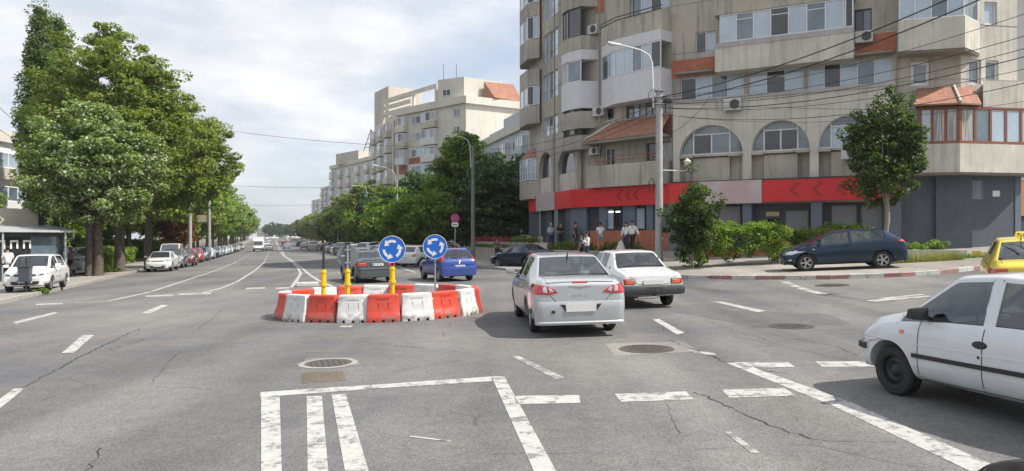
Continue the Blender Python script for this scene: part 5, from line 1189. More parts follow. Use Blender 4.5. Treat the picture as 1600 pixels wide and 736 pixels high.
def leaves_mesh(name, cl, n_per, size, seed, m, flat=.55, droop=.2):
    """cl: list of (x, y, z, r). many small kite-shaped leaves spread through each clump"""
    rg = np.random.default_rng(seed); C = np.array(cl); k = len(C); N_ = k * n_per
    c = np.repeat(C[:, :3], n_per, 0); r = np.repeat(C[:, 3], n_per)
    d = rg.normal(size=(N_, 3)); d /= np.linalg.norm(d, axis=1)[:, None]
    rad = r * rg.uniform(.35, 1.0, N_) ** .5
    p = c + d * rad[:, None] * np.array([1, 1, flat])
    up = d * .6 + np.array([0, 0, .75]) + rg.normal(size=(N_, 3)) * .42; up /= np.linalg.norm(up, axis=1)[:, None]
    t = rg.normal(size=(N_, 3)); t -= (t * up).sum(1)[:, None] * up; t /= np.linalg.norm(t, axis=1)[:, None]; b = np.cross(up, t)
    L_ = size * rg.uniform(.6, 1.35, N_); w = L_ * .34
    v = np.empty((N_, 4, 3)); v[:, 0] = p - t * (L_ * .5)[:, None]; v[:, 2] = p + t * (L_ * .5)[:, None] - up * (L_ * droop)[:, None]
    v[:, 1] = p + b * w[:, None] + up * (L_ * .06)[:, None]; v[:, 3] = p - b * w[:, None] + up * (L_ * .06)[:, None]
    me = bpy.data.meshes.new(name); me.vertices.add(N_ * 4); me.vertices.foreach_set("co", v.reshape(-1).astype(np.float32))
    me.loops.add(N_ * 4); me.loops.foreach_set("vertex_index", np.arange(N_ * 4, dtype=np.int32)); me.polygons.add(N_)
    me.polygons.foreach_set("loop_start", np.arange(0, N_ * 4, 4, dtype=np.int32)); me.polygons.foreach_set("loop_total", np.full(N_, 4, dtype=np.int32))
    me.materials.append(m); me.update(); me.validate(); return me
def crown_clumps(seed, H, th, Rx, n, r, Ry=None, prof=None, rough=.45, hollow=.5, off=(0, 0)):
    rnd = random.Random(seed); Ry = Ry or Rx; out = []; zc = (H + th) / 2; Rz = (H - th) / 2
    while len(out) < n:
        z = rnd.uniform(-1, 1); a = rnd.uniform(0, 2 * math.pi); s = math.sqrt(1 - z * z); d = Vector((s * math.cos(a), s * math.sin(a), z))
        nz = mnoise.noise(d * 1.7 + Vector((seed * 3.1, 0, 0))) + .5 * mnoise.noise(d * 4.3 + Vector((0, seed * 1.7, 0)))
        rr_ = (1 + rough * nz) * (rnd.uniform(hollow, 1) ** .6)
        w = prof(z) if prof else 1
        out.append((d.x * Rx * rr_ * w + off[0], d.y * Ry * rr_ * w + off[1], zc + d.z * Rz * rr_ * (1 if not prof else 1), r * rnd.uniform(.6, 1.3)))
    return out
def trunk_mb(seed, th, H, r, cl, limbs=10, lean=(0, 0), twin=False):
    rnd = random.Random(seed); mb = MB(); top = Vector((lean[0], lean[1], th))
    for s in ((-1, 1) if twin else (0,)):
        b0 = Vector((s * r * .8, 0, -.15))
        mb.tube([b0 + Vector((0, 0, -.1)), b0 + Vector((s * .02, 0, .25)), b0.lerp(top, .4) + Vector((s * .1 + rnd.uniform(-.06, .06), 0, 0)), b0.lerp(top, .8) + Vector((s * .2, rnd.uniform(-.1, .1), 0)), top + Vector((s * .3, 0, .4)), Vector((lean[0] * 1.4 + s * .5, lean[1] * 1.4, th + (H - th) * .65))],
                [r * 1.5, r * 1.05, r * .92, r * .85, r * .7, r * .15], 12)
    for c in rnd.sample(cl, min(limbs, len(cl))):
        e = Vector(c[:3]); st_ = Vector((lean[0], lean[1], th + rnd.uniform(-.3, (H - th) * .35)))
        if e.z < st_.z: st_.z = max(th * .85, e.z - .6)
        mid = st_.lerp(e, .5) + Vector((rnd.uniform(-.2, .2), rnd.uniform(-.2, .2), rnd.uniform(0, .4)))
        mb.tube([st_, mid, e], [r * .42, r * .25, r * .07], 7)
    return mb
TREES = {}
def tree(name, px, Y, label, seed, H, th, Rx, lm, n=200, r=.9, nper=80, leaf=.3, trunk_r=.22, group=None, base=None, rz=0, bark=None, prof=None, rough=.45, hollow=.5, Ry=None, limbs=12, lean=(0, 0), twin=False, flat=.55, proto_key=None, sc=1.0, off=(0, 0), cat="tree"):
    x = (px - 800) / F * Y if px is not None else None
    if base: x, Y = base
    z = gz(x, Y) + .1
    e = empty(name, (x, Y, z), rz, label, cat, group); e.scale = (sc, sc, sc)
    if proto_key and proto_key in TREES: tme, lme = TREES[proto_key]
    else:
        cl = crown_clumps(seed, H, th, Rx, n, r, Ry, prof, rough, hollow, off)
        lme = leaves_mesh("crown", cl, nper, leaf, seed, lm, flat)
        o = trunk_mb(seed, th, H, trunk_r, cl, limbs, lean, twin).build("trunk", bark or BARK, smooth=True); tme = o.data; bpy.data.objects.remove(o)
        if proto_key: TREES[proto_key] = (tme, lme)
    for nm, d in (("trunk", tme), ("crown", lme)):
        q = bpy.data.objects.new(nm, d); COL.objects.link(q); q.parent = e
    return e
# left group
tree("linden_tree", 147, 43, "silver leaved linden with pale undersides, nearest of the left trees, on a split trunk", 11, 9.5, 2.9, 3.6, LF_LINDEN, 360, .62, 130, .19, .26, rough=.35, twin=True, limbs=18, hollow=.35)
tree("chestnut_tree", 187, 49, "tallest broad tree of the left group, crown rising over the linden", 12, 15.8, 4.0, 4.9, LF_CHEST, 520, .74, 125, .21, .34, rough=.35, limbs=20, hollow=.4)
tree("chestnut_tree", 232, 56, "broad tree on the right of the left group, crown reaching out over the road", 13, 13.4, 3.6, 4.9, LF_CHEST, 430, .74, 115, .22, .30, rough=.45, limbs=18, off=(1.6, 0), hollow=.4)
pp = lambda z: (1.0 - .45 * max(0, z) ** 1.3) * (1 - .25 * max(0, -z))
tree("poplar_tree", 60, 60, "tall narrow poplar at the far left, the left one of two", 21, 21.8, 1.5, 1.55, LF_POPLAR, 420, .55, 105, .2, .30, prof=pp, rough=.25, hollow=.2, flat=1.2)
tree("poplar_tree", 92, 63, "tall narrow poplar, the right one of two, touching the broad tree", 22, 22.6, 1.5, 1.55, LF_POPLAR, 420, .55, 105, .2, .30, prof=pp, rough=.25, hollow=.2, flat=1.2)
GTL = "street trees behind the left kerb row"; GTR = "street trees behind the right kerb row"
rt = random.Random(8)
desc = ["nearest round street tree right behind the left lamp poles", "round street tree just past the left lamp poles", "third tree along behind the left parked cars", "fourth tree along behind the left parked cars", "middle tree of the left street row", "tree past the middle of the left street row"]
i = 0; v = 84.0
while v < 470:
    x, y = XY(-13.4 + rt.uniform(-.8, .8), v); k = i % 3
    lab = desc[i] if i < len(desc) else "green tree far along the left street row"
    tree("street_tree", None, None, lab, 31 + k, 9.6, 2.6, 4.3, [LF_GREEN, LF_GREEN, LF_CHEST][k], 230, .95, 60, .40, .22, base=(x, y), rz=rt.uniform(0, 6), proto_key="st%d" % k, sc=rt.uniform(1.28, 1.5), group=GTL)
    v += 9.5 if v < 200 else 14; i += 1
# park trees further back on the left, filling the gap under the big crowns
for i, (u, v, s, k, lab) in enumerate([(-22, 62, .8, 0, "bright green tree behind the sideways parked estate car"), (-27, 72, .95, 1, "green tree behind the kiosk's end wall"), (-20, 84, .9, 2, "park tree deep behind the left trunks"), (-30, 90, 1.1, 0, "tall park tree far behind the kiosk"), (-22, 104, 1.05, 1, "park tree behind the left street row"), (-24, 128, 1.1, 2, "distant park tree behind the left street row"),
                                 (-36, 66, .8, 1, "green tree beside the white block at the left edge"), (-17, 74, .62, 0, "small bright tree behind the left lamp poles")]):
    x, y = XY(u, v); tree("park_tree", None, None, lab, 31 + k, 9.6, 2.6, 4.3, LF_GREEN, base=(x, y), rz=i * 1.3, proto_key="st%d" % k, sc=s, group="park trees behind the left street row")
x, y = XY(-15.6, 92); tree("rusty_tree", 279, 82, "small tree with rust brown leaves near the left lamp poles", 41, 5.2, 1.4, 1.9, LF_RUST, 70, .6, 60, .3, .1)
# right side
GB = "bright low trees over the right kerb row"
for i, (u, v, H, lm, key, s, lab) in enumerate([(14.5, 66, 0, 0, "st0", .62, "bright low tree behind the no-stopping sign"), (14.6, 76, 0, 0, "bt0", 1.0, "bright low tree, second behind the nosed-in cars"), (14.6, 84, 0, 0, "bt1", .95, "bright low tree, third behind the nosed-in cars"), (14.8, 92, 0, 0, "bt0", 1.1, "bright low tree below the apartment tower"), (14.8, 101, 0, 0, "bt1", 1.05, "bright low tree in the middle of the right row"),
                                        (15, 111, 0, 0, "bt0", 1.15, "yellowish low tree past the middle of the right row"), (15, 122, 0, 0, "bt1", 1.1, "low tree farther along the right row")]):
    x, y = XY(u, v); tree("low_tree", None, None, lab, 51 + i, 6.6, 1.7, 3.6, LF_BRIGHT if 'bt0' in key else LF_GREEN, 170, .8, 70, .34, .15, base=(x, y), rz=i * 1.1, proto_key=key, sc=s, group=GB)
tree("linden_tree", 722, 74, "tall green tree rising beside the dark pole in front of the apartment tower", 61, 12.6, 2.4, 3.1, LF_GREEN, 380, .75, 75, .32, .24, rough=.25, hollow=.4, prof=lambda z: 1 - .35 * max(0, z))
GD = "dark trees between the tower and the corner building"
for i, (px, Y, s, k, lab) in enumerate([(690, 84, .98, 1, "dark green tree left of the tall one in front of the tower"), (640, 92, .95, 0, "dark green tree behind the bright low trees"), (775, 66, .92, 2, "dark tree behind the woman in black"), (812, 70, .98, 1, "dark tree touching the corner building"), (752, 78, 1.05, 0, "dark tree behind the dark pole"), (600, 105, 1.0, 2, "dark green tree under the tower's left edge")]):
    tree("dark_tree", px, Y, lab, 71 + k, 9.2, .9, 4.0, LF_DARK, 260, .9, 70, .38, .22, rz=i * 1.7, proto_key="dk%d" % k, sc=s, group=GD)
i = 0; v = 125.0; dsc = ["tall street tree where the right row begins to narrow", "yellowish street tree of the right row", "street tree under the second apartment block", "street tree in the far half of the right row"]
while v < 470:
    x, y = XY(16.5 + rt.uniform(-1, 1), v)
    lab = dsc[i] if i < len(dsc) else "tree far along the right street row"
    k = ["st2", "yl0", "st0", "yl0", "dk1"][i % 5]
    tree("street_tree", None, None, lab, 81 + i, 10.0, 1.6, 4.2, LF_YELLOW, 220, .95, 60, .42, .22, base=(x, y), rz=rt.uniform(0, 6), proto_key=k, sc=rt.uniform(.9, 1.15), group=GTR)
    v += 9 if v < 220 else 14; i += 1
for i, (u, v, lab) in enumerate([(-1.5, 610, "distant dark tree closing the boulevard, left one of three"), (6, 640, "distant tree closing the boulevard, middle one of three"), (14, 600, "distant tree closing the boulevard on the right")]):
    x, y = XY(u, v); tree("distant_tree", None, None, lab, 71, 9.2, .9, 4.0, LF_DARK, base=(x, y), rz=i, proto_key="dk%d" % i, sc=1.25, group="trees at the far end of the boulevard")
# the pavement tree and sapling before the corner building
tree("pavement_tree", 1383, 33.5, "dense dark green tree standing on the pavement behind the dark blue hatchback", 91, 7.3, 2.2, 1.55, LF_PAVE, 210, .38, 120, .14, .12, rough=.5, hollow=.35, bark=BARKP, limbs=16, flat=.8, lean=(.1, 0))
tree("sapling", 1083, 33, "sparse young tree in front of the shop sign's left end, by the hedge", 92, 3.9, .4, 1.2, LF_PAVE, 150, .30, 75, .13, .05, rough=.7, hollow=.2, bark=BARKP, limbs=12, flat=.8)
def hedge(name, path, h, w, lm, label, cat, seed, leaf=.11, n=46, rr_=.30, group=None, kind=None):
    """irregular clipped bushes along plan points [(x, y)]"""
    rnd = random.Random(seed); cl = []; P = [Vector(p) for p in path]; o0 = P[0]
    for i in range(len(P) - 1):
        ln = (P[i + 1] - P[i]).length; d = (P[i + 1] - P[i]).normalized(); nn = Vector((-d.y, d.x))
        for j in range(int(ln * n)):
            q = P[i] + d * rnd.uniform(0, ln) + nn * rnd.uniform(-w, w) / 2; f = 1 + .22 * mnoise.noise(Vector((q.x * .8, q.y * .8, seed)))
            z = h * f * (1 - rnd.random() ** 2.2 * .95); cl.append((q.x - o0.x, q.y - o0.y, z + gz(q.x, q.y) - gz(o0.x, o0.y) + .1, rr_ * rnd.uniform(.6, 1.2)))
    me = leaves_mesh(name, cl, 60, leaf, seed, lm, .8); o = mesh_obj(name, me); o.location = (o0.x, o0.y, gz(o0.x, o0.y)); tag(o, label, cat, group, kind); return o
hedge("hedge", [(7.9, 34.2), (10.2, 33.8), (12.4, 33.4)], 1.75, 1.9, LF_BRIGHT, "bright green bushy hedge left of the dark blue hatchback, below the shop", "hedge", 3, .12, 38)
hedge("hedge", [(12.6, 34.6), (14.4, 34.2), (16.4, 34.0)], 1.35, 1.1, LF_GREEN, "darker part of the hedge behind the dark blue hatchback's roof", "hedge", 4, .12, 34)
hedge("clipped_hedge", [XY(-13.5, 68), XY(-13.5, 82)], 1.3, 1.2, LF_BRIGHT, "low bright clipped hedge between the left trunks and the van", "hedge", 5, .22, 16, .4)
hedge("shrubbery", [XY(-24, 44), XY(-23.5, 60), XY(-24, 76)], 2.3, 2.2, LF_DARK, "dark shrubbery closing the view behind the left tree trunks", "shrubbery", 15, .26, 12, .55)
hedge("shrubbery", [XY(-17.5, 70), XY(-17.5, 96), XY(-17, 130)], 2.0, 2.2, LF_GREEN, "green shrubbery behind the left kerb row and lamp poles", "shrubbery", 16, .30, 8, .6)
x, y = gp(150, 428, .125); hedge("tuft", [(x - .5, y), (x + .6, y)], .5, .7, LF_BRIGHT, "yellow green tuft of weeds at the foot of the split linden trunk", "plant", 6, .10, 18, .22)
x, y = gp(63, 455.5, .125); hedge("tuft", [(x - .25, y), (x + .35, y)], .10, .25, LF_GREEN, "low grass tuft on the kerb beside the litter bin", "plant", 7, .08, 16, .12)
x, y = gp(178, 425, .125); hedge("tuft", [(x - .4, y), (x + .4, y)], .25, .5, LF_BRIGHT, "small tuft of weeds beside the second left trunk", "plant", 8, .09, 16, .18)
# dry grass strip and flower bed by the right planter
DRY = leaf_mat("dry_grass_leaf", [(.22, .20, .08), (.30, .27, .12), (.16, .2, .06)])
def grass(name, cx0, cy0, lx, ly, n, h, m, seed, rz=0):
    rg = random.Random(seed); mb = MB(); c, s = math.cos(rz), math.sin(rz)
    for i in range(n):
        a, b_ = rg.uniform(-lx, lx), rg.uniform(-ly, ly); x_ = cx0 + a * c - b_ * s; y_ = cy0 + a * s + b_ * c; z_ = gz(x_, y_) + .12; t = rg.uniform(0, 6.28); hh = h * rg.uniform(.4, 1.3); w = .012
        dx, dy = math.cos(t), math.sin(t); mb.add([(x_ - dy * w, y_ + dx * w, z_), (x_ + dy * w, y_ - dx * w, z_), (x_ + dx * hh * .4, y_ + dy * hh * .4, z_ + hh)], [(0, 1, 2)])
    o = mb.build(name, m); o["kind"] = "stuff"; return o
gx0, gy0 = gp(1425, 409, .125); grass("dry_grass", gx0 + .2, gy0, 1.6, .55, 2600, .32, DRY, 3); grass("grass", gx0 + 2.3, gy0 + .5, 1.2, .3, 900, .2, LF_GREEN, 4)
PLANTC = mat("planter_concrete", (.36, .34, .30), .9, var=.25, scale=3, streak=.2)
e = empty("planter", (gx0 + .6, gy0 + 1.3, gz(gx0 + .6, gy0 + 1.3) + .12), R(-4), "low concrete planter with weeds behind the dark blue hatchback's tail", "planter")
MB().box(-2.2, 2.3, -.09, .09, 0, .42).build("front_wall", PLANTC, e, bevel=.02); MB().box(2.12, 2.3, .1, 1.3, 0, .415).build("end_wall", PLANTC, e, bevel=.02)
hedge("weeds", [(gx0 - 1.6, gy0 + 1.8), (gx0 + 2.4, gy0 + 1.7)], .62, .7, LF_GREEN, "leafy weeds growing inside the low concrete planter", "plant", 9, .09, 22, .18)
# ------------------------------------------------------------------ corner apartment building
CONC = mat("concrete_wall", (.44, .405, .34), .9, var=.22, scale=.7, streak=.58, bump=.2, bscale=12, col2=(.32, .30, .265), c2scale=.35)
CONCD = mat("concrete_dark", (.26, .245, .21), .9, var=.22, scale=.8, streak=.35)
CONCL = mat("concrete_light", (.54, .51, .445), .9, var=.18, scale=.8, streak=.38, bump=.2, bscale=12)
LILAC = mat("painted_parapet", (.40, .375, .36), .85, var=.15, scale=.8, streak=.25)
PWHITE = mat("white_cladding", (.62, .61, .63), .6, var=.05, scale=1, streak=.1)
def brick_mat(name, c1, c2, mortar, sx=4.2, bw=.25, rh=.075):
    m = bpy.data.materials.new(name); m.use_nodes = True; t = m.node_tree; P = t.nodes["Principled BSDF"]; n = t.nodes.new; l = t.links.new; P.inputs["Roughness"].default_value = .85
    tcn = n("ShaderNodeTexCoord"); sp = n("ShaderNodeSeparateXYZ"); l(tcn.outputs["Object"], sp.inputs[0]); ad_ = n("ShaderNodeMath"); ad_.operation = 'SUBTRACT'; l(sp.outputs[0], ad_.inputs[0]); l(sp.outputs[1], ad_.inputs[1])
    cb_ = n("ShaderNodeCombineXYZ"); l(ad_.outputs[0], cb_.inputs[0]); l(sp.outputs[2], cb_.inputs[1])
    br = n("ShaderNodeTexBrick"); br.inputs["Color1"].default_value = (*c1, 1); br.inputs["Color2"].default_value = (*c2, 1); br.inputs["Mortar"].default_value = (*mortar, 1); br.inputs["Scale"].default_value = 1; br.inputs["Brick Width"].default_value = bw; br.inputs["Row Height"].default_value = rh; br.inputs["Mortar Size"].default_value = .009
    l(cb_.outputs[0], br.inputs["Vector"]); l(br.outputs["Color"], P.inputs["Base Color"]); bp_ = n("ShaderNodeBump"); bp_.inputs["Strength"].default_value = .4; bp_.inputs["Distance"].default_value = .01; bp_.invert = True; l(br.outputs["Fac"], bp_.inputs["Height"]); l(bp_.outputs[0], P.inputs["Normal"])
    return m
BRICK = brick_mat("brick", (.50, .15, .075), (.38, .11, .06), (.30, .22, .17), bw=.3, rh=.12)
TILE = brick_mat("roof_tile", (.40, .18, .115), (.29, .145, .10), (.12, .06, .045), bw=.26, rh=.16)
WFRAME = mat("window_frame_white", (.68, .68, .68), .5)
WFRAMEB = mat("window_frame_brown", (.22, .075, .035), .5)
WFRAMED = mat("window_frame_dark", (.06, .055, .05), .6)
PANE_L = mat("pane_light", (.36, .44, .52), .06, 0, coat=1, spec=.8, var=.2, scale=.8); PANE_M = mat("pane_mid", (.10, .14, .17), .05, 0, coat=1, spec=.8, var=.4, scale=1.2); PANE_D = mat("pane_dark", (.022, .022, .026), .08, 0, coat=.7, spec=.6, var=.5, scale=2)  # light pane: sky reflection and pale curtains are painted into its blue-white base
PANE_C = mat("pane_curtain", (.46, .45, .43), .35, 0, coat=.8, spec=.6, var=.12, scale=2)
_t = PANE_C.node_tree; _P = _t.nodes["Principled BSDF"]; _w = _t.nodes.new("ShaderNodeTexNoise"); _m = _t.nodes.new("ShaderNodeMapping"); _c = _t.nodes.new("ShaderNodeTexCoord"); _m.inputs["Scale"].default_value = (9, 9, .4); _w.inputs["Scale"].default_value = 1.5
_r = _t.nodes.new("ShaderNodeMapRange"); _r.inputs[1].default_value = .35; _r.inputs[2].default_value = .65; _r.inputs[3].default_value = .35; _r.inputs[4].default_value = 1; _s = _t.nodes.new("ShaderNodeVectorMath"); _s.operation = 'SCALE'
_t.links.new(_c.outputs["Object"], _m.inputs[0]); _t.links.new(_m.outputs[0], _w.inputs["Vector"]); _t.links.new(_w.outputs["Fac"], _r.inputs[0]); _t.links.new(_P.inputs["Base Color"].links[0].from_socket, _s.inputs[0]); _t.links.new(_r.outputs[0], _s.inputs["Scale"]); _t.links.new(_s.outputs[0], _P.inputs["Base Color"])
PANES = [PANE_L, PANE_M, PANE_D, PANE_C]
rwin = random.Random(12)
GREYB = mat("shop_grey_blue", (.075, .09, .11), .7, var=.12, scale=1.2, streak=.12); GREYD = mat("shop_dark", (.045, .052, .062), .7, var=.12, scale=1.2); GREYP = mat("shop_pilaster", (.12, .145, .18), .65, var=.1, scale=1.5); SHUT = mat("shop_screen", (.16, .165, .18), .5, var=.08, scale=1)
SIGNR = mat("shop_sign_red", (.60, .018, .022), .45, var=.06, scale=.8); SIGNR2 = mat("chevron_red", (.36, .012, .02), .45); SIGNP = mat("shop_board_pale", (.50, .36, .37), .5, col2=(.52, .50, .52), c2scale=.5)
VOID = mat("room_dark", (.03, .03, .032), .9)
BASE = Vector((14, 48, 0))
bld = empty("apartment_building", BASE, 0, "stained concrete corner apartment block with red shop sign, arched windows and mixed balconies", "building")
def bp_(name, mb, m, parent=None, **kw):
    mb.v = [(x - BASE.x, y - BASE.y, z - BASE.z) for x, y, z in mb.v]
    if not mb.v: return None
    return mb.build(name, m, parent or bld, **kw)
class Fac:
    def __init__(s, p, q):
        s.P = Vector((p[0], p[1])); s.Q = Vector((q[0], q[1])); s.d = (s.Q - s.P).normalized(); s.n = Vector((s.d.y, -s.d.x)); s.len = (s.Q - s.P).length
    def on(s, px, py, off=0.0):
        """facade coordinates (along, height) of a measured point, on the plane moved out by off"""
        a = (px - 800) / F; P = s.P + s.n * off; t = (P.x * s.d.y - P.y * s.d.x) / (a * s.d.y - s.d.x); w = Vector((a * t, t))
        return (w - P).dot(s.d), CAMZ - (py - HZ) / F * t
    def w(s, a, z, off): p = s.P + s.d * a + s.n * off; return (p.x, p.y, z)
    def box(s, mb, a0, a1, z0, z1, o0, o1):
        mb.hexa([s.w(a0, z0, o0), s.w(a0, z0, o1), s.w(a1, z0, o1), s.w(a1, z0, o0), s.w(a0, z1, o0), s.w(a0, z1, o1), s.w(a1, z1, o1), s.w(a1, z1, o0)])
    def px(s, x0, y0, x1, y1, off=0.0):
        """measured rectangle (heights read at its middle) -> a0, a1, z0, z1"""
        xm = (x0 + x1) / 2; return s.on(x0, 0, off)[0], s.on(x1, 0, off)[0], s.on(xm, y1, off)[1], s.on(xm, y0, off)[1]
    def prism(s, mb, poly, o0, o1):
        n = len(poly); mb.add([s.w(a, z, o0) for a, z in poly] + [s.w(a, z, o1) for a, z in poly], [tuple(range(n)), tuple(range(n, 2 * n))[::-1]] + [(i, n + i, n + (i + 1) % n, (i + 1) % n) for i in range(n)])
    def wall(s, mb, a0, a1, z0, z1, off, th, holes):
        A = sorted({a0, a1} | {min(max(h[i], a0), a1) for h in holes for i in (0, 1)}); Z = sorted({z0, z1} | {min(max(h[i], z0), z1) for h in holes for i in (2, 3)})
        def hole(a, z): return any(h[0] < a < h[1] and h[2] < z < h[3] for h in holes) or not (a0 < a < a1 and z0 < z < z1)
        for i in range(len(A) - 1):
            for j in range(len(Z) - 1):
                am, zm = (A[i] + A[i + 1]) / 2, (Z[j] + Z[j + 1]) / 2
                if hole(am, zm): continue
                mb.add([s.w(A[i], Z[j], off), s.w(A[i + 1], Z[j], off), s.w(A[i + 1], Z[j + 1], off), s.w(A[i], Z[j + 1], off)], [(0, 1, 2, 3)])
                e = 1e-4
                for (pa, pz, q0, q1) in ((A[i] - e, zm, (A[i], Z[j]), (A[i], Z[j + 1])), (A[i + 1] + e, zm, (A[i + 1], Z[j + 1]), (A[i + 1], Z[j])), (am, Z[j] - e, (A[i + 1], Z[j]), (A[i], Z[j])), (am, Z[j + 1] + e, (A[i], Z[j + 1]), (A[i + 1], Z[j + 1]))):
                    if hole(pa, pz): mb.add([s.w(*q0, off), s.w(*q1, off), s.w(*q1, off - th), s.w(*q0, off - th)], [(0, 1, 2, 3)])
def window(fc, r, off, styles='ld', fm=None, tr=0, name="window", fw=.055, parent=None, dep=.07, depth_back=.0, build=None, grid=0, label=None):
    """frame with one pane per style letter; tr = transom height share from the top"""
    a0, a1, z0, z1 = r; fr = MB(); pn = MB(); n = len(styles); w = (a1 - a0) / n
    for z in (z0, z1 - fw): fc.box(fr, a0, a1, z, z + fw, off, off + dep)
    for i in range(n + 1): a = a0 + i * w - (fw / 2 if 0 < i < n else (0 if i == 0 else fw)); fc.box(fr, a, a + fw, z0 + fw, z1 - fw, off + .002, off + dep - .002)
    for i, s_ in enumerate(styles):
        if tr and (tr > 0 or i % 2): zt = z1 - (z1 - z0) * abs(tr); fc.box(fr, a0 + i * w + fw * .5, a0 + (i + 1) * w - fw * .5, zt, zt + fw * .8, off + .003, off + dep - .006)
        if grid:
            for k in range(1, grid): zt = z0 + (z1 - z0) * k / grid; fc.box(fr, a0 + i * w + fw * .5, a0 + (i + 1) * w - fw * .5, zt, zt + .03, off + .003, off + dep - .006)
        pn.cur = 'lmd'.index(s_)
        if fm is not MATS.get('kiosk_dark') and rwin.random() < (.38 if s_ == 'l' else .2): pn.cur = 3 if s_ != 'd' else 2
        tilt = .004 * ((i * 7) % 3 - 1)
        fc.box(pn, a0 + i * w, a0 + (i + 1) * w, z0, z1, off + .01, off + .03 + tilt * .3)
    B_ = build or bp_
    f = B_(name, fr, fm or WFRAME, parent)
    if label: f['label'] = label
    B_("pane", pn, PANES, f); return f
FA = (9.49, 43.8); E_ = (4.43, 49.2)
F1 = Fac((1.37, 58.7), E_); F2 = Fac(E_, FA); F3 = Fac(FA, (20.37, 37.94)); F4 = Fac((20.37, 37.94), (22.71, 37.41)); F5 = Fac((22.71, 37.41), (25.95, 37.97))
TOP = 27.5
# core of the block, just behind the facades
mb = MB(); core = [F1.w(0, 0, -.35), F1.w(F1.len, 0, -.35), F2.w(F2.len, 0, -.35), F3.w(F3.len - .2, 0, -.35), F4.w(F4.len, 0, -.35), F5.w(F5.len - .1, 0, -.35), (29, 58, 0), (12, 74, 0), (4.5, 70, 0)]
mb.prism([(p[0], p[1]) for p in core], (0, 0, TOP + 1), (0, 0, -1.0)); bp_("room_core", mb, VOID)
mb = MB(); mb.prism([(p[0], p[1]) for p in [F1.w(-.1, 0, .1), F1.w(F1.len, 0, .1), F2.w(F2.len, 0, .1), F3.w(F3.len, 0, .1), F4.w(F4.len, 0, .1), F5.w(F5.len, 0, .1), (29.2, 58, 0), (12, 74.2, 0), (4.3, 70.2, 0)]], (0, 0, .6), (0, 0, TOP)); bp_("roof", mb, CONCD)
mb = MB()   # side and rear walls
for p, q in (((25.95, 37.97), (29.2, 58)), ((29.2, 58), (12, 74.2)), ((12, 74.2), (4.5, 70)), ((4.5, 70), (1.37, 58.7))): f = Fac(p, q); f.wall(mb, 0, f.len, -1, TOP, 0, .3, [(k * 3.4 + 1.2, k * 3.4 + 2.6, z, z + 1.4) for k in range(int(f.len / 3.4)) for z in (1.2, 4.2, 7, 9.9, 12.8, 15.7, 18.6, 21.5, 24.4)])
bp_("side_wall", mb, CONC)
H1, H2, H3, H4, H5 = [], [], [], [], []     # window openings per facade
def win(fc, H, px4, styles='ld', off=-.18, hole_pad=0, **kw):
    r = fc.px(*px4); H.append(r); window(fc, r, off, styles, **kw); return r
# --- F3, the chamfer facade over the shop
for px4, st_, tr in [((1063, 118, 1162, 154), 'dlml', 0), ((1169, 109, 1256, 147), 'ldl', -.28), ((1262, 96, 1394, 141), 'ldlml', 0)]: win(F3, H3, px4, st_, tr=tr)
win(F3, H3, (1087, 49, 1118, 82), 'dl'); win(F3, H3, (1335, 14, 1362, 49), 'dm', fm=WFRAMED)
arch = [((1062, 1160), 'dmd'), ((1174, 1265), 'ddd'), ((1279, 1372), 'lmd')]
ZS, ZB, ZT = 6.62, 4.95, 9.78
for i, ((xa, xb), st_) in enumerate(arch):
    a0 = F3.on(xa, 0, .45)[0]; a1 = F3.on(xb, 0, .45)[0]; c = (a0 + a1) / 2; hw = (a1 - a0) / 2; rz_ = 1.62
    L_ = (F3.on(1052, 0, .45)[0] if i == 0 else (arch_mid)); arch_mid = (a1 + (F3.on(arch[i + 1][0][0], 0, .45)[0] if i < 2 else F3.on(1398, 0, .45)[0] * 2 - a1)) / 2
    poly = [(L_, ZB), (a0, ZB), (a0, ZS)] + [(c - hw * math.cos(math.pi * k / 24), ZS + rz_ * math.sin(math.pi * k / 24)) for k in range(1, 24)] + [(a1, ZS), (a1, ZB), (arch_mid, ZB), (arch_mid, ZT), (L_, ZT)]
    mb = MB(); F3.prism(mb, poly, .1, .45); bp_("arch_wall", mb, CONCL)
    mb = MB(); pn = MB(); pn.cur = 1
    arc = [(c - hw * 1.0 * math.cos(math.pi * k / 24), ZS + rz_ * math.sin(math.pi * k / 24)) for k in range(25)]
    F3.prism(pn, arc, .06, .10)
    pn.cur = 2
    q = hw * .58
    for k, s_ in enumerate(st_[:2]): pn.cur = 'lmd'.index(s_); F3.box(pn, c - q + k * q + .04, c + k * q - .04, ZS + .06, ZS + rz_ * .68, .10, .115)
    for k in range(24):
        (x0_, z0_), (x1_, z1_) = arc[k], arc[k + 1]
        mb.tube([F3.w(x0_, z0_, .13), F3.w(x1_, z1_, .13)], .035, 5)
    for t in (-q, 0, q): F3.box(mb, c + t - .035, c + t + .035, ZS, ZS + (rz_ * math.sqrt(max(0, 1 - (t / hw) ** 2)) if t else rz_ * .7), .10, .17)
    F3.box(mb, c - q, c + q, ZS + rz_ * .68, ZS + rz_ * .68 + .06, .103, .168); F3.box(mb, a0, a1, ZS - .03, ZS + .04, .103, .172)
    f = bp_("arched_window", mb, WFRAME); bp_("pane", pn, PANES, f)
    mb = MB(); F3.box(mb, a0 + .02, c - q, ZS - .22, ZS - .06, .1, .62); F3.box(mb, c + q, a1 - .02, ZS - .22, ZS - .06, .1, .62); F3.box(mb, c - q, c + q, ZS - .16, ZS - .04, .1, .36); bp_("window_ledge", mb, CONC)
    mb = MB(); F3.box(mb, c - q, c + q, ZB, ZS - .24, .04, .22); bp_("infill_panel", mb, CONC)
mb = MB(); F3.box(mb, F3.on(1058, 0)[0], F3.on(1396, 0)[0], 11.30, 11.38, .0, .72); bp_("ledge", mb, CONCD)
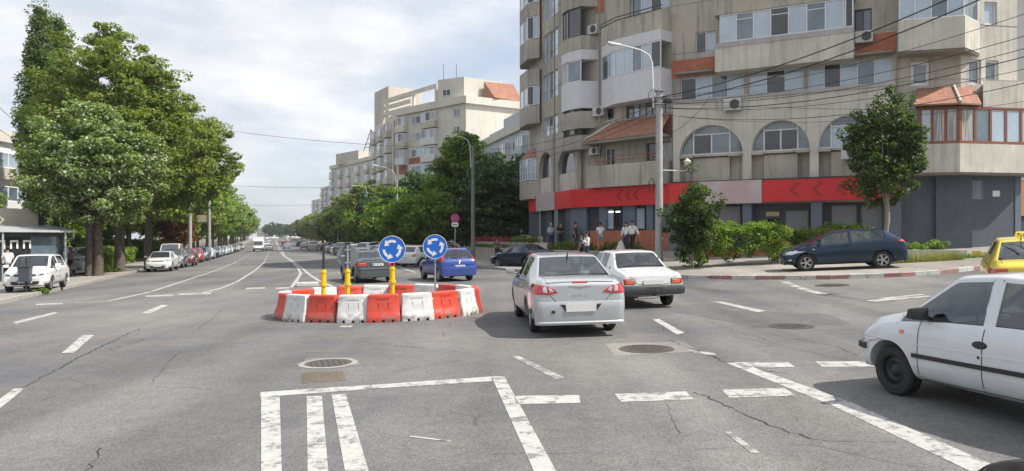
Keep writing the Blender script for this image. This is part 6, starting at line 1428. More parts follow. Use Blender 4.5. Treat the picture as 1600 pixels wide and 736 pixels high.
mb = MB(); F3.box(mb, F3.on(1052, 0, .45)[0], F3.on(1398, 0, .45)[0], 9.60, 9.80, .452, .52); bp_("string_course", mb, LILAC)
# long balcony
a0, a1 = F3.on(1117, 0, 1.0)[0], F3.on(1334, 0, 1.0)[0]
mb = MB(); F3.prism(mb, [(a0, 11.12), (a1, 11.12), (a1, 12.72), (a0, 12.72)], .0, 1.0); bp_("balcony_parapet", mb, CONCL)
mb = MB(); F3.box(mb, a0 - .01, a1 + .01, 12.45, 12.73, 1.002, 1.03); bp_("parapet_coping", mb, LILAC)
window(F3, (a0 + .25, a1 - .45, 12.75, 14.28), .88, 'lmldlml', tr=-.25); window(F3, (a1 - .42, a1 - .02, 12.75, 14.28), .9, 'd', name="open_casement")
mb = MB(); F3.box(mb, a0 - .05, a1 + .05, 14.3, 15.6, 0, 1.0); bp_("balcony_parapet", mb, CONC)
for r in ((1050, 92, 1117, 119), (1338, 53, 1400, 86)):
    q = F3.px(*r); mb = MB(); F3.box(mb, q[0], q[1], q[2], q[3], .002, .05); bp_("brick_panel", mb, BRICK)
mb = MB(); F3.wall(mb, 0, F3.len, 3.7, TOP, 0, .34, H3); bp_("wall", mb, CONC)
# --- shop front under F3
mb = MB(); F3.box(mb, F3.on(1045, 0, .62)[0], F3.on(1408, 0, .62)[0], 3.78, 4.98, .30, .62); sg = bp_("shop_sign", mb, SIGNR)
mb = MB(); F3.box(mb, F3.on(1045, 0, .62)[0], F3.on(1408, 0, .62)[0], 4.982, 5.05, .25, .66); bp_("sign_cap", mb, GREYD, sg)
q0, q1 = F3.on(1092, 0, .66)[0], F3.on(1190, 0, .66)[0]; mb = MB(); F3.box(mb, q0, q1, 3.72, 5.0, .623, .68); bp_("pale_board", mb, SIGNP, sg)
def chevron(fc, px, zc, off, h, parent):
    a = fc.on(px, 0, off)[0]; mb = MB(); w = h * .55; t = h * .26
    fc.prism(mb, [(a - w / 2, zc), (a + w / 2, zc + h / 2), (a + w / 2 + t, zc + h / 2), (a - w / 2 + t, zc), (a + w / 2 + t, zc - h / 2), (a + w / 2, zc - h / 2)], off, off + .03); bp_("chevron", mb, SIGNR2, parent)
for p in (1238, 1274, 1312, 1348): chevron(F3, p, 4.40, .622, .70, sg)
mb = MB(); F3.wall(mb, 0, F3.len, -.5, 3.8, -.05, .3, []); bp_("shop_wall", mb, GREYD)
for (xa, xb) in ((1044, 1062), (1160, 1174), (1267, 1284), (1390, 1408)):
    mb = MB(); F3.box(mb, F3.on(xa, 0, .42)[0], F3.on(xb, 0, .42)[0], -.5, 3.78, -.05, .42); bp_("pilaster", mb, GREYP)
for (xa, xb, yt, yb_, m_) in ((1122, 1158, 322, 362, SHUT), (1226, 1264, 328, 366, SHUT), (1196, 1222, 340, 366, None), (1298, 1340, 320, 362, SHUT), (1344, 1386, 320, 362, SHUT), (1064, 1118, 320, 362, SHUT)):
    r = F3.px(xa, yt, xb, yb_, 0); r = (r[0], r[1], max(1.3, r[2]), r[3]); fr = MB()
    for z in (r[2], r[3] - .05): F3.box(fr, r[0], r[1], z, z + .07, -.05, .05)
    for a in (r[0], r[1] - .06): F3.box(fr, a, a + .06, r[2], r[3], -.05, .052)
    f = bp_("shop_window", fr, WFRAMED); pn = MB(); F3.box(pn, r[0], r[1], r[2], r[3], -.048, .0); bp_("pane", pn, m_ or PANE_D, f)
r = F3.px(1197, 331, 1218, 338, 0); mb = MB(); F3.box(mb, r[0], r[1], r[2], r[3], .03, .08); bp_("door_notice", mb, mat("notice_yellow", (.35, .31, .15), .6))
mb = MB(); F3.box(mb, F3.on(1052, 0)[0], F3.on(1392, 0)[0], .0, 1.15, -.04, .12); bp_("brick_dado", mb, BRICK)
# --- corner bay and the right-hand facades F4, F5
def plan_poly(pts): return [Vector(((p - 800) / F * Y, Y)) for p, Y in pts]
def bay(pts, z0, z1, m, name="balcony_parapet"):
    mb = MB(); P = plan_poly(pts); mb.prism([(p.x, p.y) for p in P], (0, 0, z1 - z0), (0, 0, z0)); return bp_(name, mb, m)
def glaze(pts, z0, z1, styles, fm=None, tr=0, close=False, **kw):
    P = plan_poly(pts)
    for i in range(len(P) - 1):
        if i < len(styles) and styles[i]: fc = Fac(P[i], P[i + 1]); window(fc, (0.0, fc.len, z0, z1), -.08, styles[i], fm, tr, **kw)
bayp = [(1401, 38.6), (1404, 37.1), (1508, 36.25), (1531, 37.5), (1531, 39)]
bay(bayp, 11.15, 12.70, CONCL); glaze([(1402, 37.3), (1404.5, 37.15), (1507, 36.32), (1529, 37.5)], 12.72, 14.5, ['', 'llml', 'm'], tr=-.2)
bay(bayp, 14.52, 15.8, CONC)
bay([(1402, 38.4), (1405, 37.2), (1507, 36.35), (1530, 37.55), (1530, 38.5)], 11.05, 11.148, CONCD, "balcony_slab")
win(F4, H4, (1423, 96, 1453, 134), 'm', fw=.16); win(F5, H5, (1514, 93, 1533, 132), 'm', fw=.1); win(F5, H5, (1540, 94, 1560, 131), 'm', fw=.1); win(F5, H5, (1538, 3, 1558, 39), 'l', fw=.1)
# conservatory
cons = [(1418, 38.2), (1424, 36.65), (1500, 36.1), (1620, 36.9), (1620, 38.6)]
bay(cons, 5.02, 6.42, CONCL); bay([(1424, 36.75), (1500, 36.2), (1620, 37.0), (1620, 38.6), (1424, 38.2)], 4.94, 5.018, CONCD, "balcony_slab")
glaze([(1436, 36.68), (1500, 36.2), (1620, 37.0)], 6.44, 8.26, ['lll', 'lmlll'], fm=WFRAMEB, fw=.13)
mb = MB(); P = plan_poly([(1428, 36.35), (1501, 35.85), (1534, 36.15)]); Q = plan_poly([(1434, 37.9), (1490, 37.55), (1520, 37.5)])
lo = [(p.x, p.y, 8.36) for p in P]; hi = [(p.x, p.y, 9.50) for p in Q]
mb.add(lo + hi, [(0, 1, 4, 3), (1, 2, 5, 4)]); mb.add([(x, y, z - .08) for x, y, z in lo + hi], [(3, 4, 1, 0), (4, 5, 2, 1)]); mb.add([lo[0], lo[1], lo[2], *[(x, y, z - .08) for x, y, z in lo]], [(0, 3, 4, 1), (1, 4, 5, 2)]); mb.add([lo[0], hi[0], (*hi[0][:2], 8.36)], [(0, 1, 2)]); mb.add([lo[2], hi[2], (*hi[2][:2], 8.36)], [(0, 2, 1)])
ar = bp_("tiled_awning", mb, TILE)
mb = MB(); mb.tube([(*lo[1][:2], lo[1][2] + .06), (*hi[1][:2], hi[1][2] + .06)], .07, 6); bp_("ridge", mb, CONCL, ar)
bay([(1536, 37.9), (1536, 36.75), (1640, 37.2), (1640, 38.4)], 8.28, 9.62, CONCL)
mb = MB(); F4.wall(mb, 0, F4.len, 5, TOP, 0, .34, H4); bp_("wall", mb, CONC); mb = MB(); F5.wall(mb, 0, F5.len, 5, TOP, 0, .34, H5); bp_("wall", mb, CONCL)
mb = MB(); F4.box(mb, -1.2, F4.len, -.6, 5.0, -.3, .12); bp_("ground_wall", mb, GREYB); mb = MB(); F5.box(mb, 0, F5.len - .25, -.6, 5.0, -.3, .1); bp_("ground_wall", mb, GREYB)
mb = MB(); r0 = F4.on(1462, 0, .3)[0]; F4.box(mb, r0, F4.len + .4, -.6, 4.99, .1, .34); bp_("ground_pier", mb, GREYB); mb = MB(); F5.box(mb, F5.len - .25, F5.len + .1, -.6, 5.0, -.3, .14); bp_("ground_pier", mb, GREYP)
mb = MB(); F3.box(mb, F3.len - .9, F3.len + .1, -.6, 5.0, -.05, .2); bp_("ground_wall", mb, GREYB)
mb = MB(); F5.box(mb, F5.len + .1, F5.len + 6, -.6, 4.95, -2.5, -2.3); bp_("passage_wall", mb, GREYD)
mb = MB(); F5.box(mb, F5.len + .1, F5.len + 6, 3.0, 4.9, -2.3, -2.2); bp_("passage_panel", mb, mat("passage_orange", (.40, .20, .10), .7))
r = F5.px(1518, 283, 1533, 311, .12); mb = MB()
for k in range(4): a = r[0] + (r[1] - r[0]) * k / 3; mb.tube([F5.w(a, r[2], .2), F5.w(a, r[3], .2)], .018, 5)
for z in (r[2], (r[2] + r[3]) / 2, r[3]): mb.tube([F5.w(r[0], z, .2), F5.w(r[1], z, .2)], .018, 5)
F5.box(mb, r[0], r[1], r[2], r[3], .102, .12); bp_("barred_vent", mb, mat("bars_grey", (.26, .28, .31), .6))
r = F5.px(1551, 298, 1562, 307, .12); mb = MB(); F5.box(mb, *r, .1, .13); bp_("wall_plate", mb, WFRAME)
# --- F2, left of the chamfer
win(F2, H2, (946, 158, 959, 188), 'd'); r = F2.px(978, 133, 1048, 181); H2.append(r); window(F2, r, -.2, 'mlmmlml', fm=WFRAMED, grid=3, fw=.05)
r = F2.px(984, -14, 1047, 18); H2.append(r); window(F2, r, -.25, 'mldl')
win(F2, H2, (945, 231, 960, 262), 'md'); win(F2, H2, (1010, 222, 1048, 256), 'dm', fm=WFRAMED)
a0, a1 = F2.on(917, 0, .9)[0], F2.len - .02
mb = MB(); F2.prism(mb, [(a0, 4.97), (a1, 4.97), (a1, 6.35), (a0, 6.35)], .0, .9); bp_("balcony_parapet", mb, CONC)
mb = MB(); [mb.tube([F2.w(a0 + .1, z, .85), F2.w(a1, z, .85)], .025, 6) for z in (6.62, 6.85)]; [mb.tube([F2.w(a0 + .1 + k * (a1 - a0 - .2) / 8, 6.35, .85), F2.w(a0 + .1 + k * (a1 - a0 - .2) / 8, 6.85, .85)], .018, 5) for k in range(9)]; bp_("balcony_rail", mb, mat("rail_rust", (.30, .12, .06), .7))
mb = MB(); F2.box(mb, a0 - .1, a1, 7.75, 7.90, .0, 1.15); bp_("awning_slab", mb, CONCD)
mb = MB(); F2.prism(mb, [(a0 - .15, 7.92), (a1, 7.92), (a1, 9.1), (a0 + 1.9, 9.1)], .0, .05)
lo = [F2.w(a0 - .15, 7.91, 1.2), F2.w(a1, 7.91, 1.2)]; hi = [F2.w(a0 + 1.7, 9.15, .05), F2.w(a1, 9.15, .05)]; l0 = F2.w(a0 - .15, 7.91, .02)
mb.add([lo[0], lo[1], hi[1], hi[0]], [(0, 1, 2, 3)]); mb.add([l0, lo[0], hi[0]], [(0, 1, 2)]); bp_("tiled_awning", mb, TILE)
mb = MB(); mb.tube([(lo[0][0], lo[0][1], 7.97), (hi[0][0], hi[0][1], 9.2)], .07, 6); bp_("ridge", mb, CONCL)
# white clad balcony, chamfered at its left
def fb(fc, pts): return [Vector(fc.w(a, 0, o)[:2]) for a, o in pts]
def fbay(P, z0, z1, m, name="balcony_parapet"): mb = MB(); mb.prism([(p.x, p.y) for p in P], (0, 0, z1 - z0), (0, 0, z0)); return bp_(name, mb, m)
def fglaze(P, z0, z1, styles, **kw):
    for i in range(len(P) - 1):
        if styles[i]: fc = Fac(P[i], P[i + 1]); window(fc, (0.0, fc.len, z0, z1), -.07, styles[i], **kw)
s0 = F2.on(944, 0, .1)[0]; s1 = F2.on(960, 0, 1.1)[0]
PB = fb(F2, [(s0, -.1), (s0, .35), (s1, 1.1), (F2.len - .02, 1.1), (F2.len - .02, -.1)])
fbay(PB, 10.05, 11.75, PWHITE); fbay(PB, 13.35, 14.0, PWHITE, "balcony_fascia"); fglaze(PB[1:4], 11.77, 13.33, ['ml', 'llmld'])
fbay(fb(F2, [(s0, -.1), (s0, .4), (s1, 1.0), (F2.len - .02, 1.0), (F2.len - .02, -.1)]), 14.02, 15.1, CONC)
mb = MB(); P = fb(F2, [(s0, .4), (s1, 1.0), (F2.len - .02, 1.0)]); [mb.tube([(p.x, p.y, z) for p in P], .03, 6) for z in (15.2, 15.4)]; bp_("balcony_rail", mb, WFRAMED)
mb = MB(); F2.wall(mb, 0, F2.len, 4.9, TOP, 0, .34, H2); bp_("wall", mb, CONC)
# F2 shop front
mb = MB(); F2.box(mb, -.3, F2.len + .1, 3.78, 4.98, .12, .5); sg2 = bp_("shop_sign", mb, SIGNR)
for p in (966, 980, 992): chevron(F2, p, 4.42, .502, .62, sg2)
mb = MB(); F2.box(mb, 0, F2.len, -.5, 3.78, -.3, -.02); bp_("shop_wall", mb, GREYD)
for (xa, xb) in ((936, 947), (973, 992), (1010, 1020), (1032, 1048)): mb = MB(); F2.box(mb, F2.on(xa, 0, .2)[0], F2.on(xb, 0, .2)[0], -.5, 3.78, -.02, .2); bp_("pilaster", mb, GREYP)
mb = MB(); F2.box(mb, F2.on(922, 0, .25)[0], F2.len, -.5, 2.25, -.02, .25); bp_("brick_dado", mb, BRICK)
for xa, xb, st_ in ((949, 971, 'ld'), (994, 1009, 'l'), (1021, 1031, 'm')): window(F2, (F2.on(xa, 0)[0], F2.on(xb, 0)[0], 2.3, 3.65), .0, st_, WFRAMED)
LIT = mat("ceiling_lamp", (.8, .8, .75), .5, emis=((1, .95, .8), 3.0))
for xa in (952, 963): a = F2.on(xa, 0)[0]; mb = MB(); F2.box(mb, a, a + .35, 3.4, 3.47, .035, .05); bp_("strip_lamp", mb, LIT)
# --- F1, the boulevard wing
for r, st_ in [((849, 49, 872, 92), 'lml'), ((849, 113, 872, 154), 'lml'), ((849, 182, 872, 212), 'ldl'), ((849, -16, 872, 27), 'll')]: win(F1, H1, r, st_)
win(F1, H1, (849, 243, 865, 273), 'ld', fw=.08); r = F1.px(879, 236, 903, 262); H1.append(r); window(F1, r, -.3, 'dd', WFRAMED)
for (xa, xb, yt, yb_) in ((846, 867, 238, 275), (876, 903, 231, 300)):
    a0, a1 = F1.on(xa, 0, .12)[0], F1.on(xb, 0, .12)[0]; c = (a0 + a1) / 2; hw = (a1 - a0) / 2; zt = F1.on((xa + xb) / 2, yt, .12)[1]; o0 = a0 - .5; o1 = a1 + .35
    poly = [(o0, 4.95), (a0, 4.95), (a0, zt - hw)] + [(c - hw * math.cos(math.pi * k / 16), zt - hw + hw * math.sin(math.pi * k / 16)) for k in range(1, 16)] + [(a1, zt - hw), (a1, 4.95), (o1, 4.95), (o1, 9.2), (o0, 9.2)]
    mb = MB(); F1.prism(mb, poly, .02, .35); bp_("arch_wall", mb, CONC)
    mb = MB(); F1.box(mb, a0, a1, 4.95, 6.2, .03, .2); bp_("infill_panel", mb, CONCL)
    mb = MB(); F1.box(mb, a0, a1, 6.25, zt, .002, .02); bp_("recess_shade_sheet", mb, PANE_D)  # flat dark sheet standing in for the shade inside the arch
mb = MB(); F1.wall(mb, 0, F1.len, 4.9, TOP, 0, .34, H1); bp_("wall", mb, CONC)
# stacked balconies at the wing's near corner
b0 = F1.on(873, 0, .9)[0]; L1_ = F1.len
def cb(o, e=0.0): P = fb(F1, [(b0, -.1), (b0, .5), (b0 + .5, o), (L1_ + .1, o)]); Q = fb(F2, [(1.0 + e, .9), (1.7 + e, .0)]); return P + Q + [Vector(F2.w(.6, 0, -.2)[:2])]
for (z0, z1, m_, gl, gm) in ((8.9, 10.0, CONC, None, 0), (10.2, 11.95, PWHITE, 'x', 0), (13.35, 14.0, PWHITE, None, 0), (14.02, 14.9, CONC, None, 0), (16.8, 18.2, CONC, None, 0), (19.5, 21.0, CONC, None, 0)):
    fbay(cb(.9), z0, z1, m_)
fglaze(cb(.85)[1:5], 8.95 + 1.07, 10.18, ['', '', '', ''])
P = cb(.82); fglaze(P[1:5], 11.97, 13.33, ['m', 'lmlml', 'm', 'd']); fglaze(P[1:5], 7.4 + 0, 8.88, ['', '', '', '']); 
fglaze(cb(.7)[1:5], 10.02 - 1.1 + .0, 8.9, ['', '', '', ''])
fglaze(cb(.8)[1:5], 14.92, 16.78, ['d', 'dd', 'd', ''], fm=WFRAMED)
P = cb(.6); 
# grid glazing below the white balcony
P = cb(.75); fbay(cb(.8), 7.55, 8.45, CONC); fglaze(P[1:5], 8.47, 10.18, ['m', 'lmlml', 'md', ''], fm=WFRAMED, grid=3)
# leftmost stacked balconies, beyond the wing's end
LP_ = plan_poly([(836, 60.0), (813, 59.8), (812, 58.6), (824, 56.4), (843, 55.8), (846, 56.6)])
def lz(py): return CAMZ - (py - HZ) / F * 57.5
for y0, y1, m_ in ((14, 33, CONC), (69, 98, CONC), (114, 139, CONC), (170, 197, CONC), (284, 312, CONC)): fbay(LP_, lz(y1), lz(y0), m_)
for y0, y1, st_ in ((34, 68, ['', 'm', 'ld', 'dl', 'd']), (140, 169, ['', 'm', 'lm', 'dl', 'm']), (250, 283, ['', 'l', 'lll', 'lll', 'l'])): fglaze(LP_, lz(y1), lz(y0), st_, grid=3 if y0 == 250 else 0)
fglaze(LP_, lz(13), lz(-14), ['', 'm', 'lm', 'dl', 'm'])
mb = MB(); mb.add([(p.x, p.y, lz(249)) for p in LP_[1:5]] + [(*F1.w(a, 0, .05)[:2], lz(232)) for a in (-.3, .2, 1.2, 2.4)], [(0, 1, 5, 4), (1, 2, 6, 5), (2, 3, 7, 6)]); bp_("tiled_awning", mb, TILE)
mb = MB(); q = F1.px(838, 0, 847, 80); F1.box(mb, q[0], q[1], q[2], q[3] + 3, .002, .04); bp_("brick_panel", mb, BRICK)
mb = MB(); q = F2.px(931, -10, 944, 20); F2.box(mb, q[0], q[1], q[2], q[3] + 3, .002, .04); bp_("brick_panel", mb, BRICK)
mb = MB(); F1.box(mb, F1.on(827, 0, .4)[0], F1.len + .3, 3.78, 4.98, .1, .45); sg1 = bp_("shop_sign", mb, SIGNR)
mb = MB(); F1.box(mb, F1.on(838, 0, .5)[0], F1.on(866, 0, .5)[0], 3.75, 5.05, .452, .52); bp_("pale_board", mb, mat("shop_board_grey", (.42, .36, .37), .5), sg1)
mb = MB(); F1.box(mb, 0, F1.len, -.5, 3.78, -.3, -.02); bp_("shop_wall", mb, GREYD)
mb = MB(); F1.box(mb, F1.len - .9, F1.len + .12, -.5, 3.78, -.02, .22); bp_("pilaster", mb, GREYP); mb = MB(); F2.box(mb, -.1, .9, -.5, 3.78, -.0, .24); bp_("pilaster", mb, GREYP)
for xa, xb in ((829, 842), (853, 862), (884, 893)): mb = MB(); F1.box(mb, F1.on(xa, 0, .1)[0], F1.on(xb, 0, .1)[0], -.5, 3.78, -.02, .1); bp_("pilaster", mb, GREYB)
for xa in (844, 868, 871): mb = MB(); mb.tube([F1.w(F1.on(xa, 0, .3)[0], -.3, .3), F1.w(F1.on(xa, 0, .3)[0], 3.8, .3)], .07, 8); bp_("downpipe", mb, GALV)
window(F1, (F1.on(894, 0)[0], F1.on(901, 0)[0], .9, 3.3), .0, 'd', WFRAMED, name="shop_door")
# down pipes on the facades
for fc, p in ((F1, 868), (F2, 938)): mb = MB(); a = fc.on(p, 0, .3)[0]; mb.tube([fc.w(a, 5, .38), fc.w(a, TOP, .38)], .05, 6); bp_("downpipe", mb, CONCD)
mb = MB()
for z_ in (9.83, 12.62, 15.5, 18.4, 21.3):
    for fc in (F1, F3, F4, F5): fc.box(mb, 0, fc.len, z_, z_ + .035, .001, .012)
bp_("floor_joint", mb, CONCD)
# --- air conditioners, each a thing of its own
ACM = mat("ac_white", (.52, .52, .50), .5, var=.08, scale=3, streak=.15); ACG = mat("ac_grille", (.06, .06, .06), .6)
def aircon(fc, px, py, off, label, w=.85, h=.6):
    a, z = fc.on(px, py, off + .3); p = fc.w(a, z, off); e = empty("air_conditioner", p, math.atan2(fc.d.y, fc.d.x), label, "air conditioner", "air conditioners on the corner building")
    MB().box(-w / 2, w / 2, -.34, -.04, -h / 2, h / 2).build("casing", ACM, e, bevel=.02)
    f = MB().lathe([(.005, -.012), (h * .4, -.012), (h * .42, 0)], 20, (w * .14, -.341, 0), 'y', cap=False).build("fan_grille", ACG, e)
    MB().tube([(w * .14 + h * .41 * math.cos(t), -.352, h * .41 * math.sin(t)) for t in [2 * math.pi * k / 20 for k in range(21)]], .012, 5, cap=False).build("grille_ring", ACM, e)
    for s in (-1, 1): MB().box(s * w * .35 - .02, s * w * .35 + .02, -.36, .1, -h / 2 - .04, -h / 2).build("bracket", GALV, e)
aircon(F3, 1144, 163, .5, "white air conditioner below the first-floor glazing, between the first two arches", .95, .68)
aircon(F3, 1350, 57, .05, "grey air conditioner under the dark window beside the upper brick panel", .85, .6)
aircon(F3, 1327, 240, .5, "air conditioner by the third arch, half hidden by the pavement tree", .8, .55)
aircon(F2, 925, 46, .1, "air conditioner on the dark balcony left of the white clad corner balconies", .85, .6)
aircon(F2, 934, 174, .1, "air conditioner beside the grid-glazed balcony on the left facade", .85, .6)
aircon(F2, 927, 236, .1, "air conditioner at the left end of the open first-floor balcony", .75, .5)
# ------------------------------------------------------------------ terrace, planter walls, steps
TERR = 1.0
tp = [(F1.w(-2, 0, 2.6)[0] - 1, F1.w(-2, 0, 2.6)[1] + 2), (.2, 56), (3.0, 49.6), (8.2, 44.0), (9.2, 41.2), (10.2, 43.2), (9.49, 44.5), (4.43, 50), (.6, 62), (-3, 70)]
tp = [(-2.6, 63), (-.2, 57), (2.2, 50.3), (7.4, 43.0), (9.0, 40.8), (10.6, 42.8), (9.4, 44.3), (5.0, 50), (1.2, 62), (-2.4, 70)]
mb = MB(); mb.prism(tp, (0, 0, TERR + 1), (0, 0, -1)); e = mb.build("terrace", mat("terrace_paving", (.30, .28, .25), .85, var=.2, scale=2)); e['kind'] = 'structure'
def low_wall(path, z1, w, m, label, cap=.06, name="planter_wall"):
    e = empty(name, (*path[0], 0), 0, label, "wall"); o = Vector((*path[0], 0)); mb = MB(); mc = MB()
    for i in range(len(path) - 1):
        a, b = Vector(path[i]), Vector(path[i + 1]); d = (b - a).normalized(); n = Vector((-d.y, d.x)) * w / 2
        for M_, za, zb_, k in ((mb, -1, z1 - cap, 1), (mc, z1 - cap + .002, z1, 1.25)):
            p = [(c.x - o.x, c.y - o.y) for c in (a - n * k, b - n * k, b + n * k, a + n * k)]; M_.hexa([(x, y, za) for x, y in p] + [(x, y, zb_) for x, y in p])
    mb.build("wall_body", m, e); mc.build("coping", CONCL, e); return e
low_wall([(-4.4, 64), (-1.0, 57.4), (1.2, 50.6), (6.8, 42.2)], .98, .3, CONC, "low concrete retaining wall below the terrace, behind the woman in black")
low_wall([(-3.2, 64), (-.2, 57.8), (1.9, 51.2), (2.6, 49.9)], 1.45, .25, CONCL, "upper planter wall carrying pink flowers by the terrace")
FLP = leaf_mat("flower_pink", [(.45, .05, .12), (.55, .10, .18), (.40, .04, .06)]); FLM = leaf_mat("flower_mix", [(.05, .10, .02), (.08, .14, .03), (.10, .16, .03)], (.50, .15, .08), .14)
def lowplants(path, z, h, w, m, label, name, seed, leaf=.12):
    rnd = random.Random(seed); cl = []; P = [Vector(p) for p in path]
    for i in range(len(P) - 1):
        ln = (P[i + 1] - P[i]).length
        for j in range(int(ln * 14)): q = P[i].lerp(P[i + 1], rnd.random()); cl.append((q.x - P[0].x + rnd.uniform(-w, w), q.y - P[0].y + rnd.uniform(-w, w), rnd.uniform(.05, h), .16))
    o = mesh_obj(name, leaves_mesh(name, cl, 34, leaf, seed, m, .9)); o.location = (P[0].x, P[0].y, z); tag(o, label, "flowers"); return o
lowplants([(-3.3, 64), (-1.4, 60.4), (-.3, 58)], 1.42, .35, .12, FLP, "row of pink flowers on the upper planter wall", "flower_row", 1)
lowplants([(-3.5, 63.6), (-.7, 58), (1.4, 51.4)], .98, .2, .25, FLM, "green ground plants between the two planter walls", "planter_plants", 5)
lowplants([(2.6, 49.6), (4.6, 46.6), (7.6, 43.0)], .98, .5, .25, FLM, "bed of low green plants with orange blossoms in front of the brick dado", "flower_bed", 2)
lowplants([(-.1, 57.4), (1.8, 51.4)], 1.42, .35, .14, FLM, "low green plants on the terrace planter right of the pink flowers", "planter_plants", 3)
x, y = gp(1415, 393, .1); o = lowplants([(15.9, 31.2), (16.6, 31.3)], gz(16, 31) + .25, .55, .15, leaf_mat("flower_orange", [(.06, .12, .02), (.08, .14, .03), (.10, .16, .03)], (.50, .10, .04), .2), "small clump of orange red flowers at the dark blue hatchback's tail", "flower_clump", 4)
e = empty("steps", (8.6, 40.6, gz(8.6, 40.6)), R(-35), "concrete steps climbing to the terrace behind the tall lamp post", "steps")
for i in range(4): MB().box(-1.0, 1.0, i * .32, i * .32 + .34, -.4, .12 + i * .16).build("tread", CONC, e, bevel=.01)
e = empty("hand_rail", (.4, 57.2, 1.0), 0, "curved grey metal hand rails at the terrace ramp by the white plastic chair", "rail")
for k in range(2): MB().tube([(k * 1.3, 0, 0), (k * 1.3, 0, .7), (k * 1.3 + .2, -.2, .95), (k * 1.3 + .9, -1.2, .95), (k * 1.3 + 1.1, -1.5, .6), (k * 1.3 + 1.1, -1.5, -.4)], .03, 8).build("rail", GALV, e, smooth=True)
# ------------------------------------------------------------------ white plastic chairs on the terrace
PLW = mat("plastic_white", (.62, .62, .62), .4)
def pchair(x, y, z, rz, label):
    e = empty("plastic_chair", (x, y, z), rz, label, "chair")
    MB().box(-.22, .22, -.22, .22, .42, .45).build("seat", PLW, e, bevel=.01)
    mb = MB(); mb.hexa([(-.22, .18, .45), (.22, .18, .45), (.22, .22, .45), (-.22, .22, .45), (-.2, .27, .86), (.2, .27, .86), (.2, .30, .86), (-.2, .30, .86)]); mb.build("backrest", PLW, e, bevel=.01)
    for sx in (-1, 1):
        for sy in (-1, 1): MB().tube([(sx * .19, sy * .19, .43), (sx * .23, sy * .23, 0)], .02, 6).build("leg", PLW, e)
        MB().box(sx * .23 - .02, sx * .23 + .02, -.2, .22, .62, .65).build("armrest", PLW, e)
pchair(1.9, 52.4, TERR, R(200), "white plastic chair on the terrace beside the man in the blue jacket")
pchair(1.4, 53.6, TERR, R(150), "white plastic chair turned sideways, nearer the downpipes")
# ------------------------------------------------------------------ apartment blocks down the boulevard
def block(name, label, plan, z1, floors, fh, walls, wm, win_list, roofbits=None, z0=-3, base=None):
    """plan: closed list of plan corners; walls: list of (corner index, [(a0, a1, kind)]) repeated on every floor"""
    e = empty(name, (plan[0][0], plan[0][1], 0), 0, label, "building"); o = Vector((plan[0][0], plan[0][1], 0))
    def bb(nm, mb, m, parent=None, **kw):
        if not mb.v: return None
        mb.v = [(x - o.x, y - o.y, z) for x, y, z in mb.v]; return mb.build(nm, m, parent or e, **kw)
    mb = MB(); mb.prism(plan, (0, 0, z1 - z0), (0, 0, z0)); bb("wall", mb, wm)
    return e, bb
CREAM = mat("block_cream", (.60, .565, .50), .9, var=.12, scale=.25, streak=.25); CREAMB = mat("block_beige", (.50, .46, .40), .9, var=.12, scale=.3, streak=.3); BLKWHITE = mat("block_white", (.62, .62, .62), .85, var=.06, scale=.3, streak=.12); BLKBRICK = mat("block_brick", (.30, .13, .08), .9, var=.15, scale=1); BLKGREY = mat("block_grey", (.50, .52, .55), .85, var=.1, scale=.3)
def pxw(px, Y): return ((px - 800) / F * Y, Y)
def hz(py, Y): return CAMZ - (py - HZ) / F * Y
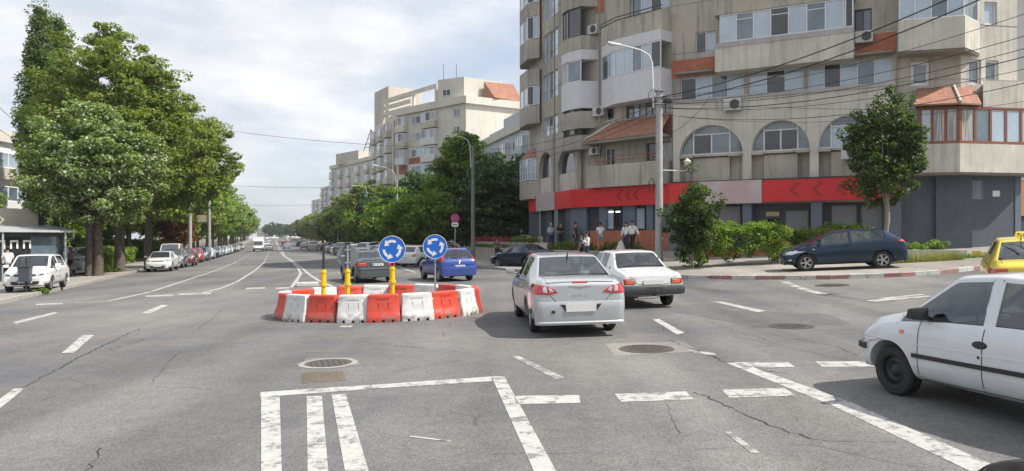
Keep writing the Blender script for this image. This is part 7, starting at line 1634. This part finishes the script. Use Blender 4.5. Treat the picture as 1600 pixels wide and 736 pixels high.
# tower: near corner at px 728, left face runs away along the boulevard
tY = 118.0
c_ = pxw(728, tY); r_ = (c_[0] + 13.5, tY + 8.5); l1 = pxw(622, 131); l0 = pxw(585, 150); 
plan = [l0, l1, c_, r_, (r_[0] - 8, r_[1] + 22), (l0[0] + 8, l0[1] + 12)]
ztop = hz(152, tY)
e, bb = block("apartment_tower", "nine-storey beige apartment tower with stacked balconies rising behind the right trees", plan, ztop, 9, 2.85, None, CREAM, None)
TB = bb
FL, FM, FR = Fac(l0, l1), Fac(l1, c_), Fac(c_, r_)
def wn(fc, a0, a1, z0, z1, off, st, fm=None): return window(fc, (a0, a1, z0, z1), off, st, fm or WFRAME, build=TB, fw=.09, dep=.08)
rw = random.Random(4)
for k in range(8):
    zf = ztop - 1.0 - 2.85 * (k + 1)
    if zf < 2: break
    # front face, left to right: bay, window pair, bay, single window
    LM = FM.len
    for (a0, a1, o_, kind) in ((.2, 2.9, .9, 'bay'), (4.0, 6.6, 0, 'win'), (7.4, 11.2, .8, 'bay'), (LM - 3.0, LM - 1.4, 0, 'win')):
        if kind == 'bay':
            mb = MB(); FM.box(mb, a0, a1, zf - .15, zf + .95, 0, o_); TB("balcony", mb, [CREAM, CREAMB, BLKWHITE][(k + (a0 > 5)) % 3 if not (k == 2 and a0 > 5) else 2])
            if k in (3,) and a0 < 3: mb = MB(); FM.box(mb, a0 + .1, a1 - .1, zf + .95, zf + 2.5, .0, .05); TB("open_balcony", mb, BLKBRICK)
            else: wn(FM, a0 + .05, a1 - .05, zf + .97, zf + 2.5, o_ - .15, ['lml', 'llm', 'mll', 'ldm'][(k * 3 + int(a0)) % 4]); mb = MB(); FM.box(mb, a0 + .1, a1 - .1, zf + .97, zf + 2.48, 0, o_ - .16); TB("bay_side", mb, BLKWHITE)
        else: wn(FM, a0, a1, zf + 1.0, zf + 2.35, .01, ['md', 'lm', 'dl', 'mm'][(k + int(a0)) % 4])
    if k in (2, 3, 4, 6, 7): mb = MB(); FM.box(mb, 3.2, 7.3, zf - .1 - (0 if k != 4 else 0), zf + .9, .01, .04); TB("brick_panel", mb, BLKBRICK)
    LL = FL.len
    for (a0, a1, kind) in ((.8, 4.0, 'bay'), (6.0, 9.5, 'bay'), (12.5, 15.5, 'bay'), (LL - 3.2, LL - 1.2, 'br')):
        if kind == 'bay' and a1 < LL:
            mb = MB(); FL.box(mb, a0, a1, zf - .15, zf + .95, 0, 1.0); TB("balcony", mb, [CREAMB, CREAM][k % 2]); wn(FL, a0 + .05, a1 - .05, zf + .97, zf + 2.5, .8, ['lml', 'mlm', 'dld'][(k + int(a0)) % 3]); mb = MB(); FL.box(mb, a0 + .1, a1 - .1, zf + .97, zf + 2.48, 0, .78); TB("bay_side", mb, BLKWHITE)
        elif kind == 'br': mb = MB(); FL.box(mb, a0, a1, zf - .2, zf + 2.6, .01, .04); TB("brick_panel", mb, BLKBRICK)
    if k >= 1: wn(FR, 8.5, 9.6, zf + 1, zf + 2.3, .01, 'd')
    if k >= 3: wn(FR, 2.0, 12.5, zf + .9, zf + 2.4, .01 if k > 3 else 1.3, 'lllllll')
mb = MB(); FM.box(mb, -.3, FM.len + .3, ztop - .9, ztop + .25, -.2, .5); TB("cornice", mb, CREAM); mb = MB(); FR.box(mb, -.3, FR.len + .4, ztop - 1.0, ztop + .2, -.2, .55); TB("cornice", mb, CREAM)
mb = MB(); FR.box(mb, .5, 14.5, ztop - 9.6, ztop - 8.3, 0, 1.6); TB("balcony", mb, CREAM)
# penthouse and frames on the roof
pa, pb_ = pxw(684, tY + 4), pxw(725, tY + 1.5); PF = Fac(pa, pb_); mb = MB(); mb.prism([pa, pb_, (pb_[0] + 7, pb_[1] + 5), (pb_[0] + 3, pb_[1] + 9)], (0, 0, hz(123, tY + 3) - ztop), (0, 0, ztop)); TB("penthouse", mb, CREAM)
wn(PF, 1.0, 2.6, ztop + .8, ztop + 1.9, .01, 'dd')
mb = MB(); q0 = (pb_[0] + 3.2, pb_[1] + 1.4); q1 = (pb_[0] + 8.0, pb_[1] + 5.4); mb.add([(q0[0], q0[1], hz(128, tY + 3)), (q1[0], q1[1], hz(130, tY + 6)), (q1[0] + 1.6, q1[1] - 1.0, ztop + .3), (q0[0] + 1.8, q0[1] - 1.0, ztop + .3), (q0[0], q0[1], ztop), (q1[0], q1[1], ztop)], [(0, 1, 2, 3), (0, 3, 4), (1, 5, 2), (0, 4, 5, 1)]); TB("tiled_slope", mb, TILE)
fa, fb_ = pxw(597, 138), pxw(682, tY + 5); FX = Fac(fa, fb_); mb = MB()
zt_ = hz(134, tY + 8)
FX.box(mb, 0, FX.len, zt_ - .9, zt_ - .2, -.4, 0); FX.box(mb, 0, .5, ztop - 3, zt_ - .9, -.4, 0)
for k in range(3): FX.box(mb, .5, FX.len * .55, ztop + .1 + k * 1.15, ztop + .85 + k * 1.15, -.35, -.05)
FX.box(mb, FX.len * .58, FX.len * .61, ztop, zt_ - .9, -.4, 0); FX.box(mb, FX.len * .97, FX.len, ztop, zt_ - .9, -.4, 0); TB("roof_frame", mb, CREAM)
mb = MB(); P = plan; mb.prism([l0, (l0[0] + 4, l0[1] - 6.8), (l0[0] + 10, l0[1] - 3), (l0[0] + 8, l0[1] + 8)], (0, 0, hz(145, 150) - ztop + .0), (0, 0, ztop)); TB("stair_head", mb, CREAMB)
for px_ in (693, 713): mb = MB(); x_, y_ = pxw(px_, tY + 4); mb.tube([(x_, y_, ztop + 3), (x_, y_, ztop + 6.2)], .04, 5); TB("aerial", mb, POSTBLACK)
# second block farther along, third at the far end
def simple_block(label, pA, pB, pC, ztop, fh, nf, wm, name="apartment_block", pers=3.3, brick=()):
    e = empty(name, (pA[0], pA[1], 0), 0, label, "building"); o = Vector((pA[0], pA[1], 0))
    def bb(nm, mb, m, parent=None, **kw):
        if not mb.v: return None
        mb.v = [(x - o.x, y - o.y, z) for x, y, z in mb.v]; return mb.build(nm, m, parent or e, **kw)
    D = (pC[0] + pA[0] - pB[0], pC[1] + pA[1] - pB[1]); mb = MB(); mb.prism([pA, pB, pC, D], (0, 0, ztop + 3), (0, 0, -3)); bb("wall", mb, wm)
    mb = MB(); mb.prism([(p[0], p[1]) for p in (pA, pB, pC, D)], (0, 0, .5), (0, 0, ztop)); 
    fA, fB = Fac(pA, pB), Fac(pB, pC)
    for fc in (fA, fB):
        n = max(1, int(fc.len / pers))
        for k in range(nf):
            zf = ztop - .8 - fh * (k + 1)
            if zf < 0: continue
            for j in range(n):
                a = (j + .5) * fc.len / n; w = fc.len / n * .3
                if (j + (fc is fB)) % 2 == 0:
                    mb = MB(); fc.box(mb, a - w * 1.2, a + w * 1.2, zf - .1, zf + .9, 0, .8); bb("balcony", mb, [wm, BLKWHITE, CREAMB][(k + j) % 3] if (k, j) not in brick else BLKBRICK)
                    window(fc, (a - w * 1.15, a + w * 1.15, zf + .92, zf + 2.3), .6, ['lml', 'mld', 'llm'][(k + j) % 3], build=bb, fw=.1); mb = MB(); fc.box(mb, a - w * 1.1, a + w * 1.1, zf + .92, zf + 2.28, 0, .59); bb("bay_side", mb, BLKWHITE)
                else: window(fc, (a - w * .8, a + w * .8, zf + .95, zf + 2.25), .01, ['md', 'dl'][(k + j) % 2], build=bb, fw=.1)
        mb = MB(); fc.box(mb, -.2, fc.len + .2, ztop - .5, ztop + .5, -.3, .4); bb("cornice", mb, CREAM)
    return e, bb
pB = pxw(603, 186); e, bb = simple_block("cream eight-storey apartment block with a roof mast, second behind the tower", pxw(517, 222), pB, (pB[0] + 16, pB[1] + 6), hz(244, 190), 2.85, 9, CREAM, brick=((4, 0), (5, 2)))
mb = MB(); a_, b_ = pxw(525, 214), pxw(560, 204); mb.prism([a_, b_, (b_[0] + 6, b_[1] + 6), (a_[0] + 6, a_[1] + 6)], (0, 0, 3.2), (0, 0, hz(244, 190))); bb("penthouse", mb, CREAMB); mb = MB(); a_ = pxw(576, 194); mb.box(a_[0], a_[0] + 5, a_[1], a_[1] + 5, hz(244, 190), hz(228, 194)); bb("stair_head", mb, CREAM)
mb = MB(); x_, y_ = pxw(577, 192); z_ = hz(236, 192)
for dx in (-1.6, 0, 1.6): mb.tube([(x_ + dx, y_ + .5, z_), (x_ + .4, y_ + .5, z_ + 5.8)], .09, 5)
for k in range(4): h_ = z_ + 1 + k * 1.1; w_ = 1.6 * (1 - (k + 1) / 5.6); mb.tube([(x_ - w_, y_ + .5, h_), (x_ + w_, y_ + .5, h_)], .06, 4)
bb("mast", mb, POSTBLACK)
pB = pxw(528, 330); simple_block("small distant apartment block beyond the second one, just over the treetops", pxw(502, 365), pB, (pB[0] + 22, pB[1] + 8), hz(289, 335), 2.85, 8, CREAMB, pers=4.5)
pB = pxw(506, 420); simple_block("tiny pale block peeking over the farthest right trees", pxw(488, 450), pB, (pB[0] + 22, pB[1] + 8), hz(312, 430), 2.85, 6, CREAM, pers=5)
# lower grey-white block between tower and corner building
pA, pB = pxw(745, 112), pxw(842, 84); e, bb = simple_block("lower grey white block with a stepped roofline between the tower and the corner building", pA, pB, (pB[0] + 10, pB[1] + 14), hz(200, 92), 2.9, 5, BLKGREY, pers=3.4)
mb = MB(); f_ = Fac(pA, pB); f_.box(mb, f_.len * .25, f_.len * .5, hz(200, 92) - .2, hz(200, 92) + .9, -3, 0); f_.box(mb, f_.len * .5, f_.len + .1, hz(200, 92) - .2, hz(200, 92) + 2.0, -4, -.05); bb("roof_step", mb, BLKGREY)
# pale rendered block at the right edge beyond the passage
a_, b_ = pxw(1583, 47), pxw(1700, 46); simple_block("white rendered block wall showing at the right edge beyond the corner building", a_, b_, (b_[0] + 3, b_[1] + 16), 22, 2.9, 1, BLKWHITE, pers=30)
# left edge: white block
pB = pxw(40, 70); simple_block("white four-storey block at the left edge behind the kiosk", pxw(-190, 54), pB, (pB[0] - 7.5, pB[1] + 24), hz(216, 68), 3.0, 4, BLKWHITE, pers=4.2)
# far end of the boulevard
hill = [(402, 760, 357, "pale distant block at the boulevard's end, the taller one"), (418, 800, 356, "pale slab block at the boulevard's end"), (436, 780, 361, "low distant block at the boulevard's end, right of the slab")]
for px_, Y_, py_, lab in hill:
    a_ = pxw(px_, Y_ + 20); b_ = pxw(px_ + 13, Y_); simple_block(lab, a_, b_, (b_[0] + 10, b_[1] + 14), hz(py_, Y_), 3.0, 4, BLKWHITE, name="distant_block", pers=5)
# ------------------------------------------------------------------ kiosk with glazed terrace on the left pavement
KM = mat("kiosk_dark", (.035, .042, .045), .5, var=.1); KR_ = mat("kiosk_roof", (.46, .47, .48), .5, .3, var=.12, scale=1.5); KB = mat("kiosk_box", (.42, .39, .33), .7, var=.1, scale=2)
kA = (-31.0, 32.0); kB = (-25.0, 41.2)
KF = Fac(kA, kB); k0 = gz(-29, 38) + .12
e = empty("kiosk", (*kB, 0), 0, "dark glazed kiosk with pale sloping roofs at the left edge behind the white hatchback", "kiosk")
def kb(nm, mb, m, parent=None, **kw): mb.v = [(x - kB[0], y - kB[1], z) for x, y, z in mb.v]; return mb.build(nm, m, parent or e, **kw)
Kz = lambda z: k0 + z
mb = MB(); KF.box(mb, -3, KF.len - .1, Kz(0), Kz(.45), -.1, 0); KF.box(mb, -3, KF.len - .1, Kz(2.45), Kz(2.6), -.1, 0); KF.box(mb, -3, KF.len, Kz(2.3), Kz(3.7), -2.3, -2.2); KF.box(mb, KF.len - .1, KF.len, Kz(0), Kz(2.6), -4.5, 0); kb("wall", mb, KM)
window(KF, (-3, KF.len - .15, Kz(.45), Kz(2.45)), -.06, 'mdmdmdmdm', KM, build=kb, fw=.07)
mb = MB()
p = [KF.w(-3, Kz(2.62), .55), KF.w(KF.len + .35, Kz(2.62), .55), KF.w(KF.len + .35, Kz(2.95), -2.2), KF.w(-3, Kz(2.95), -2.2)]; mb.hexa(p + [(x, y, z + .1) for x, y, z in p]); kb("roof", mb, KR_)
mb = MB(); p = [KF.w(-3, Kz(3.72), -1.8), KF.w(KF.len - 4.6, Kz(3.72), -1.8), KF.w(KF.len - 4.6, Kz(4.3), -4.6), KF.w(-3, Kz(4.3), -4.6)]; mb.hexa(p + [(x, y, z + .12) for x, y, z in p]); kb("roof", mb, KR_)
mb = MB(); KF.box(mb, KF.len - 4.4, KF.len - .4, Kz(2.7), Kz(3.95), -4.2, -2.0); kb("roof_box", mb, KB)
mb = MB()
for i, ch in enumerate("magazin"):
    a = KF.len - 7.6 + i * .38; S = .30; KF.box(mb, a, a + .06, Kz(2.98), Kz(2.98) + S, -2.19, -2.14); KF.box(mb, a + .18, a + .24, Kz(2.98), Kz(2.98) + S, -2.19, -2.14); KF.box(mb, a + .06, a + .18, Kz(3.22) if i % 2 else Kz(3.1), (Kz(3.22) if i % 2 else Kz(3.1)) + .06, -2.19, -2.14)
kb("sign_letters", mb, SWHITE)
mb = MB()
for i in range(3): a = KF.len - 3.3 + i * .62; KF.box(mb, a, a + .09, Kz(1.75), Kz(2.2), .012, .03); KF.box(mb, a + .09, a + .33, Kz(2.1), Kz(2.2), .012, .03); KF.box(mb, a + .3, a + .39, Kz(1.75), Kz(2.2), .012, .03)
kb("glass_letters", mb, SWHITE)
for a in (-1.5, 1.5, 4.6, 7.8, KF.len - .1): mb = MB(); mb.tube([KF.w(a, Kz(0), .42), KF.w(a, Kz(2.62), .42)], .05, 8); kb("post", mb, KR_)
mb = MB(); mb.tube([KF.w(KF.len + .3, Kz(2.6), .5), KF.w(KF.len + .3, Kz(2.35), .5), KF.w(KF.len + .1, Kz(2.2), .1), KF.w(KF.len + .1, Kz(0), .1)], .05, 8); kb("downpipe", mb, GALV)
# ------------------------------------------------------------------ people
SKIN = mat("skin", (.42, .24, .165), .55); SKIND = mat("skin_tanned", (.33, .18, .12), .55)
HAIRS = dict(dark=mat("hair_dark", (.02, .015, .012), .7), grey=mat("hair_grey", (.42, .40, .37), .7), brown=mat("hair_brown", (.07, .04, .025), .7))
CL = dict(black=mat("cloth_black", (.018, .018, .02), .9), white=mat("cloth_white", (.68, .68, .68), .85, var=.06), navy=mat("cloth_navy", (.03, .045, .09), .9), grey=mat("cloth_grey", (.30, .31, .33), .9), lilac=mat("cloth_lilac", (.34, .20, .38), .9), blueshirt=mat("cloth_pale_blue", (.42, .48, .58), .9), darkblue=mat("cloth_blue", (.03, .05, .14), .9), olive=mat("cloth_patterned", (.10, .085, .05), .9, var=.6, scale=14))
def skin_mesh(name, verts, edges, radii, m, parent, lv=2, root=0):
    me = bpy.data.meshes.new(name); me.from_pydata([tuple(v) for v in verts], edges, []); o = bpy.data.objects.new("t", me); COL.objects.link(o)
    md = o.modifiers.new("s", 'SKIN'); md.use_smooth_shade = True
    for i, r in enumerate(radii): me.skin_vertices[0].data[i].radius = (r, r) if not isinstance(r, tuple) else r
    me.skin_vertices[0].data[root].use_root = True
    sb = o.modifiers.new("u", 'SUBSURF'); sb.levels = lv
    dg = bpy.context.evaluated_depsgraph_get(); dg.update(); r = bpy.data.meshes.new_from_object(o.evaluated_get(dg), depsgraph=dg); bpy.data.objects.remove(o)
    r.name = name; r.materials.clear(); r.materials.append(m); r.polygons.foreach_set("use_smooth", [True] * len(r.polygons)); q = bpy.data.objects.new(name, r); COL.objects.link(q); q.parent = parent; return q
def person(x, y, z, face, label, top='white', legs='black', hair='dark', h=1.75, pose='stand', shorts=False, longsleeve=False, skin=None, step=0.0, longhair=False, shoes='black', bare=False):
    """face: degrees the figure looks, left of straight ahead. body faces local -Y before turning"""
    k = h / 1.75; e = empty("person", (x, y, z), R(face + 180), label, "person"); e.scale = (k, k, k); sk = skin or SKIN
    st = step
    J = dict(pel=(0, 0, .95), sp=(0, .01, 1.10), ch=(0, .0, 1.30), nk=(0, .0, 1.46), nk2=(0, -.01, 1.53), hd=(0, -.02, 1.60), hd2=(0, -.02, 1.68),
             hl=(.09, 0, .91), kl=(.10, -.03 - st * .25, .50), al=(.10, .02 - st * .35 if st else .02, .09), tl=(.11, -.14 - st * .3, .03),
             hr=(-.09, 0, .91), kr=(-.10, -.03 + st * .05, .50), ar=(-.10, .02 + st * .38, .09 + abs(st) * .06), tr=(-.11, -.13 + st * .35, .03 + abs(st) * .02),
             sl=(.18, 0, 1.42), sr=(-.18, 0, 1.42))
    if pose == 'stand': J.update(el=(.24, .02, 1.15), wl=(.25, -.06, .90), er=(-.24, .02, 1.15), wr=(-.25, -.06, .90))
    elif pose == 'folded': J.update(el=(.24, -.02, 1.15), wl=(.02, -.22, 1.17), er=(-.24, -.02, 1.15), wr=(-.04, -.23, 1.12))
    elif pose == 'phone': J.update(el=(.22, -.04, 1.16), wl=(.06, -.26, 1.30), er=(-.23, .0, 1.15), wr=(-.10, -.24, 1.20))
    elif pose == 'walk': J.update(el=(.24, .12, 1.17), wl=(.25, .06, .94), er=(-.25, -.06, 1.17), wr=(-.30, -.26, 1.02))
    elif pose == 'out': J.update(el=(.30, .0, 1.17), wl=(.42, -.1, .98), er=(-.28, .0, 1.17), wr=(-.40, -.08, .96))
    rad = dict(pel=(.15, .11), sp=(.13, .10), ch=(.165, .11), nk=.06, nk2=.052, hd=(.075, .09), hd2=(.07, .085), hl=.088, kl=.058, al=.04, tl=.038, hr=.088, kr=.058, ar=.04, tr=.038, sl=.062, sr=.062, el=.042, wl=.03, er=.042, wr=.03)
    ks = list(J); idx = {n: i for i, n in enumerate(ks)}; E2 = [('pel', 'sp'), ('sp', 'ch'), ('ch', 'nk'), ('nk', 'nk2'), ('nk2', 'hd'), ('hd', 'hd2'), ('pel', 'hl'), ('hl', 'kl'), ('kl', 'al'), ('al', 'tl'), ('pel', 'hr'), ('hr', 'kr'), ('kr', 'ar'), ('ar', 'tr'), ('ch', 'sl'), ('sl', 'el'), ('el', 'wl'), ('ch', 'sr'), ('sr', 'er'), ('er', 'wr')]
    V = [Vector(J[n]) for n in ks]; ED = [(idx[a], idx[b]) for a, b in E2]; RR = [rad[n] for n in ks]
    for s, w_, el_ in ((1, 'wl', 'el'), (-1, 'wr', 'er')):          # hands: palm, four fingers and a thumb
        d = (Vector(J[w_]) - Vector(J[el_])).normalized(); side = Vector((0, -1, 0)); side = (side - d * side.dot(d)).normalized() if abs(d.y) < .9 else Vector((1, 0, 0)); b0 = len(V)
        V.append(Vector(J[w_]) + d * .07); RR.append((.034, .018)); ED.append((idx[w_], b0))
        for fi, (o_, ln) in enumerate(((-.027, .07), (-.009, .082), (.009, .078), (.026, .062))):
            V.append(V[b0] + d * .03 + side * o_); RR.append(.009); ED.append((b0, len(V) - 1)); V.append(V[-1] + d * ln * .9 + Vector((0, 0, -.005))); RR.append(.007); ED.append((len(V) - 2, len(V) - 1))
        V.append(Vector(J[w_]) + d * .03 + side * .045); RR.append(.011); ED.append((idx[w_], len(V) - 1)); V.append(V[-1] + d * .04 + side * .012); RR.append(.009); ED.append((len(V) - 2, len(V) - 1))
    body = skin_mesh("body", V, ED, RR, sk, e, 1)
    def sub(names, grow, nm, m, cut=None):
        n2 = list(names); ii = {n: i for i, n in enumerate(n2)}; vv = [Vector(J[n]) for n in n2]; rr = []
        for n in n2: r_ = rad[n]; rr.append(tuple(q + grow for q in r_) if isinstance(r_, tuple) else r_ + grow)
        if cut:
            for n, tgt, f in cut: vv[ii[n]] = vv[ii[n]].lerp(Vector(J[tgt]), f)
        return skin_mesh(nm, vv, [(ii[a], ii[b]) for a, b in E2 if a in ii and b in ii], rr, m, e, 1)
    tn = ['pel', 'sp', 'ch', 'nk', 'sl', 'sr', 'el', 'er'] + (['wl', 'wr'] if longsleeve else [])
    sub(tn, .022, "shirt", CL[top], [('nk', 'ch', .35)] + ([] if longsleeve else [('el', 'sl', .25), ('er', 'sr', .25)]))
    ln_ = ['pel', 'hl', 'hr', 'kl', 'kr'] + ([] if shorts else ['al', 'ar'])
    sub(ln_, .016, "shorts" if shorts else "trousers", CL[legs], [('kl', 'hl', .25), ('kr', 'hr', .25)] if shorts else [('al', 'kl', .05), ('ar', 'kr', .05)])
    for a, t_ in (('al', 'tl'), ('ar', 'tr')): A_, T_ = Vector(J[a]), Vector(J[t_]); skin_mesh("shoe", [A_ + Vector((0, .03, -.045)), T_ + Vector((0, -.02, .01))], [(0, 1)], [.05, .042], CL[shoes], e, 1)
    mb = MB(); mb.ball((0, .008, 1.70), .105, 12, 8, (.86, 1.0, 1.0)); mb.v = [(x_, y_ if y_ > -.07 else -.07, z_ if z_ > 1.66 or y_ > .02 else 1.66) for x_, y_, z_ in mb.v]
    if longhair: mb.ball((0, .07, 1.55), .09, 10, 6, (1.1, .6, 1.6))
    mb.build("hair", HAIRS[hair], body, smooth=True, angle=80)
    mb = MB(); mb.hexa([(-.014, -.115, 1.615), (.014, -.115, 1.615), (.011, -.09, 1.615), (-.011, -.09, 1.615), (-.007, -.10, 1.665), (.007, -.10, 1.665), (.007, -.085, 1.665), (-.007, -.085, 1.665)]); mb.build("nose", sk, body, smooth=True)
    for s in (-1, 1): MB().ball((s * .032, -.095, 1.665), .011, 8, 6).build("eye", CL['black'], body); MB().ball((s * .082, -.005, 1.64), .026, 8, 6, (.4, .8, 1.2)).build("ear", sk, body, smooth=True)
    MB().box(-.024, .024, -.106, -.098, 1.578, 1.588).build("mouth", mat("lips", (.3, .10, .09), .6) if "lips" not in MATS else MATS["lips"], body)
    return e
T_ = TERR
def pw(px, Y): return (px - 800) / F * Y
person(pw(777, 54), 54, gz(pw(777, 54), 54) + .125, 170, "woman in dark patterned top and black trousers on the pavement before the low wall", 'olive', 'black', 'brown', 1.65, 'folded', longhair=True, shoes='white')
person(pw(861, 51.6), 51.6, T_, 205, "grey-haired man in a pale blue shirt standing on the terrace by the white chairs", 'blueshirt', 'navy', 'grey', 1.78, 'phone', longsleeve=True)
person(pw(876, 50.3), 50.3, T_, 190, "man in black T-shirt and trousers with folded arms under the red sign", 'black', 'black', 'brown', 1.82, 'folded')
person(pw(899, 48.6), 48.6, T_, 250, "man in navy clothes at the shop corner pilaster", 'navy', 'navy', 'dark', 1.78, 'stand')
person(pw(938, 45.6), 45.6, T_, 10, "man in white T-shirt and pale grey shorts seen from behind at the brick dado", 'white', 'grey', 'dark', 1.72, 'stand', shorts=True)
person(pw(988, 42.6), 42.6, T_, 155, "striding person in white shirt and black trousers, arms out, by the brick dado", 'white', 'black', 'dark', 1.75, 'out', step=.5, longsleeve=True)
person(pw(978, 43.6), 43.6, T_, 150, "person in a white top close behind the striding one", 'white', 'navy', 'dark', 1.70, 'stand', longsleeve=True)
p1_ = person(pw(917, 41), 41, gz(pw(917, 41), 41) + .125, 110, "man in a white shirt looking down at his hands beyond the silver saloon's roof", 'white', 'navy', 'dark', 1.84, 'phone', skin=SKIND, longsleeve=True)
person(pw(909, 43), 43, gz(pw(909, 43), 43) + .125, 60, "dark-clothed person half hidden behind the man in the white shirt", 'darkblue', 'black', 'dark', 1.75, 'stand')
person(pw(815, 58.6), 58.6, T_, 120, "seated-height figure with a pale bag near the ramp rails", 'black', 'black', 'dark', 1.5, 'stand')
BAG = mat("bag_white", (.62, .62, .62), .7)
mb = MB(); mb.ball((0, 0, .0), .24, 10, 8, (.8, .6, 1.1)); mb.tube([(0, 0, .22), (0, 0, .42)], [.06, .03], 8); o = mb.build("bag", BAG, smooth=True); o.location = (pw(812, 58), 58, T_ + .32); tag(o, "white plastic bag beside the ramp rails on the terrace", "bag")
mb = MB(); mb.lathe([(.30, 0), (.28, .1), (.14, .5), (.06, .62), (.01, .64)], 12); o = mb.build("sack", mat("sack_pale", (.48, .48, .46), .8), smooth=True); o.location = (pw(970, 42.4), 42.4, T_); tag(o, "pale sack standing in the flower bed beside the striding person", "sack")
# walkers on the left pavement
def lp_(px, py): x, y = gp(px, py, .125); return x, y, gz(x, y) + .125
x, y, z = lp_(110, 431); person(x, y, z, 150, "woman in a lilac top and black shorts walking behind the white hatchback", 'lilac', 'black', 'brown', 1.66, 'walk', shorts=True, step=.4, longhair=True)
x, y, z = lp_(136, 428); person(x, y, z, 140, "man in black T-shirt and dark shorts walking beside the split linden trunk", 'black', 'navy', 'dark', 1.78, 'walk', shorts=True, step=.4)
x, y, z = lp_(12, 446); person(x, y, z, 60, "person in a white T-shirt at the kiosk pole by the left edge", 'white', 'black', 'dark', 1.78, 'phone')
# yellow box lamp over the hedge (shop parcel locker top)
x, Y = pw(1220, 36), 36.0; e = empty("orange_box", (x, Y, hz(362, 36)), 0, "small orange box top showing above the hedge by the shop door", "box")
MB().box(-.42, .42, -.2, .2, -1.4, 0).build("casing", mat("orange_box", (.70, .33, .08), .6), e, bevel=.02); MB().box(-.36, .36, -.215, -.2, -.16, -.05).build("panel", mat("box_yellow", (.75, .62, .25), .6), e); MB().box(-.45, .45, -.22, .22, 0, .03).build("lid", mat("box_lid", (.5, .25, .08), .6), e, bevel=.005)
# ------------------------------------------------------------------ air
HAZE = bpy.data.materials.new("haze"); HAZE.use_nodes = True; t = HAZE.node_tree; t.nodes.clear(); o_ = t.nodes.new("ShaderNodeOutputMaterial"); pv = t.nodes.new("ShaderNodeVolumePrincipled")
pv.inputs["Color"].default_value = (.86, .90, .96, 1); pv.inputs["Density"].default_value = .0003; pv.inputs["Anisotropy"].default_value = .35; t.links.new(pv.outputs[0], o_.inputs["Volume"])
mb = MB(); mb.box(-1700, 1700, -900, 2900, -12, 60); h_ = mb.build("haze", HAZE); h_["kind"] = "stuff"
scene.cycles.volume_bounces = 0
